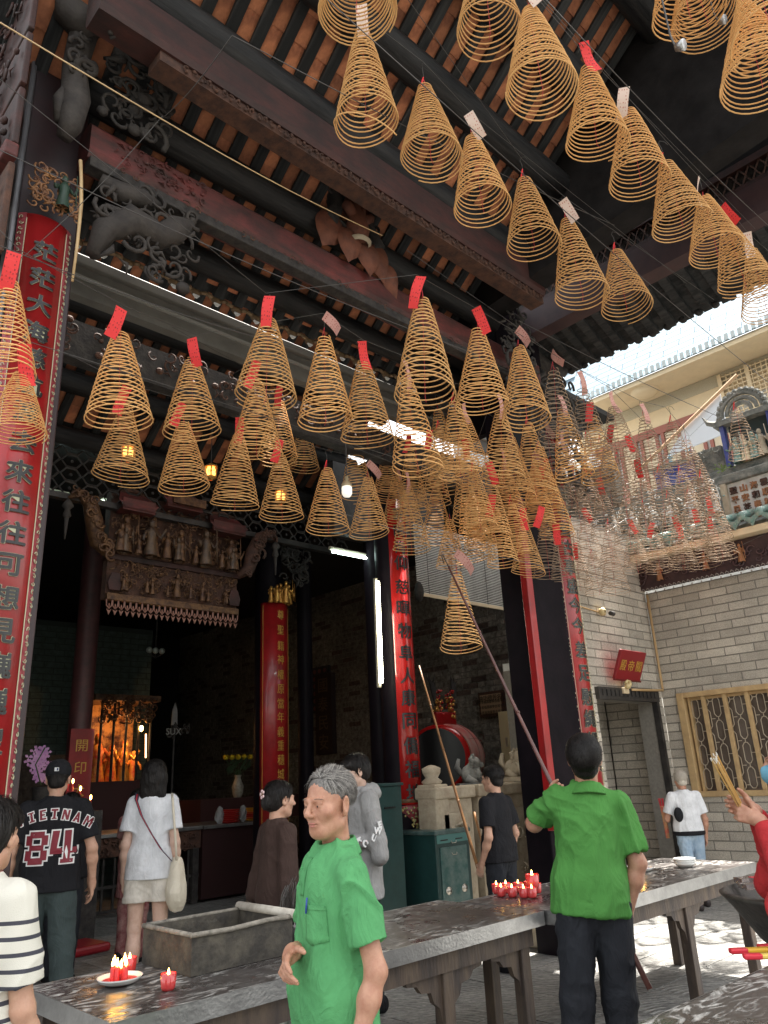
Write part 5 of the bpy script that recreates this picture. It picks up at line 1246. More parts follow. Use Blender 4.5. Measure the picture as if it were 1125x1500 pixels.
tag(MB().tube([at(695, 1190, Y=5.6), at(722, 1300, Y=5.2)], .012, 8).build('leaning_stick', BAMB, None, True), 'short thin stick leaning behind the bamboo pole', 'stick')
tag(MB().tube([at(118, 235, Y=4.1), at(119, 262, Y=4.1), at(119, 300, Y=4.1), at(113, 360, Y=4.1), at(106, 412, Y=4.1)], [.012, .011, .012, .010, .008], 7).build('tan_cord', GR, None, True), 'tan painted rod hanging beside the red couplet top', 'rod')

# ================================================================== INCENSE COILS
INC = mat('incense_paste_coil', (.82, .48, .19), .75, (.68, .36, .13), 9, bump=.3, bscale=60, rnd=.14)
INC2 = mat('incense_paste_haze_grey', (.38, .27, .18), .8, (.27, .19, .13), 9, bump=.3, bscale=60, rnd=.12)  # darker, greyer coil colour with courtyard haze and backlight painted in
THR = mat('red_thread', (.45, .02, .03), .6)
def paper(name, c, inkc):
    mt = mat(name, c, .7); n = mt.node_tree.nodes; l = mt.node_tree.links; p = n['Principled BSDF']
    tc = n.new('ShaderNodeTexCoord'); mp = n.new('ShaderNodeMapping'); mp.inputs['Scale'].default_value = (60, 1, 38); l.new(tc.outputs['Object'], mp.inputs[0])
    v = n.new('ShaderNodeTexVoronoi'); v.inputs['Scale'].default_value = 1.; v.inputs['Randomness'].default_value = .35; l.new(mp.outputs[0], v.inputs['Vector'])
    r = n.new('ShaderNodeValToRGB'); r.color_ramp.interpolation = 'CONSTANT'; r.color_ramp.elements[0].color = (*inkc, 1); r.color_ramp.elements[1].color = (*c, 1); r.color_ramp.elements[1].position = .24
    l.new(v.outputs['Distance'], r.inputs[0]); l.new(r.outputs[0], p.inputs['Base Color'])
    return mt
PR, PP, PW = paper('red_paper_slip', (.72, .035, .035), (.25, .01, .01)), paper('faded_pink_slip', (.62, .33, .28), (.40, .10, .08)), paper('cream_paper_slip', (.70, .55, .46), (.5, .2, .15))
def coil_mesh(turns, seed, tail, fine=True):
    rng = random.Random(seed); N = (30 if fine else 20)*turns; pts = []; ph = rng.uniform(0, 2*PI); k1 = rng.uniform(1.0, 1.15)
    tx, ty = rng.uniform(-.02, .02), rng.uniform(-.02, .02)
    for i in range(N+1):
        t = i/N; a = ph+t*turns*2*PI; r = .042+.158*t
        z = .65*(1-t**k1)+.006*math.sin(a*2+seed)*t+.005*math.sin(a*.31+seed*2)*t+.002*math.sin(a*.73+seed); sw = t*.014
        pts.append((r*math.cos(a)*(1+sw*math.sin(3*t))+tx*(1-t)*0, r*math.sin(a)*(1+.03*math.sin(a+seed)*t), z+.018*math.sin(a+seed*1.3)*t**2))
    if tail:
        a0 = a; r0 = r
        for i in range(1, 22):
            q = i/21; a = a0+q*2.4; rr = r0+.05*q*q; pts.append((rr*math.cos(a), rr*math.sin(a), z-.24*q**1.3))
    b = MB(); b.tube(pts, [.0043 if fine else .0036]*len(pts), 5 if fine else 4); return b
VAR = [coil_mesh(n_, s_, tl) for n_, s_, tl in ((23, 1, 0), (21, 2, 0), (23, 3, 1), (22, 4, 0), (20, 5, 0))]
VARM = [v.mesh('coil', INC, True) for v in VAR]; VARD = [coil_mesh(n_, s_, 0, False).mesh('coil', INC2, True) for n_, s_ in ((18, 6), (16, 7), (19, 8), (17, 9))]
def slip_mesh(m, seed, w=.074, L=.225):
    rng = random.Random(seed); n = 8; cv = rng.uniform(-.03, .03); v = []
    for i in range(n+1):
        q = i/n; y = cv*math.sin(q*PI); 
        for s in (-1, 1):
            v.append((s*w/2, y+s*.004*math.sin(q*5), -q*L))
    f = [(2*i, 2*i+1, 2*i+3, 2*i+2) for i in range(n)]
    b = MB().add(v, f).add([(x, y+.0012, z) for x, y, z in v], [(2*i+1, 2*i, 2*i+2, 2*i+3) for i in range(n)]); return b.mesh('paper_slip', m)
SLM = {k: [slip_mesh(m_, s) for s in range(4)] for k, m_ in (('r', PR), ('p', PP), ('w', PW), ('t', PW))}
THM = MB().tube([(0, 0, .10), (.004, .002, .05), (-.03, 0, 0)], .0018, 4).tube([(0, 0, .10), (.03, 0, .0)], .0018, 4).tube([(0, 0, .10), (.002, 0, -.3), (-.004, 0, -.62), (.01, 0, -.66)], .0014, 4).mesh('red_thread', THR)
KNOT = MB().tube([(0, 0, .115), (-.008, 0, .09), (-.02, .0, .04), (-.03, 0, .0)], [.004, .006, .005, .002], 5).mesh('red_knot', mat('bright_red_knot', (.75, .03, .03), .6))
HK = MB().tube([(0, 0, 0), (.0, 0, .06), (.012, 0, .10), (.0, 0, .125), (-.03, 0, .11), (-.05, 0, .075)], .0022, 5).mesh('wire_hook', WIRE, True)
COILS = [
 (1.95, 2.01, 5.25, 0.46, 1.00, 'n', 0, 'incense coil without slip, high at top middle'),
 (2.58, 2.63, 5.45, 0.74, 1.00, 'T', 0, 'incense coil with a long curling tail, high at top middle'),
 (2.98, 2.46, 5.29, 0.63, 1.00, 's', 0, 'incense coil with red knot, high at top middle'),
 (2.91, 1.87, 5.76, 0.73, 1.00, 'n', 0, 'incense coil without slip, high, right of middle'),
 (2.99, 1.63, 5.16, 0.67, 1.00, 'w', 0, 'incense coil with cream slip, high, right of middle, middle one'),
 (3.55, 2.51, 5.25, 0.65, 1.00, 'w', 0, 'incense coil with cream slip, high, right of middle, leftmost one'),
 (3.73, 1.71, 5.33, 0.62, 1.00, 'r', 0, 'incense coil with red slip, high, right of middle'),
 (4.10, 2.49, 5.21, 0.61, 1.00, 's', 0, 'incense coil with red knot, high, right of middle'),
 (4.54, 2.40, 4.93, 0.70, 1.00, 'w', 0, 'incense coil with cream slip, high, right of middle, rightmost one'),
 (4.16, 1.66, 5.25, 0.60, 1.00, 'w', 0, 'incense coil with cream slip, high at top right, left'),
 (4.52, 1.58, 5.05, 0.55, 1.00, 's', 0, 'incense coil with red knot, high at top right, right'),
 (5.06, 2.32, 5.01, 0.56, 1.00, 's', 0, 'incense coil with red knot, high at top right, left'),
 (5.21, 1.62, 5.19, 0.51, 1.00, 't', 0, 'incense coil with thin pale slip, high at top right'),
 (5.55, 1.58, 5.04, 0.56, 1.00, 'r', 0, 'incense coil with red slip, high at top right'),
 (6.20, 1.65, 5.13, 0.59, 1.00, 'w', 0, 'incense coil with cream slip, high at top right, right'),
 (3.54, 0.96, 5.57, 0.58, 1.00, 'n', 0, 'incense coil without slip, high at top right, first from left'),
 (3.76, 0.94, 5.67, 0.50, 1.00, 'n', 0, 'incense coil without slip, high at top right, second from left'),
 (3.63, 0.73, 4.92, 0.56, 1.00, 'n', 0, 'incense coil without slip, high at top right, third from left'),
 (3.50, 0.61, 5.01, 0.64, 1.00, 'n', 0, 'incense coil without slip, high at top right, fourth from left'),
 (1.05, 3.90, 3.69, 0.60, 0.79, 'r', 1, 'incense coil with red slip, top tier, by the left couplet, left'),
 (1.15, 3.90, 3.37, 0.37, 0.75, 'r', 1, 'incense coil with red slip, top tier, by the left couplet, right'),
 (1.76, 4.06, 3.70, 0.61, 1.00, 'r', 1, 'incense coil with red slip, top tier, over the canopy left'),
 (2.17, 4.90, 3.70, 0.56, 1.00, 'r', 1, 'incense coil with red slip, middle tier, over the canopy left'),
 (2.42, 4.35, 3.93, 0.58, 1.00, 'r', 1, 'incense coil with red slip, top tier, over the canopy middle'),
 (2.75, 5.04, 3.79, 0.57, 1.00, 'r', 1, 'incense coil with red slip, middle tier, over the canopy middle'),
 (2.51, 3.60, 3.90, 0.60, 1.00, 'r', 1, 'incense coil with red slip, top tier, left of the hanging bulb'),
 (2.99, 4.40, 3.93, 0.61, 1.00, 'r', 1, 'incense coil with red slip, middle tier, by the canopy right wing'),
 (4.04, 5.60, 4.58, 0.62, 1.00, 'r', 1, 'incense coil with red slip, middle tier, left of the hanging bulb, left'),
 (3.19, 5.00, 3.73, 0.62, 1.00, 'r', 1, 'incense coil with red slip, lowest tier, by the canopy right wing'),
 (3.81, 5.20, 3.81, 0.59, 1.00, 'r', 1, 'incense coil with red slip, lowest tier, left of the hanging bulb'),
 (3.16, 3.79, 4.01, 0.71, 1.00, 'p', 1, 'incense coil with pink slip, top tier, around the hanging bulb'),
 (5.55, 7.10, 5.34, 0.67, 1.00, 'r', 1, 'incense coil with red slip, middle tier, left of the hanging bulb, right'),
 (3.49, 3.71, 3.93, 0.65, 1.00, 'r', 1, 'incense coil with red slip, middle tier, around the hanging bulb, right'),
 (4.19, 5.02, 3.71, 0.60, 1.00, 'x', 1, 'incense coil with red thread, lowest tier, around the hanging bulb'),
 (4.84, 5.18, 3.83, 0.61, 1.00, 'p', 1, 'incense coil with pink slip, lowest tier, over the middle red column, left'),
 (5.62, 6.19, 4.71, 0.73, 1.00, 'r', 1, 'incense coil with red slip, middle tier, around the hanging bulb, left'),
 (6.14, 6.19, 4.80, 0.60, 1.00, 'r', 1, 'incense coil with red slip, middle tier, over the middle red column'),
 (3.25, 2.90, 3.86, 0.74, 1.00, 'r', 1, 'incense coil with red slip, top tier, over the middle red column'),
 (4.05, 3.06, 4.12, 0.66, 1.00, 'r', 1, 'incense coil with red slip, top tier, between red column and pillar'),
 (4.00, 3.70, 3.82, 0.78, 1.00, 'p', 1, 'incense coil with pink slip, middle tier, over the middle red column'),
 (4.79, 3.19, 4.27, 0.71, 1.00, 'p', 1, 'incense coil with pink slip, top tier, before the black pillar'),
 (5.47, 3.33, 4.32, 0.74, 1.00, 'p', 2, 'incense coil with pink slip, middle tier, just right of the pillar, left'),
 (4.89, 4.01, 4.09, 0.73, 1.00, 's', 1, 'incense coil with red knot, middle tier, between red column and pillar'),
 (5.17, 3.76, 4.02, 0.69, 1.00, 'p', 1, 'incense coil with pink slip, middle tier, before the black pillar'),
 (5.95, 3.96, 4.11, 0.78, 1.00, 'x', 1, 'incense coil with red thread, middle tier, before the black pillar'),
 (5.54, 5.29, 3.81, 0.74, 1.00, 'p', 1, 'incense coil with pink slip, lowest tier, over the middle red column, right'),
 (6.13, 5.79, 4.51, 0.83, 1.00, 'r', 1, 'incense coil with red slip, lowest tier, over the middle red column'),
 (6.41, 5.69, 4.16, 0.68, 1.00, 'x', 1, 'incense coil with red thread, lowest tier, between red column and pillar, left'),
 (5.93, 4.78, 4.07, 0.78, 1.00, 'r', 1, 'incense coil with red slip, lowest tier, between red column and pillar'),
 (6.10, 5.21, 4.71, 0.88, 1.00, 'n', 1, 'incense coil without slip, middle tier, between red column and pillar'),
 (6.99, 5.61, 4.28, 0.81, 1.00, 'x', 1, 'incense coil with red thread, lowest tier, between red column and pillar, right'),
 (5.82, 4.20, 3.89, 0.62, 0.87, 'p', 1, 'incense coil with pink slip, lowest tier, before the black pillar, left'),
 (6.31, 4.20, 3.94, 0.63, 0.87, 'p', 1, 'incense coil with pink slip, lowest tier, before the black pillar, right'),
 (5.53, 4.12, 3.39, 0.55, 0.75, 'r', 1, 'incense coil with red slip, lowest tier, before the black pillar, left'),
 (6.02, 4.20, 3.40, 0.52, 0.83, 'r', 1, 'incense coil with red slip, lowest tier, before the black pillar, right'),
 (6.26, 4.12, 3.39, 0.57, 0.81, 'r', 2, 'incense coil with red slip, lowest tier, just right of the pillar, first from left'),
 (6.54, 5.15, 4.00, 0.60, 0.89, 'n', 1, 'incense coil without slip, lowest tier, between red column and pillar, right'),
 (6.44, 5.15, 3.81, 0.61, 0.87, 'n', 1, 'incense coil without slip, lowest tier, between red column and pillar, left'),
 (5.78, 4.12, 3.54, 0.50, 0.74, 's', 1, 'incense coil with red knot, lowest tier, before the black pillar'),
 (6.70, 4.20, 4.22, 0.84, 0.98, 'p', 2, 'incense coil with pink slip, lowest tier, just right of the pillar, left'),
 (6.98, 4.20, 4.31, 0.73, 0.97, 'p', 2, 'incense coil with pink slip, lowest tier, just right of the pillar, right'),
 (5.88, 3.26, 4.28, 0.70, 1.00, 'p', 2, 'incense coil with pink slip, middle tier, just right of the pillar, right'),
 (6.30, 3.20, 4.23, 0.67, 1.00, 'p', 2, 'incense coil with pink slip, middle tier, over the green tiles'),
 (7.23, 3.34, 4.42, 0.69, 1.00, 'p', 2, 'incense coil with pink slip, middle tier, by the blue panels'),
 (7.71, 3.29, 4.47, 0.70, 1.00, 'x', 2, 'incense coil with red thread, middle tier, by the blue panels'),
 (8.85, 2.94, 4.92, 0.63, 1.00, 'x', 2, 'incense coil with red thread, middle tier, by the ridge niche'),
 (7.10, 3.94, 4.35, 0.72, 1.00, 's', 2, 'incense coil with red knot, middle tier, over the green tiles'),
 (7.22, 3.85, 4.29, 0.71, 1.00, 'x', 2, 'incense coil with red thread, middle tier, over the green tiles'),
 (7.66, 3.92, 4.23, 0.72, 1.00, 's', 2, 'incense coil with red knot, lowest tier, over the green tiles'),
 (7.83, 3.81, 4.12, 0.66, 1.00, 'r', 2, 'incense coil with red slip, lowest tier, over the green tiles, right'),
 (8.00, 3.66, 4.10, 0.68, 1.00, 's', 2, 'incense coil with red knot, lowest tier, by the blue panels'),
 (8.20, 3.46, 4.11, 0.66, 1.00, 'x', 2, 'incense coil with red thread, lowest tier, by the blue panels, third from left'),
 (8.40, 3.31, 4.01, 0.68, 1.00, 's', 2, 'incense coil with red knot, lowest tier, by the ridge niche'),
 (7.92, 4.68, 4.32, 0.70, 1.00, 'r', 2, 'incense coil with red slip, lowest tier, just right of the pillar, fourth from left'),
 (8.17, 4.49, 4.21, 0.64, 1.00, 'r', 2, 'incense coil with red slip, lowest tier, over the green tiles, left'),
 (8.39, 4.32, 4.11, 0.62, 1.00, 'p', 2, 'incense coil with pink slip, lowest tier, over the green tiles'),
 (8.98, 4.35, 4.11, 0.64, 1.00, 'x', 2, 'incense coil with red thread, lowest tier, by the blue panels, first from left'),
 (9.19, 4.10, 4.21, 0.65, 1.00, 'x', 2, 'incense coil with red thread, lowest tier, by the blue panels, second from left'),
 (9.37, 3.94, 4.18, 0.72, 1.00, 'x', 2, 'incense coil with red thread, lowest tier, by the blue panels, fourth from left'),
 (9.54, 3.73, 4.25, 0.63, 1.00, 'x', 2, 'incense coil with red thread, lowest tier, by the ridge niche'),
 (8.83, 5.13, 4.14, 0.63, 1.00, 'r', 2, 'incense coil with red slip, lowest tier, just right of the pillar, fifth from left'),
 (9.06, 4.94, 4.08, 0.61, 1.00, 'x', 2, 'incense coil with red thread, lowest tier, over the green tiles'),
 (8.27, 5.15, 4.19, 0.69, 0.97, 'r', 2, 'incense coil with red slip, lowest tier, just right of the pillar, second from left'),
 (8.40, 5.15, 3.95, 0.63, 0.92, 'r', 2, 'incense coil with red slip, lowest tier, just right of the pillar, third from left'),
 (9.73, 4.96, 4.15, 0.60, 1.00, 'r', 2, 'incense coil with small red slip, lowest tier, over the green tiles, third from left'),
 (9.97, 4.75, 4.11, 0.58, 1.00, 'r', 2, 'incense coil with small red slip, lowest tier, by the blue panels, first from left'),
 (9.73, 4.31, 4.03, 0.59, 1.00, 'r', 2, 'incense coil with small red slip, lowest tier, by the blue panels, second from left'),
 (9.94, 4.10, 4.04, 0.67, 1.00, 'r', 2, 'incense coil with small red slip, lowest tier, by the blue panels, fourth from left'),
 (9.64, 3.74, 4.04, 0.67, 1.00, 'r', 2, 'incense coil with small red slip, lowest tier, by the ridge niche, right'),
 (8.49, 5.15, 3.77, 0.46, 0.88, 'r', 2, 'incense coil with small red slip, lowest tier, just right of the pillar, middle one'),
 (8.95, 5.15, 3.77, 0.56, 0.95, 'n', 2, 'incense coil without slip, lowest tier, over the green tiles, first from left'),
 (9.13, 5.02, 3.77, 0.64, 1.00, 'n', 2, 'incense coil without slip, lowest tier, over the green tiles, second from left'),
 (10.10, 5.10, 4.29, 0.40, 0.89, 'n', 2, 'incense coil without slip, lowest tier, over the green tiles, fourth from left'),
 (10.10, 4.45, 4.16, 0.45, 0.85, 'r', 2, 'incense coil with small red slip, lowest tier, by the blue panels, third from left'),
 (10.10, 3.99, 4.13, 0.48, 0.91, 'r', 2, 'incense coil with small red slip, lowest tier, by the ridge niche, left'),
 (6.53, 4.12, 3.39, 0.45, 0.73, 'r', 2, 'incense coil with small red slip, lowest tier, just right of the pillar, leftmost one'),
 (8.31, 4.74, 4.64, 0.58, 1.00, 'r', 2, 'incense coil with small red slip, lowest tier, just right of the pillar, rightmost one'),
 (7.78, 4.02, 4.85, 0.42, 1.00, 'r', 2, 'incense coil with small red slip, middle tier, over the green tiles, left'),
 (8.35, 4.10, 4.66, 0.67, 1.00, 'r', 2, 'incense coil with small red slip, middle tier, over the green tiles, right'),
 (8.50, 3.93, 4.71, 0.69, 1.00, 'n', 2, 'incense coil without slip, middle tier, by the blue panels, leftmost one'),
 (8.57, 3.43, 4.46, 0.65, 1.00, 'n', 2, 'incense coil without slip, middle tier, by the blue panels, rightmost one'),
 (8.48, 3.48, 4.54, 0.72, 1.00, 'n', 2, 'incense coil without slip, middle tier, by the blue panels, middle one'),
 (4.34, 3.70, 2.47, 0.59, 0.79, 'p', 1, 'single lower incense coil with pink slip being lifted on the long pole'),
 (5.66, 4.89, 4.39, 0.75, 1.00, 's', 1, 'incense coil with red knot, just under the big pair'),
 (5.86, 4.64, 4.51, 0.69, 1.00, 'p', 1, 'incense coil with pink slip, behind the pink tagged pair'),
 (5.47, 4.15, 3.64, 0.61, 0.83, 'r', 1, 'incense coil with red slip, low between red column and pillar'),
 (7.16, 6.15, 4.07, 0.66, 1.00, 'n', 1, 'incense coil without slip, lowest near the blind'),
 (6.29, 6.19, 4.50, 0.63, 1.00, 'p', 1, 'incense coil with pink slip, before the red column top'),
 (6.54, 4.15, 3.86, 0.72, 0.92, 'r', 1, 'incense coil with red slip, on the pillar edge'),
 (6.34, 4.15, 4.12, 0.68, 0.98, 's', 1, 'incense coil with red knot, before the right couplet top'),
 (5.85, 4.12, 4.12, 0.66, 0.97, 'n', 1, 'incense coil without slip, before the pillar top'),
 (5.82, 5.19, 4.35, 0.73, 1.00, 'r', 1, 'incense coil with red slip, beside the red column top'),
 (5.28, 4.15, 3.70, 0.57, 0.81, 's', 1, 'incense coil with red knot, over the blind'),
 (6.40, 3.78, 4.36, 0.76, 1.00, 'p', 1, 'incense coil with pink slip, first over the courtyard'),
 (6.83, 3.73, 4.44, 0.71, 1.00, 'r', 1, 'incense coil with red slip, second over the courtyard'),
]

GRP = {0: 'large incense coils hanging high over the courtyard edge', 1: 'incense coils hanging in front of the main hall', 2: 'incense coils hanging massed above the open courtyard'}
WZ = {}
for i, (x, y, z, h, rs, tg, zone, lab) in enumerate(COILS):
    t = thing('incense_coil', lab, 'incense coil', (x, y, z), random.Random(i).uniform(0, 2*PI), GRP[zone])
    rng = random.Random(100+i)
    far = zone == 2
    mesh_ = VARD[i % 4] if far else VARM[2 if tg == 'T' else (0, 1, 3, 4)[i % 4]]
    t.rotation_euler = (rng.uniform(-.05, .05), rng.uniform(-.05, .05), t.rotation_euler.z)
    inst('coil', mesh_, t, (0, 0, 0), (0, 0, 0), (rs, rs, h/.65))
    az = math.atan2(y, x)
    inst('red_thread', THM, t, (0, 0, h-.02), (0, 0, 0), (1, 1, h/.65))
    hk = inst('wire_hook', HK, t, (0, 0, h+.08), (0, 0, rng.uniform(0, 6)))
    g = tg.lower() if tg != 'T' else 'w'
    if g in SLM:
        # slips hang from the hook, facing roughly towards the hall front with a random twist
        face = az-PI/2+{'r': rng.uniform(-.5, .5), 'w': rng.uniform(-.7, .7), 'p': rng.choice((-1, 1))*rng.uniform(.8, 1.15), 't': 1.45}[g]
        o = inst('paper_slip', SLM[g][i % 4], t, (0, 0, h+.125), (0, 0, 0)); o.rotation_euler = (rng.uniform(.05, .30), rng.uniform(-.38, .38) if g != 'p' else rng.uniform(-.6, -.35), face-t.rotation_euler.z)
        dv = Vector((-math.cos(az), -math.sin(az), 0)); dv.rotate(Matrix.Rotation(-t.rotation_euler.z, 3, 'Z')); o.location += dv*.10
    if g in 'sx': inst('red_knot', KNOT, t, (0, 0, h-.02), (0, 0, az-PI/2-t.rotation_euler.z))
# wires the coils hang from
wi = 0
rows = {}
for (x, y, z, h, rs, tg, zone, lab) in COILS:
    k = (round(y/.8), round((z+h)/.9)); rows.setdefault(k, []).append((x, y, z+h+.20))
ORDW = 'first second third fourth fifth sixth seventh eighth ninth tenth eleventh twelfth thirteenth fourteenth fifteenth sixteenth seventeenth eighteenth nineteenth twentieth twenty-first twenty-second twenty-third twenty-fourth twenty-fifth'.split()
CORDL = ('tan cord running from the upper left edge across the red beams', 'thin wire from the left edge past the couplet top to the black pillar', 'short dark cord from the wire knot down to the couplet board', 'short dark cord between the two wire knots at upper left', 'long wire from the top edge down to the cream building', 'wire crossing the top right corner beside the large coils', 'wire from the upper knot along the log to the right eave', 'wire from the pillar top out over the open courtyard', 'wire from the left edge past the first coils and grey gutter', 'short pale wire in front of the dark carved fascia at right')
for k, L in sorted(rows.items()):
    L.sort(); ym = sum(p[1] for p in L)/len(L); zm = sum(p[2] for p in L)/len(L)
    o = MB().tube([(.6 if L[0][0] < 3.5 else L[0][0]-1.2, ym, zm+.05)]+[(p[0], p[1], p[2]) for p in L]+[(max(L[-1][0]+1.0, 7.0), ym, zm+.06)], .0022, 4, cap=False).build('hanging_wire', WIRE)
    tag(o, 'thin wire carrying incense coils, %s row counted from the front' % ORDW[wi], 'wire', 'wires the incense coils hang from')
    wi += 1
for i, (a, b_) in enumerate((((0, 33, 2.2), (560, 345, 3.2)), ((0, 220, 3.6), (700, 520, 3.0)), ((238, 170, 3.8), (36, 375, 4.2)), ((340, 52, 2.6), (236, 175, 3.8)), ((480, 0, 1.9), (1125, 560, 2.0)), ((800, 0, 1.2), (1125, 330, 1.4)), ((340, 52, 2.6), (900, 330, 2.6)), ((760, 470, 3.2), (1125, 640, 2.6)), ((0, 360, 4.0), (470, 520, 3.9)), ((1125, 780, 2.6), (985, 830, 4.4)))):
    p = at(a[0], a[1], Y=a[2]); q = at(b_[0], b_[1], Y=b_[2])
    o = MB().tube([p.lerp(q, k/10)-Vector((0, 0, .05*math.sin(PI*k/10))) for k in range(11)], .0028, 4).build('long_wire', GR if i == 0 else WIRE); tag(o, CORDL[i], 'wire', 'cords stretched across the porch')
for i, (px, py) in enumerate(((1052, 32), (990, 70))):
    p = at(px, py, Y=.9); t = thing('spotlight', ('small spotlight catching light among the top right coils', 'lower dim spotlight bracket near the top right coils')[i], 'lamp', tuple(p))
    MB().lathe([(0, 0), (.03, .0), (.045, .05), (.045, .07), (0, .06)], 14, M=RX(R(110))).build('lamp_head', STEEL, t, True); t.scale = (.6, .6, .6); MB().tube([(0, 0, 0), (0, .02, .15), (0, .02, .9)], .008, 5).build('bracket', WIRE, t)

# ================================================================== PEOPLE
# smooth-union distance field sampled on a grid, skinned with surface nets
def V3(*a): return np.array(a, float)
class Field:
    def __init__(s, lo, hi, h):
        s.lo = np.array(lo, float); s.h = h; s.n = np.ceil((np.array(hi, float)-s.lo)/h).astype(int)+1
        s.D = np.full(s.n, .5, np.float32)
        s.ax = [(s.lo[i]+h*np.arange(s.n[i])).astype(np.float32) for i in range(3)]
    def win(s, lo, hi, m):
        a = np.maximum(0, np.floor((np.array(lo)-m-s.lo)/s.h).astype(int)); b = np.minimum(s.n, np.ceil((np.array(hi)+m-s.lo)/s.h).astype(int)+1)
        if np.any(b <= a): return None
        sl = tuple(slice(a[i], b[i]) for i in range(3)); X, Y, Z = np.meshgrid(*[s.ax[i][sl[i]] for i in range(3)], indexing='ij', sparse=True)
        return sl, X, Y, Z
    def mix(s, sl, d, k, sub=False):
        D = s.D[sl]; d = d.astype(np.float32)
        if sub:
            if k: hh = np.clip(.5-.5*(D+d)/k, 0, 1); s.D[sl] = D+(-d-D)*hh+k*hh*(1-hh)
            else: s.D[sl] = np.maximum(D, -d)
        elif k: hh = np.clip(.5+.5*(D-d)/k, 0, 1); s.D[sl] = D+(d-D)*hh-k*hh*(1-hh)
        else: s.D[sl] = np.minimum(D, d)
    def rc(s, a, b, r1, r2=None, k=.02, sub=False):
        r2 = r1 if r2 is None else r2; a = np.array(a, float); b = np.array(b, float); rm = max(r1, r2)
        w = s.win(np.minimum(a, b)-rm, np.maximum(a, b)+rm, k+.03)
        if w is None: return s
        sl, X, Y, Z = w; ba = b-a; L = ba@ba+1e-12
        t = np.clip(((X-a[0])*ba[0]+(Y-a[1])*ba[1]+(Z-a[2])*ba[2])/L, 0, 1)
        d = np.sqrt((X-a[0]-ba[0]*t)**2+(Y-a[1]-ba[1]*t)**2+(Z-a[2]-ba[2]*t)**2)-(r1+(r2-r1)*t)
        s.mix(sl, d, k, sub); return s
    def ell(s, c, r, k=.02, M=None, sub=False):
        c = np.array(c, float); r = np.array(r, float)
        if M is None: Rm = np.eye(3); cw = c
        else: Rm = np.array(M.to_3x3()); cw = np.array(M @ Vector(c))
        e = np.sqrt(((Rm*r)**2).sum(1)); w = s.win(cw-e, cw+e, k+.03)
        if w is None: return s
        sl, X, Y, Z = w; X = X-cw[0]; Y = Y-cw[1]; Z = Z-cw[2]
        q = [(Rm[0, i]*X+Rm[1, i]*Y+Rm[2, i]*Z)/r[i] for i in range(3)]
        k0 = np.sqrt(q[0]**2+q[1]**2+q[2]**2); k1 = np.sqrt((q[0]/r[0])**2+(q[1]/r[1])**2+(q[2]/r[2])**2)+1e-9
        s.mix(sl, k0*(k0-1)/k1, k, sub); return s
    def cut(s, p, n):      # remove everything on the side n points to
        n = np.array(n, float); n /= np.linalg.norm(n); X, Y, Z = np.meshgrid(*s.ax, indexing='ij', sparse=True)
        s.D = np.maximum(s.D, ((X-p[0])*n[0]+(Y-p[1])*n[1]+(Z-p[2])*n[2]).astype(np.float32)); return s
    def mesh(s):
        D = s.D; D[0] = D[-1] = .5; D[:, 0] = D[:, -1] = .5; D[:, :, 0] = D[:, :, -1] = .5
        S = D < 0; nx, ny, nz = D.shape
        C = [(i, j, k) for i in (0, 1) for j in (0, 1) for k in (0, 1)]
        def sh(A, c): return A[c[0]:nx-1+c[0], c[1]:ny-1+c[1], c[2]:nz-1+c[2]]
        cnt = sum(sh(S, c).astype(np.int8) for c in C); act = (cnt > 0) & (cnt < 8); idx = np.argwhere(act)
        if len(idx) == 0: return np.zeros((0, 3)), []
        ind = np.full(act.shape, -1, np.int64); ind[act] = np.arange(len(idx))
        P = np.zeros((len(idx), 3)); Wt = np.zeros(len(idx)); i, j, k = idx.T
        for a in C:
            for ax in range(3):
                if a[ax]: continue
                b = list(a); b[ax] = 1
                da = D[i+a[0], j+a[1], k+a[2]]; db = D[i+b[0], j+b[1], k+b[2]]; m_ = (da < 0) != (db < 0)
                t = np.where(m_, da/(da-db+1e-12*(da == db)), 0); p = np.tile(np.array(a, float), (len(idx), 1)); p[:, ax] = t
                P += p*m_[:, None]; Wt += m_
        P = (P/Wt[:, None]+idx)*s.h+s.lo; F = []
        for ax in range(3):
            sl0 = [slice(1, -1)]*3; sl0[ax] = slice(0, -1); sl1 = list(sl0); sl1[ax] = slice(1, None)
            A = S[tuple(sl0)]; B = S[tuple(sl1)]; q = np.argwhere(A != B); 
            if not len(q): continue
            fl_ = A[tuple(q.T)]; o = np.array([1, 1, 1]); o[ax] = 0; q = q+o
            u, v = [(1, 2), (2, 0), (0, 1)][ax]
            def cell(du, dv):
                c = q.copy(); c[:, u] -= du; c[:, v] -= dv; return ind[tuple(c.T)]
            f = np.stack([cell(1, 1), cell(0, 1), cell(0, 0), cell(1, 0)], 1); f[~fl_] = f[~fl_][:, ::-1]; F.append(f)
        return P, np.concatenate(F)
def hash3(i, j, k):
    n = (i*374761393+j*668265263+k*2147483647) & 0xffffffff; n = ((n ^ (n >> 13))*1274126177) & 0xffffffff; return ((n ^ (n >> 16)) & 0xffff)/65535.
def vnoise(P):
    f = np.floor(P).astype(np.int64); t = P-f; t = t*t*(3-2*t); o = 0
    for a in (0, 1):
        for b in (0, 1):
            for c in (0, 1):
                w = (t[:, 0] if a else 1-t[:, 0])*(t[:, 1] if b else 1-t[:, 1])*(t[:, 2] if c else 1-t[:, 2]); o = o+w*hash3(f[:, 0]+a, f[:, 1]+b, f[:, 2]+c)
    return o
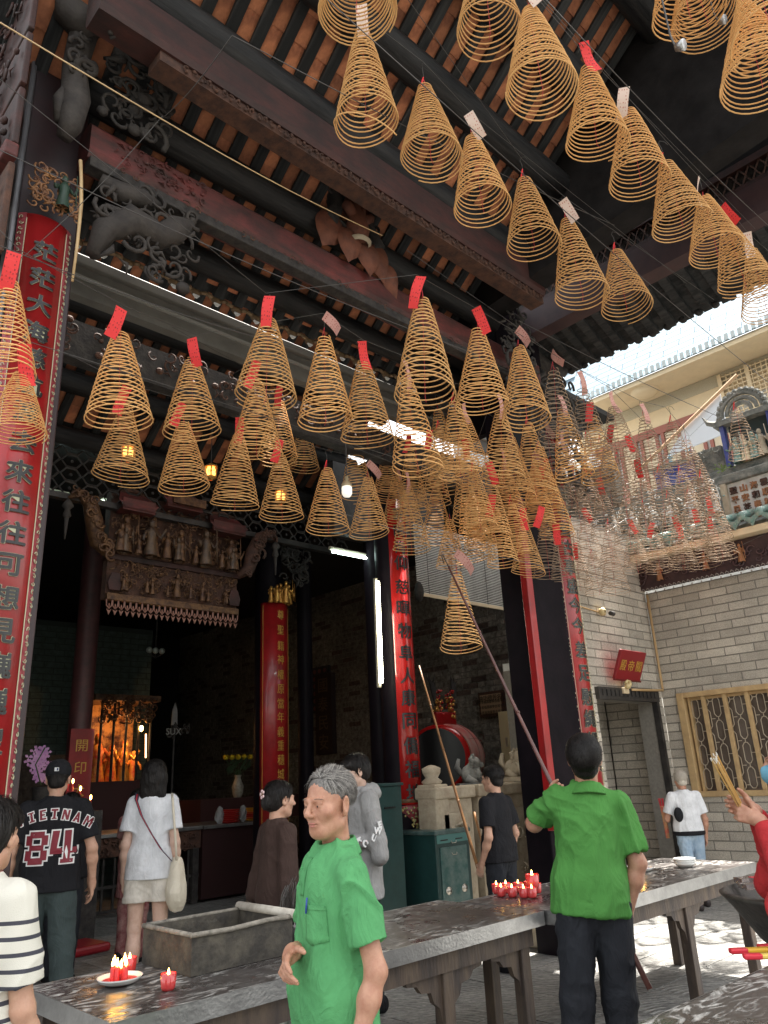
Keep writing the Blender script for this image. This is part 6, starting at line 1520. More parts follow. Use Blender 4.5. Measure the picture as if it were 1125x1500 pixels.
def wrinkle(P, amp, seed=0, sc=(7, 7, 4)):
    q = P*np.array(sc)*1.35+seed*7.3; w = vnoise(q*.7+3)*2.2; q2 = q+np.stack([w, w*.6, -w], 1)
    r = 1-np.abs(2*vnoise(q2)-1); r2 = 1-np.abs(2*vnoise(q2*2.1+9)-1); return amp*(r**3*1.0+.30*r2**3-.40)
def mk(F, name, m, parent, amp=0, seed=0, sc=(7, 7, 4), fn=None):
    P, Q = F.mesh(); me = bpy.data.meshes.new(name)
    if len(P):
        me.vertices.add(len(P)); me.loops.add(4*len(Q)); me.polygons.add(len(Q))
        me.vertices.foreach_set('co', P.astype(np.float32).ravel()); me.loops.foreach_set('vertex_index', Q.astype(np.int32).ravel())
        me.polygons.foreach_set('loop_start', np.arange(0, 4*len(Q), 4, dtype=np.int32))
        me.polygons.foreach_set('use_smooth', np.ones(len(Q), bool)); me.update(calc_edges=True)
        if amp:
            N = np.empty(len(P)*3, np.float32); me.vertices.foreach_get('normal', N); N = N.reshape(-1, 3)
            P = P+N*wrinkle(P, amp, seed, sc)[:, None]
        if fn is not None: P = fn(P)
        me.vertices.foreach_set('co', P.astype(np.float32).ravel()); me.update()
    me.materials.append(m); o = bpy.data.objects.new(name, me); COL.objects.link(o)
    if parent is not None: o.parent = parent
    return o
SKIN = {}
def skin(name, c, c2): return mat(name, c, .50, c2, 22, detail=8, bump=.22, bscale=190, sss=.08, bdist=.002, thr=(.38, .66))
SK_OLD = skin('tanned_skin', (.47, .255, .17), (.36, .165, .105)); SK = skin('light_tan_skin', (.56, .33, .23), (.47, .25, .17)); SK_P = skin('pale_skin', (.62, .42, .33), (.54, .34, .26))
def cloth(name, c, c2=None, b=.25, bs=300):
    new = name not in MATS; mt = mat(name, c, .85, c2 or tuple(x*.78 for x in c), 9, bump=b, bscale=bs, spec=.25, bdist=.002)
    if new:     # soft creases on top of the weave
        n = mt.node_tree.nodes; l = mt.node_tree.links; p = n['Principled BSDF']; tc = n.new('ShaderNodeTexCoord'); mp = n.new('ShaderNodeMapping'); mp.inputs['Scale'].default_value = (9, 9, 4); mp.inputs['Rotation'].default_value = (0, .5, .4)
        q = n.new('ShaderNodeTexNoise'); q.inputs['Scale'].default_value = 1.; q.inputs['Detail'].default_value = 5; q.inputs['Distortion'].default_value = 1.6; r = n.new('ShaderNodeMath'); r.operation = 'ABSOLUTE'; s_ = n.new('ShaderNodeMath'); s_.operation = 'SUBTRACT'; s_.inputs[1].default_value = .5
        l.new(tc.outputs['Object'], mp.inputs[0]); l.new(mp.outputs[0], q.inputs['Vector']); l.new(q.outputs[0], s_.inputs[0]); l.new(s_.outputs[0], r.inputs[0])
        bb = n.new('ShaderNodeBump'); bb.invert = True; bb.inputs['Strength'].default_value = .45; bb.inputs['Distance'].default_value = .05; l.new(r.outputs[0], bb.inputs['Height'])
        old = [x for x in l if x.to_socket == p.inputs['Normal']]
        if old: l.new(old[0].from_socket, bb.inputs['Normal'])
        l.new(bb.outputs[0], p.inputs['Normal'])
    return mt
GREENP = cloth('bright_green_pique', (.095, .33, .13), (.08, .28, .11)); GREENP2 = cloth('green_polo_knit', (.075, .25, .055), (.063, .21, .045))
BLACKC = cloth('black_cotton', (.012, .012, .015)); NAVYB = cloth('charcoal_trouser', (.02, .022, .028)); WHITEC = cloth('white_cotton', (.72, .73, .76)); CREAMC = cloth('cream_shorts', (.66, .61, .54))
SLATE = cloth('slate_green_trousers', (.055, .075, .075)); GREYH = cloth('heather_grey_fleece', (.34, .335, .33), (.27, .265, .26)); BROWNC = cloth('dark_brown_fleece', (.055, .032, .026)); REDC = cloth('red_tracksuit', (.50, .035, .04)); DENIM = cloth('washed_denim', (.25, .35, .47), (.38, .47, .56), .4, 200); TOTE = cloth('natural_canvas', (.66, .60, .49), (.60, .54, .43), .4)
HAIRK = mat('black_hair', (.007, .006, .006), .5, (.016, .013, .012), 40, bump=.6, bscale=120, stretch=(1, 1, .25), spec=.25); HAIRG = mat('grey_streaked_hair', (.055, .050, .048), .5, (.20, .185, .17), 60, bump=.6, bscale=120); HAIRW = mat('white_hair', (.55, .50, .43), .55, (.45, .40, .34), 40, bump=.6, bscale=120)
EYE_W = mat('eye_white', (.62, .58, .54), .2); EYE_K = mat('dark_iris', (.02, .012, .01), .1); LIP = mat('lip', (.42, .16, .13), .45)
def pivot(p, rx=0, ry=0, rz=0): return T(*p) @ RZ(rz) @ RY(ry) @ RX(rx) @ T(-p[0], -p[1], -p[2])
def head_field(F, M, age=0, ear=True, fem=False):
    """head centred near z=0; face towards -y"""
    def e(c, r, k=.02, sub=False, R_=None): F.ell(c if R_ is None else (0, 0, 0), r, k, M if R_ is None else M @ T(*c) @ R_, sub)
    def c_(a, b, r1, r2=None, k=.015, sub=False): F.rc(M @ Vector(a), M @ Vector(b), r1, r2, k, sub)
    e((0, .018, .038), (.076, .095, .080), 0); e((0, -.020, -.030), (.063, .072, .082), .03)
    e((0, -.052, -.088), (.030, .030, .024), .03); c_((-.048, .0, -.065), (-.018, -.052, -.092), .020, .018, .025); c_((.048, .0, -.065), (.018, -.052, -.092), .020, .018, .025)
    for s in (-1, 1):
        e((s*.044, -.056, -.022), (.024, .022, .020), .02); e((s*.030, -.086, .0015), (.019, .013, .0125), .008, True)
        e((s*.030, -.0745, .0005), (.0165, .0115, .0115), .003); e((s*.030, -.0765, .011), (.019, .009, .0055), .006); e((s*.030, -.0775, -.0115), (.016, .006, .004), .006)
        c_((s*.014, -.088, .022), (s*.046, -.074, .024), .0085, .006, .010)
        e((s*.0125, -.0985, -.0315), (.0085, .010, .0075), .006)
        if ear:
            Re = RZ(s*.35) @ RY(s*.12); e((s*.081, .010, -.008), (.009, .022, .036), .006, False, Re); e((s*.089, .005, -.004), (.007, .012, .022), .003, True, Re)
            e((s*.076, .004, -.036), (.007, .009, .010), .006)
        if age: c_((s*.022, -.092, -.034), (s*.038, -.072, -.068), .0022, .0015, .006, True); c_((s*.028, -.079, -.018), (s*.048, -.066, -.022), .002, .001, .004, True)
    c_((0, -.086, .018), (0, -.112, -.024), .0075, .0105, .012); e((0, -.110, -.027), (.0115, .0105, .009), .008)
    e((0, -.083, -.056), (.025, .011, .0065), .008); e((0, -.082, -.067), (.020, .011, .0075), .008); c_((-.024, -.086, -.0615), (.024, -.086, -.0615), .0018, .0018, .003, True); c_((-.012, -.0935, -.0615), (.012, -.0935, -.0615), .0018, .0018, .003, True)
    if age: c_((-.035, -.082, .052), (.035, -.082, .052), .0018, .0018, .006, True); c_((-.035, -.078, .065), (.035, -.078, .065), .0016, .0016, .006, True)
def finger_chain(F, p, d, n, lens, r, curls, k=.003):
    for L, c, rr in zip(lens, curls, r):
        a = c; d2 = (d*math.cos(a)+n*math.sin(a)).normalized(); n = (n*math.cos(a)-d*math.sin(a)).normalized(); q = p+d2*L
        F.rc(p, q, rr[0], rr[1], k); p, d = q, d2
def hand(F, w, d, n, s, curl=(.35, .45, .3), thumb=(.5, .3), spread=.05, sc=1., curls=None):
    """w wrist, d towards the fingers, n the way the palm faces, s towards the thumb"""
    w, d, n, s = Vector(w), Vector(d).normalized(), Vector(n).normalized(), Vector(s).normalized()
    s = (s-d*s.dot(d)).normalized(); n = (n-d*n.dot(d)-s*n.dot(s)).normalized()
    F.rc(w, w+d*.03*sc, .024*sc, .026*sc, .02)
    for i, (o, L, fl_) in enumerate(((.030, .088, .072), (.010, .092, .080), (-.010, .088, .074), (-.029, .080, .058))):
        b = w+d*L*sc+s*o*sc; F.rc(w+d*.02*sc+s*o*.5*sc, b, .0135*sc, .0110*sc, .010)
        cc = curls[i] if curls else curl
        dd = (d+s*(o*spread*20)).normalized()
        finger_chain(F, b, dd, n, [fl_*.46*sc, fl_*.32*sc, fl_*.26*sc], [(.0098*sc, .0088*sc), (.0088*sc, .0080*sc), (.0080*sc, .0066*sc)], cc)
    tb = w+d*.022*sc+s*.024*sc+n*.006*sc; td = (d*.75+s*.75+n*.25).normalized(); tn = (n*.6-s*.6).normalized(); tn = (tn-td*tn.dot(td)).normalized()
    F.rc(w+d*.015*sc+s*.012*sc, tb, .016*sc, .0155*sc, .012)
    finger_chain(F, tb, td, tn, [.040*sc, .030*sc, .024*sc], [(.0145*sc, .0115*sc), (.0115*sc, .0100*sc), (.0098*sc, .0078*sc)], (.05, thumb[0], thumb[1]), .006)
def limb(F, a, b, c, r, k=.02, bulge=.0):
    F.rc(a, b, r[0], r[1], k); F.rc(b, c, r[1], r[2], k)
    if bulge: m_ = np.array(b)*.68+np.array(c)*.32; F.ell(m_, (r[1]*1.0,)*3, .03)
def strands(name, m, parent, M, roots, n, L, seed, r0=(.080, .099, .085), c0=(0, .018, .040), w=.0014, flow=None, lift=.006, zcut=None):
    rng = random.Random(seed); b = MB(); cnt = 0
    while cnt < n:
        th = rng.uniform(0, 2*PI); u = rng.uniform(-.5, 1); ph = math.asin(u); d = Vector((math.cos(ph)*math.cos(th), math.cos(ph)*math.sin(th), math.sin(ph)))
        if not roots(d): continue
        cnt += 1; p = Vector((c0[0]+d.x*r0[0], c0[1]+d.y*r0[1], c0[2]+d.z*r0[2])); fl_ = flow(d, rng) if flow else Vector((0, 0, -1))
        nrm = Vector((d.x/r0[0], d.y/r0[1], d.z/r0[2])).normalized(); fl_ = (fl_-nrm*fl_.dot(nrm)); fl_ = fl_.normalized() if fl_.length > .01 else nrm.orthogonal()
        l = L*rng.uniform(.6, 1.2); pts = []; q = p.copy(); side = nrm.cross(fl_).normalized(); h_ = lift*rng.uniform(.3, 1.4)
        for i in range(5):
            t = i/4; e = Vector(((q.x-c0[0])/r0[0], (q.y-c0[1])/r0[1], (q.z-c0[2])/r0[2])); e = e.normalized(); s_ = Vector((c0[0]+e.x*r0[0], c0[1]+e.y*r0[1], c0[2]+e.z*r0[2]))
            nn = Vector((e.x/r0[0], e.y/r0[1], e.z/r0[2])).normalized(); pts.append((s_+nn*(.001+h_*math.sin(min(1, t*1.1)*PI*.5)), side*(w*(1-.75*t)))); q = s_+(fl_-nn*fl_.dot(nn))*(l/4)+side*rng.uniform(-.1, .1)*l*.25
        v = []
        for c, s_ in pts: v += [c-s_, c+s_]
        b.add([M @ x for x in v], [(2*i, 2*i+1, 2*i+3, 2*i+2) for i in range(4)])
    return b.build(name, m, parent, True)
def person(label, px, D, ztop, face, spec, h=.006, sm=SK, group=None, base=1.72, pos=None, lean=0):
    """stand a figure on the floor below pixel column px; face=(right,toward) in picture terms"""
    if pos is None: p = ray(*px); k = D/math.hypot(p.x, p.y); x, y = p.x*k, p.y*k
    else: x, y = pos
    rt = Vector((CR.x, CR.y, 0)).normalized(); tw = -Vector((x, y, 0)).normalized(); rt = Vector((tw.y*-1, tw.x, 0))*1
    rt = Vector((-tw.y, tw.x, 0))
    if rt.dot(Vector((CR.x, CR.y, 0))) < 0: rt = -rt
    f = (rt*face[0]+tw*face[1]).normalized(); rz = math.atan2(f.x, -f.y)
    t = thing('person', label, 'person', (x, y, 0), rz, group); s = ztop/base; t.scale = (s, s, s)
    Mw = T(x, y, 0) @ RZ(rz) @ T(0, 0, ztop*.93) @ RY(lean) @ T(0, 0, -ztop*.93); t.location = Mw.translation; t.rotation_euler = Mw.to_euler('XYZ')
    inv = (Mw @ Matrix.Scale(s, 4)).inverted()
    return t, (lambda w_: np.array(inv @ Vector(w_))), s
def eyes(t, M, parent, glasses=False, brow=HAIRK):
    for s in (-1, 1):
        o = MB().ell((0, 0, 0), (.0098, .0098, .0098), 12, 8, M @ T(s*.030, -.0755, .0005)).build('eye', EYE_W, parent, True)
        MB().ell((0, 0, 0), (.0042, .0022, .0042), 10, 6, M @ T(s*.030-.0012, -.0849, .0003)).build('iris', EYE_K, o, True)
        b = MB(); rng = random.Random(4)
        for k in range(34):
            q = k/33; x = s*(.014+.034*q); c = Vector((x, -.0945+.0155*q**1.5+.001, .0235+.003*math.sin(q*PI))); b.tube([M @ c, M @ (c+Vector((s*.008, .001, .003-.004*q)))], [.0009, .0003], 3)
        b.build('eyebrow', brow, parent)
def polo_shirt(F, torso=1., belly=.0, hem=.86, arms=None, sl=.62, lean=(0, 0), wide=1.):
    w = wide
    F.ell((0, .0, 1.27), (.185*w, .120, .20), 0); F.ell((0, .005, 1.05), (.172*w, .128+belly*.6, .20), .08); F.ell((0, -.01-belly*.5, 1.0), (.155*w, .115+belly, .16), .06)
    F.rc((0, .018, 1.415), (-.150*w, .01, 1.375), .062, .050, .04); F.rc((0, .018, 1.415), (.150*w, .01, 1.375), .062, .050, .04); F.rc((0, .02, 1.40), (0, .02, 1.46), .075, .060, .03)
    F.rc((-.07*w, .0, .98), (-.085*w, 0, hem-.1), .118, .125, .06); F.rc((.07*w, .0, .98), (.085*w, 0, hem-.1), .118, .125, .06); F.ell((0, -.005, hem), (.175*w, .135, .14), .05)
    F.cut((0, 0, hem), (0, 0, -1))
def sleeve(F, sh, el, frac, r1=.070, r2=.082, k=.04, hollow=True):
    sh, el = np.array(sh, float), np.array(el, float); d = (el-sh)/np.linalg.norm(el-sh); L = np.linalg.norm(el-sh)*frac
    return sh, d, L
def shirt(name, m, parent, lo, hi, h, sh, el, frac, hem=.86, belly=0, wide=1., sr=(.066, .080), amp=.010, seed=1, fn=None, sc=(7, 7, 4), neck=True, extra=None, lsl=None, wr=None):
    F = Field(lo, hi, h)
    polo_shirt(F, belly=belly, hem=hem, wide=wide)
    for i, (a, b) in enumerate(zip(sh, el)):
        a, b = np.array(a, float), np.array(b, float); d = (b-a)/np.linalg.norm(b-a); L = np.linalg.norm(b-a)*min(frac, 1.)
        e = a+d*L; s2 = Field(lo, hi, h); s2.rc(a, e+d*.1, sr[0], sr[1]*(1.02), 0)
        if lsl: s2.rc(b, np.array(lsl[i]), sr[1]*.95, sr[1]*.62, .03); X, Y, Z = None, None, None
        else:
            s2.cut(e, d)
            s2.rc(e+d*(sr[1]*.55), e+d*.2, sr[1]*.80, sr[1]*.80, 0, True)
        hh = np.clip(.5+.5*(F.D-s2.D)/.035, 0, 1); near = (np.abs(F.D) < .3) | (np.abs(s2.D) < .3)
        F.D = np.where(near, F.D+(s2.D-F.D)*hh-.035*hh*(1-hh), np.minimum(F.D, s2.D)).astype(np.float32)
        if not lsl: F.rc(e-d*.025, e+d*.25, sr[1]*.90, sr[1]*.93, 0, True) if False else None
    if extra: extra(F)
    if neck: F.rc((0, .015, 1.465), (0, .03, 1.56), .060, .066, .01, True)
    return mk(F, name, m, parent, amp, seed, sc, fn)
def drape(name, m, garment, x0, x1, z0, z1, off=.003, n=10, front=True, bow=0.):
    """a cloth patch laid on the front (or back) of a garment"""
    from mathutils.bvhtree import BVHTree
    bm = bmesh.new(); bm.from_mesh(garment.data); bv = BVHTree.FromBMesh(bm); bm.free(); v = []; s = -1 if front else 1
    for j in range(n+1):
        for i in range(n+1):
            x = x0+(x1-x0)*i/n; z = z0+(z1-z0)*j/n-(bow*(1-abs(2*i/n-1)) if j == 0 else 0); h = bv.ray_cast(Vector((x, s*.6, z)), Vector((0, -s, 0)))
            v.append((x, (h[0].y if h[0] else s*.1)+s*off, z))
    f = [(j*(n+1)+i, j*(n+1)+i+1, (j+1)*(n+1)+i+1, (j+1)*(n+1)+i) for j in range(n) for i in range(n)]
    o = MB().add(v, f).build(name, m, garment, True); q = o.modifiers.new('thickness', 'SOLIDIFY'); q.thickness = .003; return o
def collar(parent, m, c=(0, .012, 1.455), r=(.064, .068), tilt=.32, hh=.045, open_=.35):
    b = MB(); n = 30; v = []
    for i in range(n+1):
        a = -PI/2+open_+(2*PI-2*open_)*i/n; fr = abs((i/n)*2-1); x, y = math.cos(a), math.sin(a); zf = -.030*fr**1.6
        zb = .016*(1-fr)
        v += [(c[0]+x*r[0], c[1]+y*r[1], c[2]+.006+zf+zb), (c[0]+x*(r[0]+.004), c[1]+y*(r[1]+.004), c[2]+.024+zf*.7+zb*1.6), (c[0]+x*(r[0]+.034+.014*fr), c[1]+y*(r[1]+.032+.022*fr), c[2]-.028+zf*1.2-.034*fr**5)]
    f = []
    for i in range(n): f += [(3*i, 3*i+1, 3*i+4, 3*i+3), (3*i+1, 3*i+2, 3*i+5, 3*i+4)]
    o = b.add(v, f).build('collar', m, parent, True); s_ = o.modifiers.new('thickness', 'SOLIDIFY'); s_.thickness = .004; su = o.modifiers.new('smooth', 'SUBSURF'); su.levels = 1; su.render_levels = 1
    return o
def trousers(name, m, parent, lo, hi, h, hips, knees, ankles, r=(.098, .075, .062), amp=.008, seed=2, cutz=None, top=.93, fn=None):
    F = Field(lo, hi, h); F.ell((0, .008, .90), (.145, .108, .12), 0)
    for a, b, c in zip(hips, knees, ankles): F.rc(a, b, r[0], r[1], .03); F.rc(b, c, r[1], r[2], .02); F.cut(c, (0, 0, -1)) if False else None
    F.cut((0, 0, top), (0, 0, 1))
    if cutz is not None: F.cut((0, 0, cutz), (0, 0, -1))
    return mk(F, name, m, parent, amp, seed, (6, 6, 7), fn)
def shoes(parent, m, feet, L=.26, strap=None, ang=(0, 0)):
    for (x, y), a in zip(feet, ang):
        M = T(x, y, 0) @ RZ(a); F = Field((-.10, -.22, -.01), (.10, .14, .14), .006)
        F.rc((0, .05, .035), (0, -.14, .028), .038, .036, 0); F.ell((0, .05, .06), (.036, .05, .05), .03); F.cut((0, 0, 0), (0, 0, -1))
        o = mk(F, 'shoe', m, parent); o.matrix_local = M
def foot(F, a, k=.02, toe=(0, -.17)):
    a = np.array(a, float); F.rc(a, (a[0], a[1]+.02, .045), .040, .038, k); F.rc((a[0], a[1]+.01, .045), (a[0]+toe[0], a[1]+toe[1], .028), .036, .028, k)

# ---------------------------------------------------------------- elderly man in green polo, foreground
def old_man():
    t, loc, s = person('elderly man with grey hair in a bright green polo reaching over the table', (484, 1130), 2.92, 1.630, (-.93, .36), None)
    hM = pivot((0, .02, 1.50), R(4), 0, R(24)) @ T(0, -.014, 1.605)
    shL, shR = V3(.175, .01, 1.375), V3(-.175, .0, 1.385)
    elL = V3(.235, .055, 1.08); wrL = V3(.225, -.03, .84)
    hR = loc(Vector((0, 0, EYE))+ray(415, 1400)*(2.72/math.hypot(ray(415, 1400).x, ray(415, 1400).y))); elR = V3(-.20, -.02, 1.10)
    # keep the reach within arm's length
    d = hR-elR; L = np.linalg.norm(d); wrR = elR+d/L*max(.22, min(L, .28))
    F = Field((-.62, -.75, .55), (.42, .25, 1.74), .0045)
    head_field(F, hM, 1)
    F.rc((0, .02, 1.44), hM @ Vector((0, .022, -.05)), .052, .050, .03); F.ell((0, .012, 1.395), (.085, .05, .035), .03)
    limb(F, shL-V3(.012, 0, .012), elL, wrL, (.038, .036, .025), bulge=1); limb(F, shR+V3(.012, 0, -.012), elR, wrR, (.040, .040, .027), bulge=1)
    dR = (wrR-elR)/np.linalg.norm(wrR-elR)
    hand(F, wrR, dR*.85+V3(0, -.1, -.35), (0.25, .1, -1), (.75, -.35, .1), curls=((.25, .35, .2), (.55, .5, .3), (.75, .6, .4), (.85, .7, .4)), thumb=(.2, .2), spread=.10, sc=1.0)
    hand(F, wrL, (.0, -.12, -1), (-1, 0, .1), (0, -1, 0), curl=(.3, .4, .3))
    mk(F, 'body', SK_OLD, t); eyes(t, hM, t, brow=HAIRG)
    MB().ell((0, 0, 0), (.019, .0035, .0035), 12, 6, hM @ T(0, -.0925, -.0572)).ell((0, 0, 0), (.016, .0035, .004), 12, 6, hM @ T(0, -.0915, -.0660)).build('lips', LIP, t, True)
    H = Field((-.12, -.14, 1.5), (.12, .14, 1.74), .0045); H.ell((0, .022, .043), (.080, .096, .081), 0, hM)
    H.cut(tuple(hM @ Vector((0, -.058, .052))), tuple(hM.to_3x3() @ Vector((0, -.86, -.5)))); H.cut(tuple(hM @ Vector((0, .02, -.022))), (0, -.35, -1)); 
    for sg in (-1, 1): H.ell((sg*.085, -.045, -.0), (.03, .045, .05), .004, hM, True)
    mk(H, 'hair', HAIRG, t, .0015, 5, (60, 60, 30))
    def flow(d, rng): return Vector((-.3+rng.uniform(-.4, .4), .9 if d.z > .55 else .35, .25 if d.z > .8 else -.75))
    strands('hair_strands', HAIRG, t, hM, lambda d: (d.y > -.62 or d.z > .62) and d.z > -.32+.35*(d.y < -.1) and not (d.y < -.15 and d.z < .38), 6500, .042, 3, (.082, .099, .086), (0, .022, .042), .0008, flow, .007)
    strands('grey_wisps', mat('grey_wisp_hair', (.36, .34, .31), .5), t, hM, lambda d: d.z > .3 and d.y > -.75, 700, .045, 4, (.083, .100, .088), (0, .022, .042), .0007, flow, .010)
    sh_ = shirt('polo_shirt', GREENP, t, (-.45, -.40, .60), (.42, .28, 1.56), .0055, [shR, shL], [elR, elL], .72, hem=.62, belly=.012, wide=.88, sr=(.053, .066), amp=.016, seed=3)
    collar(sh_, GREENP)
    drape('placket', GREENP, sh_, -.016, .016, 1.30, 1.425, .004)
    for k in range(2): MB().ell((0, 0, 0), (.005, .003, .005), 10, 6).build('button', mat('green_button', (.04, .30, .08), .3), sh_, True, loc=(0, -.118-.012*k, 1.39-.05*k))
    pk = drape('chest_pocket', GREENP, sh_, .040, .125, 1.165, 1.275, .004, bow=.012); drape('pocket_hem', GREENP, sh_, .040, .125, 1.262, 1.276, .0065)
    MB().tube([(0, 0, 0), (.002, .004, .05)], .0035, 6).build('pocket_pen', mat('blue_pen', (.02, .06, .3), .4), sh_, True, loc=(.055, -.125, 1.25))
    for (x, y, z, r_) in ((.238, -.052, 1.24, .009), (.20, -.06, 1.355, .006)):
        pass
    trousers('trousers', NAVYB, t, (-.3, -.25, -.02), (.3, .25, 1.0), .012, [(-.09, 0, .88), (.09, 0, .88)], [(-.10, -.01, .48), (.10, -.01, .48)], [(-.10, .01, .08), (.10, .01, .08)], top=.8)
    shoes(t, BLACKC, [(-.10, 0), (.10, 0)])
old_man()

# ---------------------------------------------------------------- man with the pole, seen from behind
def pole_man():
    t, loc, s = person('man in a green polo seen from behind, head back, lifting a long pole', (852, 1078), 4.45, 1.755, (-.22, -.97), None, base=1.70, lean=R(-4.5))
    P_ = [Vector(PA).lerp(Vector(PB), k/200) for k in range(201)]
    def onpole(px):
        best = min(P_, key=lambda p: abs(562.5+FPX*((p-Vector((0, 0, EYE))).dot(CR))/((p-Vector((0, 0, EYE))).dot(CF))-px)); return loc(best)
    hl = onpole(816); hr = onpole(912)
    hM = pivot((0, .02, 1.50), R(-34), R(3), R(-14)) @ T(0, -.01, 1.595)
    # facing away: figure's left is picture left
    shL, shR = V3(.158, .0, 1.39), V3(-.158, .0, 1.37)
    elR = V3(-.235, .01, 1.10); elL = V3(.25, -.14, 1.26)
    def reach(e, h_, mx=.26): d = h_-e; L = np.linalg.norm(d); return e+d/L*min(mx, max(.2, L-.06)), d/L
    wrL, dL = reach(elL, hl); wrR, dR = reach(elR, hr, .25)
    F = Field((-.45, -.75, .6), (.55, .25, 1.78), .0055); head_field(F, hM, 0)
    F.rc((0, .02, 1.42), hM @ Vector((0, .03, -.05)), .058, .056, .03); F.ell((0, .012, 1.395), (.085, .05, .035), .03)
    limb(F, shL-V3(.012, 0, .012), elL, wrL, (.040, .042, .027), bulge=1); limb(F, shR+V3(.012, 0, -.012), elR, wrR, (.040, .042, .027), bulge=1)
    pd = loc(PB)-loc(PA); pd /= np.linalg.norm(pd)
    hand(F, wrL, dL, (-.6, -.3, .1), pd, curl=(1.2, 1.3, .8), thumb=(.7, .5), spread=0)
    hand(F, wrR, dR, (.7, -.4, 0), pd, curl=(1.2, 1.3, .8), thumb=(.7, .5), spread=0)
    mk(F, 'body', SK_OLD, t)
    H = Field((-.14, -.14, 1.42), (.14, .2, 1.76), .005); H.ell((0, .022, .040), (.084, .102, .086), 0, hM); H.ell((0, .06, -.03), (.062, .055, .05), .03, hM)
    H.cut(tuple(hM @ Vector((0, -.06, .05))), tuple(hM.to_3x3() @ Vector((0, -.8, -.6)))); H.cut(tuple(hM @ Vector((0, .06, -.058))), tuple(hM.to_3x3() @ Vector((0, -.35, -1))))
    for sg in (-1, 1): H.ell((sg*.088, -.02, -.015), (.03, .05, .055), .004, hM, True)
    mk(H, 'hair', HAIRK, t, .003, 9, (40, 40, 20))
    def flow(d, rng):
        wv = Vector((.0, .75, .66)); r_ = d-wv; tdir = wv.cross(d); return r_*1.2+tdir*.8+Vector((rng.uniform(-.2, .2), 0, rng.uniform(-.2, .2)))
    strands('hair_strands', HAIRK, t, hM, lambda d: d.z > -.45 and (d.y > -.5 or d.z > .55) and not (d.y < .05 and d.z < .2), 2600, .05, 8, (.084, .103, .088), (0, .022, .040), .0014, flow, .008)
    sh_ = shirt('polo_shirt', GREENP2, t, (-.45, -.45, .80), (.46, .30, 1.56), .0065, [shL, shR], [elL, elR], .80, hem=.87, wide=.9, sr=(.055, .070), amp=.020, seed=6, sc=(5, 6, 3))
    collar(sh_, GREENP2, (0, .018, 1.45))
    trousers('trousers', NAVYB, t, (-.3, -.25, -.02), (.3, .25, 1.0), .009, [(-.085, .01, .90), (.085, .01, .90)], [(-.11, -.01, .50), (.10, .03, .50)], [(-.12, .0, .08), (.12, .05, .08)], amp=.010, r=(.098, .078, .066))
    shoes(t, BLACKC, [(-.12, 0), (.12, .05)])
pole_man()

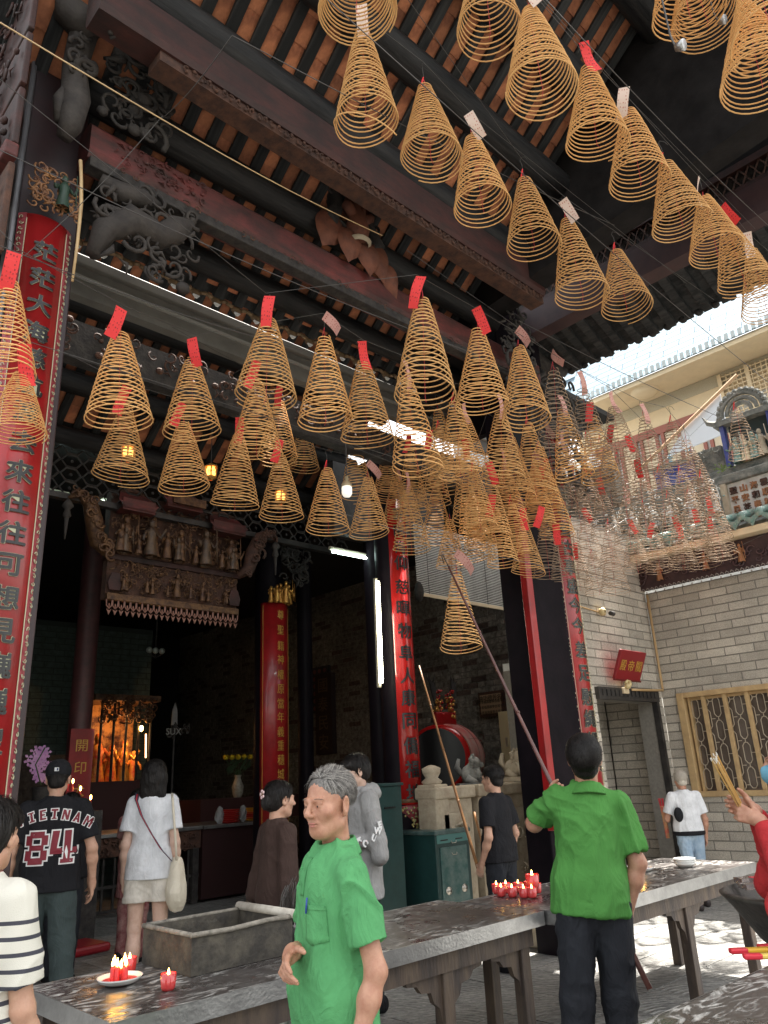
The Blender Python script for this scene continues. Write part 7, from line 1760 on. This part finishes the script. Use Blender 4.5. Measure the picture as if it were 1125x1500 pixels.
# generic quick adult -------------------------------------------------
def adult(label, px, D, ztop, face, shirt_m, trouser_m, sm=SK, hair_m=HAIRK, hair='short', h=.008, elb=None, wri=None, frac=.62, hem=.9, lsl=False, legs=None, shorts=False, sandals=None, head=(0, 0, 0), wide=1., palm=None, hseed=1, pos=None, r=(.098, .075, .06), base=1.72, fn=None, belly=0., amp=.008, cap=False, feetdir=None, curl=(.35, .45, .3), neck_on=True, lo=-.02, headdy=0, shirtname='t_shirt'):
    t, loc, s = person(label, px, D, ztop, face, None, base=base, pos=pos)
    hM = pivot((0, .02, 1.50), R(head[0]), R(head[1]), R(head[2])) @ T(0, -.01+headdy, 1.595)
    w = wide; shL, shR = V3(.17*w, .01, 1.385), V3(-.17*w, .01, 1.385)
    elb = elb or (V3(.225*w, .04, 1.09), V3(-.225*w, .04, 1.09)); wri = wri or (V3(.235*w, -.02, .85), V3(-.235*w, -.02, .85))
    elb = [np.array(e, float) for e in elb]; wri = [np.array(e, float) for e in wri]
    legs = legs or ([(-.085, .01, .9), (.085, .01, .9)], [(-.095, 0, .5), (.095, 0, .5)], [(-.095, .03, .09), (.095, .03, .09)])
    allp = np.array([e for e in elb+wri]+[(.25, .2, 1.76), (-.25, -.2, 0)]); lo3 = allp.min(0)-.2; hi3 = allp.max(0)+.1; lo3[2] = lo; hi3[2] = 1.76
    F = Field(lo3, hi3, h); head_field(F, hM); F.rc((0, .02, 1.43), hM @ Vector((0, .025, -.05)), .052, .050, .03); F.ell((0, .012, 1.395), (.085, .05, .035), .03); F.rc((0, .02, 1.36), (0, .02, 1.0), .065, .06, .03)
    for i, (a, e, w_) in enumerate(((shL, elb[0], wri[0]), (shR, elb[1], wri[1]))):
        limb(F, a+V3(-.012*(1 if i == 0 else -1), 0, -.012), e, w_, (.038, .037, .025), bulge=1); d = w_-e; d = d/np.linalg.norm(d); sg = 1 if i == 0 else -1
        pn_ = palm[i] if palm else (-sg, 0, 0); hand(F, w_, d, pn_, (0, -1, .3) if abs(d[2]) > .6 else (0, 0, 1), curl=curl)
    if shorts:
        for a, k_, c in zip(*legs): F.rc(a, k_, .082, .052, .02); F.rc(k_, c, .052, .034, .02); m_ = np.array(k_)*.65+np.array(c)*.35+V3(0, .015, 0); F.ell(m_, (.050, .055, .10), .03); foot(F, c)
    elif sandals:
        for a, k_, c in zip(*legs): F.rc(a, k_, .07, .05, .02); F.rc(k_, c, .05, .034, .02); foot(F, c)
    mk(F, 'body', sm, t)
    if h < .0075: eyes(t, hM, t)
    # hair
    H = Field((-.18, -.2, 1.2), (.18, .22, 1.79), min(h, .007)); H.ell((0, .022, .042), (.085, .102, .086), 0, hM)
    if hair == 'short':
        H.ell((0, .06, -.03), (.062, .052, .05), .03, hM); H.cut(tuple(hM @ Vector((0, .05, -.062))), (0, -.3, -1)); H.cut(tuple(hM @ Vector((0, -.066, .045))), tuple(hM.to_3x3() @ Vector((0, -.85, -.5))))
        for sg in (-1, 1): H.ell((sg*.088, -.025, -.018), (.032, .055, .055), .004, hM, True)
    elif hair == 'mop':
        H.ell((0, .05, .0), (.088, .085, .09), .03, hM); H.ell((0, -.06, .055), (.07, .05, .04), .03, hM); H.cut(tuple(hM @ Vector((0, .05, -.075))), (0, -.3, -1))
        H.ell((0, -.075, -.03), (.06, .055, .055), .01, hM, True)
        for sg in (-1, 1): H.ell((sg*.095, -.03, -.045), (.03, .06, .045), .006, hM, True)
    elif hair == 'bob':
        H.ell((0, .035, -.02), (.098, .092, .12), .03, hM); H.rc(hM @ Vector((-.055, .04, -.03)), hM @ Vector((-.06, .045, -.15)), .045, .04, .03); H.rc(hM @ Vector((.055, .04, -.03)), hM @ Vector((.06, .045, -.15)), .045, .04, .03); H.ell((0, .055, -.12), (.085, .055, .07), .03, hM)
        H.ell((0, -.09, -.03), (.065, .075, .10), .01, hM, True)
    elif hair == 'bun':
        H.ell((0, .05, -.01), (.075, .07, .08), .03, hM); H.ell((0, .115, -.02), (.04, .03, .055), .02, hM); H.cut(tuple(hM @ Vector((0, .05, -.085))), (0, -.3, -1)); H.cut(tuple(hM @ Vector((0, -.066, .045))), tuple(hM.to_3x3() @ Vector((0, -.85, -.5))))
        for sg in (-1, 1): H.ell((sg*.09, -.04, -.03), (.032, .055, .055), .004, hM, True)
    mk(H, 'hair', hair_m, t, .006 if hair != 'short' else .003, hseed, (26, 26, 9))
    if not cap:
        def flow(d, rng): return Vector((d.x*.5+rng.uniform(-.3, .3), d.y*.6-.1, -1 if d.z < .6 else -.2))
        strands('hair_strands', hair_m, t, hM, lambda d: d.z > -.1 and (d.y > -.45 or d.z > .5), 700, .06, hseed, (.087, .104, .088), (0, .022, .042), .0022, flow, .010)
    lo4 = lo3.copy(); lo4[2] = hem-.06
    sh_ = shirt(shirtname, shirt_m, t, lo4, (hi3[0], hi3[1], 1.56), h, [shL, shR], elb, 1. if lsl else frac, hem=hem, belly=belly, wide=wide, sr=(.062, .074) if not lsl else (.064, .060), amp=amp, seed=hseed+3, fn=fn, lsl=wri if lsl else None, sc=(6, 7, 4)) 
    if trouser_m:
        if shorts:
            tr = [np.array(a)*(1-.55)+np.array(b)*.55 for a, b in zip(legs[0], legs[1])]; F2 = Field((-.26, -.2, .5), (.26, .22, 1.06), h); F2.ell((0, .012, .88), (.150, .112, .11), 0)
            for a, b in zip(legs[0], tr): F2.rc((a[0], a[1], .84), b, .095, .105, .03)
            F2.cut((0, 0, tr[0][2]), (0, 0, -1)); mk(F2, 'shorts', trouser_m, t, .008, 4, (7, 7, 7))
        else: trousers('trousers', trouser_m, t, (-.34, -.3, -.02), (.34, .32, 1.0), h, *legs, r=r, cutz=.045 if not sandals else .10, top=hem+.05)
    if sandals: shoes(t, sandals, [(a[0], a[1]-.0) for a in legs[2]])
    else: shoes(t, BLACKC if feetdir is None else feetdir, [(a[0], a[1]) for a in legs[2]])
    return t, hM, loc, sh_
# ---------------------------------------------------------------- man in baseball jersey
def jersey_man():
    t, hM, loc, sh_ = adult('man in a black baseball jersey numbered 84 and a black cap, seen from behind', (88, 1108), 7.0, 1.845, (.12, -.99), BLACKC, SLATE, h=.008, frac=.75, hem=.83, wide=1.1, sandals=mat('black_rubber_slide', (.015, .015, .016), .5), cap=True, r=(.105, .085, .068), amp=.008, hseed=11,
        legs=([(-.085, .01, .9), (.085, .01, .9)], [(-.12, 0, .5), (.11, -.02, .5)], [(-.15, .02, .09), (.13, .0, .09)]), shirtname='baseball_jersey', elb=(V3(.27, .03, 1.10), V3(-.28, .03, 1.10)), wri=(V3(.28, -.03, .86), V3(-.29, -.05, .86)))
    C = Field((-.14, -.24, 1.5), (.14, .2, 1.8), .006); C.ell((0, .02, .050), (.092, .108, .090), 0, hM); C.cut(tuple(hM @ Vector((0, .02, .012))), (0, .12, -1)); c = mk(C, 'baseball_cap', BLACKC, t)
    MB().ell((0, 0, 0), (.06, .07, .008), 16, 6, hM @ T(0, -.13, .030)).build('cap_brim', BLACKC, c, True)
    MB().tube([hM @ Vector((.055*math.cos(a*PI/8), .112-.004*abs(a-4), .022+.035*math.sin(a*PI/8))) for a in range(9)], .004, 5).build('cap_opening', mat('cap_edge', (.05, .05, .05), .6), c)
    p = hM @ Vector((0, .133, .062)); MB().box((-.015, -.003, -.013), (.015, .003, .013)).build('cap_badge', mat('white_embroidery', (.6, .6, .6), .6), c, loc=tuple(p)); 
    MB().box((-.011, -.002, -.009), (-.001, .0045, .009)).build('badge_mark', mat('navy_thread', (.03, .04, .12), .6), c, loc=tuple(p))
    MR = mat('maroon_twill', (.20, .012, .025), .6); WH = mat('white_piping', (.75, .75, .74), .6)
    def lay(o, yoff):
        # drape a flat character over the back of the shirt
        me = o.data; s_me = sh_.data; from mathutils.bvhtree import BVHTree
        global _bvh
        for v in me.vertices:
            w_ = o.matrix_local @ v.co; hit = _bvh.ray_cast(Vector((w_.x, .6, w_.z)), Vector((0, -1, 0)))
            y = hit[0].y if hit[0] else .12
            v.co = Vector((w_.x, y+yoff, w_.z))
        o.matrix_local = Matrix.Identity(4)
    from mathutils.bvhtree import BVHTree
    global _bvh
    bm = bmesh.new(); bm.from_mesh(sh_.data); _bvh = BVHTree.FromBMesh(bm); bm.free()
    def txt_poly(polys, x, z, sc_, m, yoff, name, rot=0):
        b = MB()
        for P_ in polys:
            n = len(P_); v = [Matrix.Rotation(rot, 3, 'Y') @ Vector((-(u*sc_), 0, w_*sc_)) for u, w_ in P_]; b.add([(q.x+x, 0, q.z+z) for q in v], [tuple(range(n))])
        me = b.mesh(name, m); bm = bmesh.new(); bm.from_mesh(me); bmesh.ops.triangulate(bm, faces=bm.faces); bmesh.ops.subdivide_edges(bm, edges=bm.edges, cuts=2); bm.to_mesh(me); bm.free()
        o = inst(name, me, sh_); bpy.context.view_layer.update(); lay(o, yoff); return o
    def q(x0, z0, x1, z1): return [(x0, z0), (x1, z0), (x1, z1), (x0, z1)]
    def eight(g):  # octagonal block 8 from bars, g = growth
        g0 = g; return [q(.12-g, -g, .58+g, .20+g), q(.12-g, 1.0-.2-g, .58+g, 1.0+g), q(.12-g, .42-g, .58+g, .58+g), q(0-g, .12-g, .2+g, .42+g), q(.5-g, .12-g, .7+g, .42+g), q(0-g, .58-g, .2+g, .88+g), q(.5-g, .58-g, .7+g, .88+g)]
    def four(g): return [q(.42-g, 0-g, .62+g, 1+g), q(.34-g, -g, .72+g, .12+g), q(0-g, .28-g, .80+g, .46+g), [(0-g, .40), (.2+g, .40), (.26+g, 1+g), (.04-g, 1+g)]]
    SZ = .215; off = 0
    for polys, x in ((eight, .165), (four, -.005)):
        txt_poly(polys(.045), x, 1.02, SZ, WH, .006+off, 'number_outline'); txt_poly(polys(0), x, 1.02, SZ, MR, .010+off, 'number'); off += .0
    LET = {'V': lambda g: [[(0-g, 1+g), (.25+g, 1+g), (.45+g, 0-g), (.3-g, 0-g)], [(.75+g, 1+g), (.5-g, 1+g), (.3-g, 0-g), (.45+g, 0-g)]],
           'I': lambda g: [q(.2-g, -g, .45+g, 1+g), q(.05-g, -g, .6+g, .16+g), q(.05-g, .84-g, .6+g, 1+g)],
           'E': lambda g: [q(0-g, -g, .24+g, 1+g), q(0-g, -g, .62+g, .18+g), q(0-g, .82-g, .62+g, 1+g), q(0-g, .41-g, .50+g, .58+g)],
           'T': lambda g: [q(.22-g, -g, .46+g, 1+g), q(0-g, .80-g, .68+g, 1+g), q(.1-g, -g, .58+g, .13+g)],
           'N': lambda g: [q(0-g, -g, .2+g, 1+g), q(.5-g, -g, .7+g, 1+g), [(0-g, 1+g), (.24+g, 1+g), (.7+g, 0-g), (.46-g, 0-g)]],
           'A': lambda g: [[(0-g, -g), (.24+g, -g), (.44+g, 1+g), (.28-g, 1+g)], [(.72+g, -g), (.48-g, -g), (.28-g, 1+g), (.44+g, 1+g)], q(.2-g, .22-g, .52+g, .38+g)],
           'M': lambda g: [q(0-g, -g, .2+g, 1+g), q(.62-g, -g, .82+g, 1+g), [(0-g, 1+g), (.22+g, 1+g), (.48+g, .35), (.34-g, .35)], [(.82+g, 1+g), (.6-g, 1+g), (.34-g, .35), (.48+g, .35)]]}
    for i, ch in enumerate('VIETNAM'):
        a = (i-3)*.20; x = .215-.0-.072*i; z = 1.315-.95*((i-3)*.072)**2*1.1
        txt_poly(LET[ch](.09), x+.012, z, .068, WH, .005, 'letter_outline', -a*.75); txt_poly(LET[ch](0), x+.012, z, .068, MR, .008, 'letter', -a*.75)
jersey_man()
# ---------------------------------------------------------------- woman in white
def white_woman():
    t, hM, loc, sh_ = adult('woman in a white t-shirt and cream shorts seen from behind, long black hair', (228, 1106), 7.25, 1.835, (.15, -.98), WHITEC, CREAMC, sm=SK_P, hair='bob', shorts=True, frac=.68, hem=.84, wide=.84, h=.008, hseed=21, amp=.008, feetdir=mat('white_trainer', (.6, .6, .6), .6))
    b = MB().tube([V3(.115, .10, 1.43), V3(.06, .145, 1.30), V3(-.03, .15, 1.15), V3(-.12, .135, 1.02), V3(-.20, .07, .97)], .008, 6)
    o = MB(); P_ = [(.12, .03, 1.462), (.115, .10, 1.42), (.06, .142, 1.30), (-.02, .152, 1.17), (-.10, .150, 1.05), (-.17, .12, .97)]
    v = []
    for p in P_: v += [(p[0]-.014, p[1]+.006, p[2]-.012), (p[0]+.014, p[1]+.006, p[2]+.012)]
    o.add(v, [(2*i, 2*i+1, 2*i+3, 2*i+2) for i in range(5)]); st_ = o.build('striped_strap', mat('navy_strap', (.03, .03, .06), .6), None); st_.modifiers.new('thickness', 'SOLIDIFY').thickness = .004
    bag = thing('tote_bag', 'cream canvas tote bag hanging from the shoulder of the woman in white', 'bag'); bag.matrix_world = t.matrix_world; bag.location = t.location; bag.rotation_euler = t.rotation_euler; bag.scale = t.scale
    F = Field((-.34, -.12, .60), (-.08, .22, 1.06), .008); F.ell((-.215, .05, .80), (.062, .125, .20), 0); F.ell((-.215, .05, .72), (.07, .13, .12), .05); F.cut((0, 0, .98), (0, 0, 1)); mk(F, 'bag_body', TOTE, bag, .010, 7, (9, 9, 5))
    MB().tube([(-.215, -.03, .96), (-.19, .0, 1.15), (-.165, .02, 1.40), (-.15, .04, 1.45), (-.165, .09, 1.38), (-.20, .12, 1.12), (-.215, .12, .96)], .009, 6).build('bag_strap', TOTE, bag, True)
    st_.parent = bag; st_.name = 'crossbody_strap'
    m2 = MB(); v = []
    for p in P_: v += [(p[0]-.005, p[1]+.012, p[2]-.004), (p[0]+.005, p[1]+.012, p[2]+.004)]
    m2.add(v, [(2*i, 2*i+1, 2*i+3, 2*i+2) for i in range(5)]).build('strap_stripe', mat('dark_red_stripe', (.35, .02, .03), .6), bag)
white_woman()
# ---------------------------------------------------------------- others
def stripes(name):
    mt = mat(name, (.62, .60, .53), .85, bump=.2, bscale=300); n = mt.node_tree.nodes; l = mt.node_tree.links; p = n['Principled BSDF']
    tc = n.new('ShaderNodeTexCoord'); sp = n.new('ShaderNodeSeparateXYZ'); l.new(tc.outputs['Object'], sp.inputs[0])
    m1 = n.new('ShaderNodeMath'); m1.operation = 'MULTIPLY'; m1.inputs[1].default_value = 1/.047; l.new(sp.outputs['Z'], m1.inputs[0])
    m2 = n.new('ShaderNodeMath'); m2.operation = 'FRACT'; l.new(m1.outputs[0], m2.inputs[0])
    m3 = n.new('ShaderNodeMath'); m3.operation = 'LESS_THAN'; m3.inputs[1].default_value = .27; l.new(m2.outputs[0], m3.inputs[0])
    m4 = n.new('ShaderNodeMath'); m4.operation = 'LESS_THAN'; m4.inputs[1].default_value = 1.335; l.new(sp.outputs['Z'], m4.inputs[0])
    m5 = n.new('ShaderNodeMath'); m5.operation = 'MULTIPLY'; l.new(m3.outputs[0], m5.inputs[0]); l.new(m4.outputs[0], m5.inputs[1])
    mx = n.new('ShaderNodeMixRGB'); mx.inputs[1].default_value = (.62, .60, .53, 1); mx.inputs[2].default_value = (.045, .045, .06, 1); l.new(m5.outputs[0], mx.inputs[0]); l.new(mx.outputs[0], p.inputs['Base Color']); return mt
t, *_ = adult('person with black bobbed hair in a cream shirt with navy stripes at the left edge', (-8, 1158), 3.0, 1.60, (.62, -.78), stripes('striped_cotton'), cloth('light_grey_trousers', (.52, .50, .46)), hair='mop', h=.006, frac=.78, hem=.90, hseed=31, wide=.84, head=(6, 0, 6), elb=(V3(.20, .02, 1.08), V3(-.19, -.01, 1.06)), wri=(V3(.18, -.16, .92), V3(-.20, -.10, .84)), shirtname='striped_shirt')
MB().tube([(-.02, .14, .90), (-.10, .16, .80), (-.16, .15, .66), (-.14, .16, .60), (-.11, .155, .68)], .010, 6).build('cord_tie', TOTE, t, True)
t, hM, loc, sh_ = adult('woman in a dark brown jacket with hair clipped up, seen from behind', (408, 1142), 5.4, 1.61, (.88, -.48), BROWNC, cloth('floral_trousers', (.55, .55, .50), (.04, .10, .07), .2), hair='bun', lsl=True, hem=.80, h=.008, hseed=41, wide=.84, belly=.02, head=(4, 0, 0), elb=(V3(.205, .05, 1.08), V3(-.20, .04, 1.08)), wri=(V3(.19, -.10, .86), V3(-.19, -.12, .86)), shirtname='jacket', feetdir=mat('tan_sandal', (.25, .16, .10), .6))
b = MB()
for k in range(5): a = k*2*PI/5; b.ell((.022*math.cos(a), 0, .022*math.sin(a)), (.012, .006, .012), 8, 5, hM @ T(.0, .148, .03))
b.build('hair_clip', mat('pearl_pink_clip', (.7, .5, .5), .3), t, True)
t, hM, loc, sh_ = adult('young man in a grey hooded jacket over a black t-shirt looking down left', (523, 1099), 6.4, 1.79, (-.90, .42), GREYH, NAVYB, hair='mop', lsl=True, hem=.72, h=.007, sm=SK_P, hseed=51, head=(12, 0, 0), elb=(V3(.25, .02, 1.10), V3(-.24, -.02, 1.10)), wri=(V3(.12, -.22, 1.12), V3(-.06, -.24, 1.12)), palm=((-.3, .3, .9), (.3, .3, .9)), curl=(.7, .8, .5), shirtname='hooded_jacket')
F = Field((-.2, -.22, .9), (.2, .1, 1.52), .008); F.ell((0, -.035, 1.22), (.085, .115, .27), 0); F.cut((0, 0, .93), (0, 0, -1)); F.rc((0, .0, 1.46), (0, -.02, 1.55), .058, .06, .01, True); mk(F, 'black_tee', BLACKC, t, .004, 3)
F = Field((-.22, -.12, 1.3), (.22, .24, 1.56), .008); F.ell((0, .09, 1.42), (.13, .085, .06), 0); F.rc((-.10, .0, 1.44), (-.06, .10, 1.46), .035, .04, .03); F.rc((.10, .0, 1.44), (.06, .10, 1.46), .035, .04, .03); F.rc((0, .01, 1.46), (0, 0, 1.6), .06, .075, .01, True); mk(F, 'hood', GREYH, sh_, .006, 2)
LTR = mat('white_sleeve_print', (.75, .75, .75), .6)
for k, (x, z, y, s_) in enumerate(((.300, 1.215, .02, 'E'), (.304, 1.175, .0, 'W'), (.300, 1.13, -.03, 'U'), (.276, 1.10, -.09, 'C'), (.255, 1.115, -.13, 'K'))):
    put_text(s_, .06, LTR, sh_, (x, y, z), (0, R(20*k-10), PI/2+.2), 'sleeve_letter', ext=.004, off=.003)
put_text('2b', .04, LTR, t, (.055, -.148, 1.30), (0, 0, .25), 'chest_mark')
t, hM, loc, sh_ = adult('man with glasses in a black t-shirt standing by the stone balustrade', (720, 1121), 7.45, 1.655, (-.80, -.55), BLACKC, NAVYB, h=.008, hair='short', frac=.72, hem=.88, hseed=61, sm=SK, elb=(V3(.235, .06, 1.10), V3(-.235, .04, 1.10)), wri=(V3(.20, -.06, .88), V3(-.2, -.06, .88)))
for s_ in (-1, 1):
    MB().tube([hM @ Vector((s_*.031+.021*math.cos(a*PI/6), -.104, .002+.016*math.sin(a*PI/6))) for a in range(13)], .0022, 4).tube([hM @ Vector((s_*.052, -.103, .004)), hM @ Vector((s_*.083, .01, .004))], .0022, 4).build('glasses', BLACKC, t)
t, hM, loc, sh_ = adult('white haired man in a white t-shirt with a black patch walking by the grey wall', (995, 1131), 10.45, 1.50, (-.35, -.90), WHITEC, DENIM, h=.010, hair='short', hair_m=HAIRW, frac=.75, hem=.90, hseed=71, sm=SK_OLD, wide=1.04, elb=(V3(.27, -.02, 1.10), V3(-.24, .03, 1.08)), wri=(V3(.20, -.22, 1.08), V3(-.22, .0, .86)), legs=([(-.085, .01, .9), (.085, .01, .9)], [(-.09, -.05, .5), (.10, .06, .5)], [(-.10, -.08, .22), (.11, .20, .22)]), sandals=mat('dark_flip_flop', (.04, .03, .03), .6), r=(.10, .075, .065))
MB().box((-.20, -.02, .0), (.18, .16, .052)).build('dark_hem', BLACKC, sh_) if False else None
F = Field((-.3, -.25, .8), (.3, .25, 1.0), .01); F.ell((0, .0, .93), (.215, .165, .3), 0); F.cut((0, 0, .945), (0, 0, 1)); F.cut((0, 0, .89), (0, 0, -1)); mk(F, 'dark_hem', BLACKC, sh_)
F = Field((-.02, .0, 1.0), (.3, .3, 1.35), .008); F.ell((.15, .115, 1.16), (.062, .035, .095), 0, RY(.2).to_4x4() if False else None); mk(F, 'black_patch', BLACKC, sh_)
ip = thing('incense_packet', 'long paper packet of incense sticks carried by the white haired man', 'packet'); ip.location = t.location; ip.rotation_euler = t.rotation_euler; ip.scale = t.scale
b = MB().tube([(.20, -.28, .84), (.205, -.28, 1.02), (.215, -.28, 1.26)], [.028, .030, .034], 8); b.build('paper_wrap', mat('tan_wrap', (.55, .38, .18), .6, (.6, .1, .08), 9), ip, True)
b = MB()
for k in range(9): b.tube([(.215+.022*math.cos(k), -.28+.022*math.sin(k), 1.24), (.22+.034*math.cos(k), -.28+.03*math.sin(k), 1.36)], .005, 4)
b.build('red_stick_ends', mat('packet_red', (.65, .03, .05), .4), ip)
# kneeling worshipper in patterned dress in front of the altar
t, hM, loc, sh_ = adult('worshipper in a dark red patterned dress beyond the woman in white', (205, 1145), 8.9, 1.60, (.5, -.85), cloth('dark_red_print', (.16, .03, .035), (.35, .2, .18)), cloth('dark_red_print', (.16, .03, .035)), h=.010, hair='bun', hem=.62, hseed=81, wide=.95, elb=(V3(.2, -.05, 1.12), V3(-.2, -.05, 1.12)), wri=(V3(.06, -.24, 1.2), V3(-.06, -.24, 1.2)), shirtname='dress')
t, hM, loc, sh_ = adult('person facing the camera, half hidden behind the man in the jersey', (108, 1146), 8.4, 1.60, (.3, .9), BLACKC, NAVYB, h=.010, hair='short', hseed=91)
# red clad worshipper at the right edge, hands with incense
def red_person():
    hp = at(1082, 1185, Y=None, X=None, Z=1.42) if False else None
    t, loc, s = person('worshipper in a red tracksuit and blue face mask holding lit incense, right edge', (1152, 1082), 4.0, 1.69, (-.97, .12), None, base=1.72)
    hM = T(0, -.01, 1.60)
    k_ = ray(1090, 1192); k_ = k_*(3.92/math.hypot(k_.x, k_.y)); W_ = loc(Vector((0, 0, EYE))+k_)
    wl = W_+V3(.03, .06, -.03); wr = W_+V3(-.035, .05, .01)
    F = Field((-.4, -.75, .6), (.4, .25, 1.78), .0055); head_field(F, hM); F.rc((0, .02, 1.42), (0, .02, 1.54), .056, .052, .03)
    shL, shR = V3(.17, .01, 1.385), V3(-.17, .01, 1.385); elL = V3(.22, -.12, 1.13); elR = V3(-.2, -.12, 1.16)
    limb(F, shL, elL, wl, (.047, .04, .027), bulge=1); limb(F, shR, elR, wr, (.047, .04, .027), bulge=1)
    hand(F, wl, (-.1, -.75, .35), (-1, 0, 0), (0, .2, 1), curl=(.8, 1.1, .7), thumb=(.3, .2), spread=0); hand(F, wr, (.1, -.8, .25), (1, 0, 0), (0, .2, 1), curl=(.5, .8, .6), thumb=(.3, .2), spread=0)
    mk(F, 'body', SK_OLD, t); eyes(t, hM, t)
    H = Field((-.14, -.14, 1.45), (.14, .2, 1.78), .007); H.ell((0, .022, .042), (.085, .102, .086), 0, hM); H.ell((0, .05, -.02), (.075, .07, .08), .03, hM); H.cut(tuple(hM @ Vector((0, -.066, .045))), (0, -.85, -.5)); mk(H, 'hair', HAIRK, t, .004, 3, (26, 26, 9))
    Fm = Field((-.1, -.14, 1.46), (.1, .02, 1.62), .004); Fm.ell((0, -.040, -.052), (.071, .077, .060), 0, hM); Fm.ell((0, -.10, -.04), (.02, .028, .035), .02, hM); Fm.ell((0, -.0, -.04), (.066, .085, .08), .004, hM, True) if False else None
    mk(Fm, 'face_mask', mat('blue_mask', (.14, .36, .50), .7, (.12, .30, .42), 5), t)
    sh_ = shirt('tracksuit_top', REDC, t, (-.4, -.75, .6), (.42, .28, 1.56), .007, [shL, shR], [elL, elR], 1., hem=.66, belly=.03, sr=(.068, .070), amp=.010, seed=5, lsl=[elL+(wl-elL)*.86, elR+(wr-elR)*.86])
    for a, e_, w_ in ((shL, elL, wl),):
        MB().tube([a+V3(.066, 0, 0), e_*.5+a*.5+V3(.072, -.01, 0), e_+V3(.06, -.015, -.03), e_*.6+w_*.4+V3(.055, .0, -.01), e_*.35+w_*.65+V3(.048, 0, .0)], .006, 5).build('black_piping', BLACKC, sh_, True)
    trousers('trousers', NAVYB, t, (-.3, -.25, -.02), (.3, .25, 1.0), .012, [(-.09, 0, .88), (.09, 0, .88)], [(-.10, -.01, .48), (.10, -.01, .48)], [(-.10, .01, .08), (.10, .01, .08)])
    shoes(t, BLACKC, [(-.10, 0), (.10, 0)])
    ib = thing('incense_bundle', 'bundle of lit incense sticks held up by the worshipper in red', 'incense'); a = k_+Vector((0, 0, EYE)); q = ray(1046, 1110); q = q*(3.8/math.hypot(q.x, q.y))+Vector((0, 0, EYE)); b = MB(); e = MB(); rng = random.Random(5)
    a0 = a+(a-q).normalized()*.03
    for k in range(16):
        o = Vector((rng.uniform(-.008, .008), rng.uniform(-.008, .008), rng.uniform(-.006, .006))); o2 = o*2.0; tip = q.lerp(a, rng.uniform(0, .08))+o2
        b.tube([a0+o, tip], .0022, 5); e.tube([tip, tip+(q-a).normalized()*.012], .0028, 5)
    b.build('sticks', mat('yellow_incense', (.58, .36, .12), .7), ib); e.build('ash_tips', mat('pale_ash_tip', (.7, .68, .62), .8), ib)
red_person()
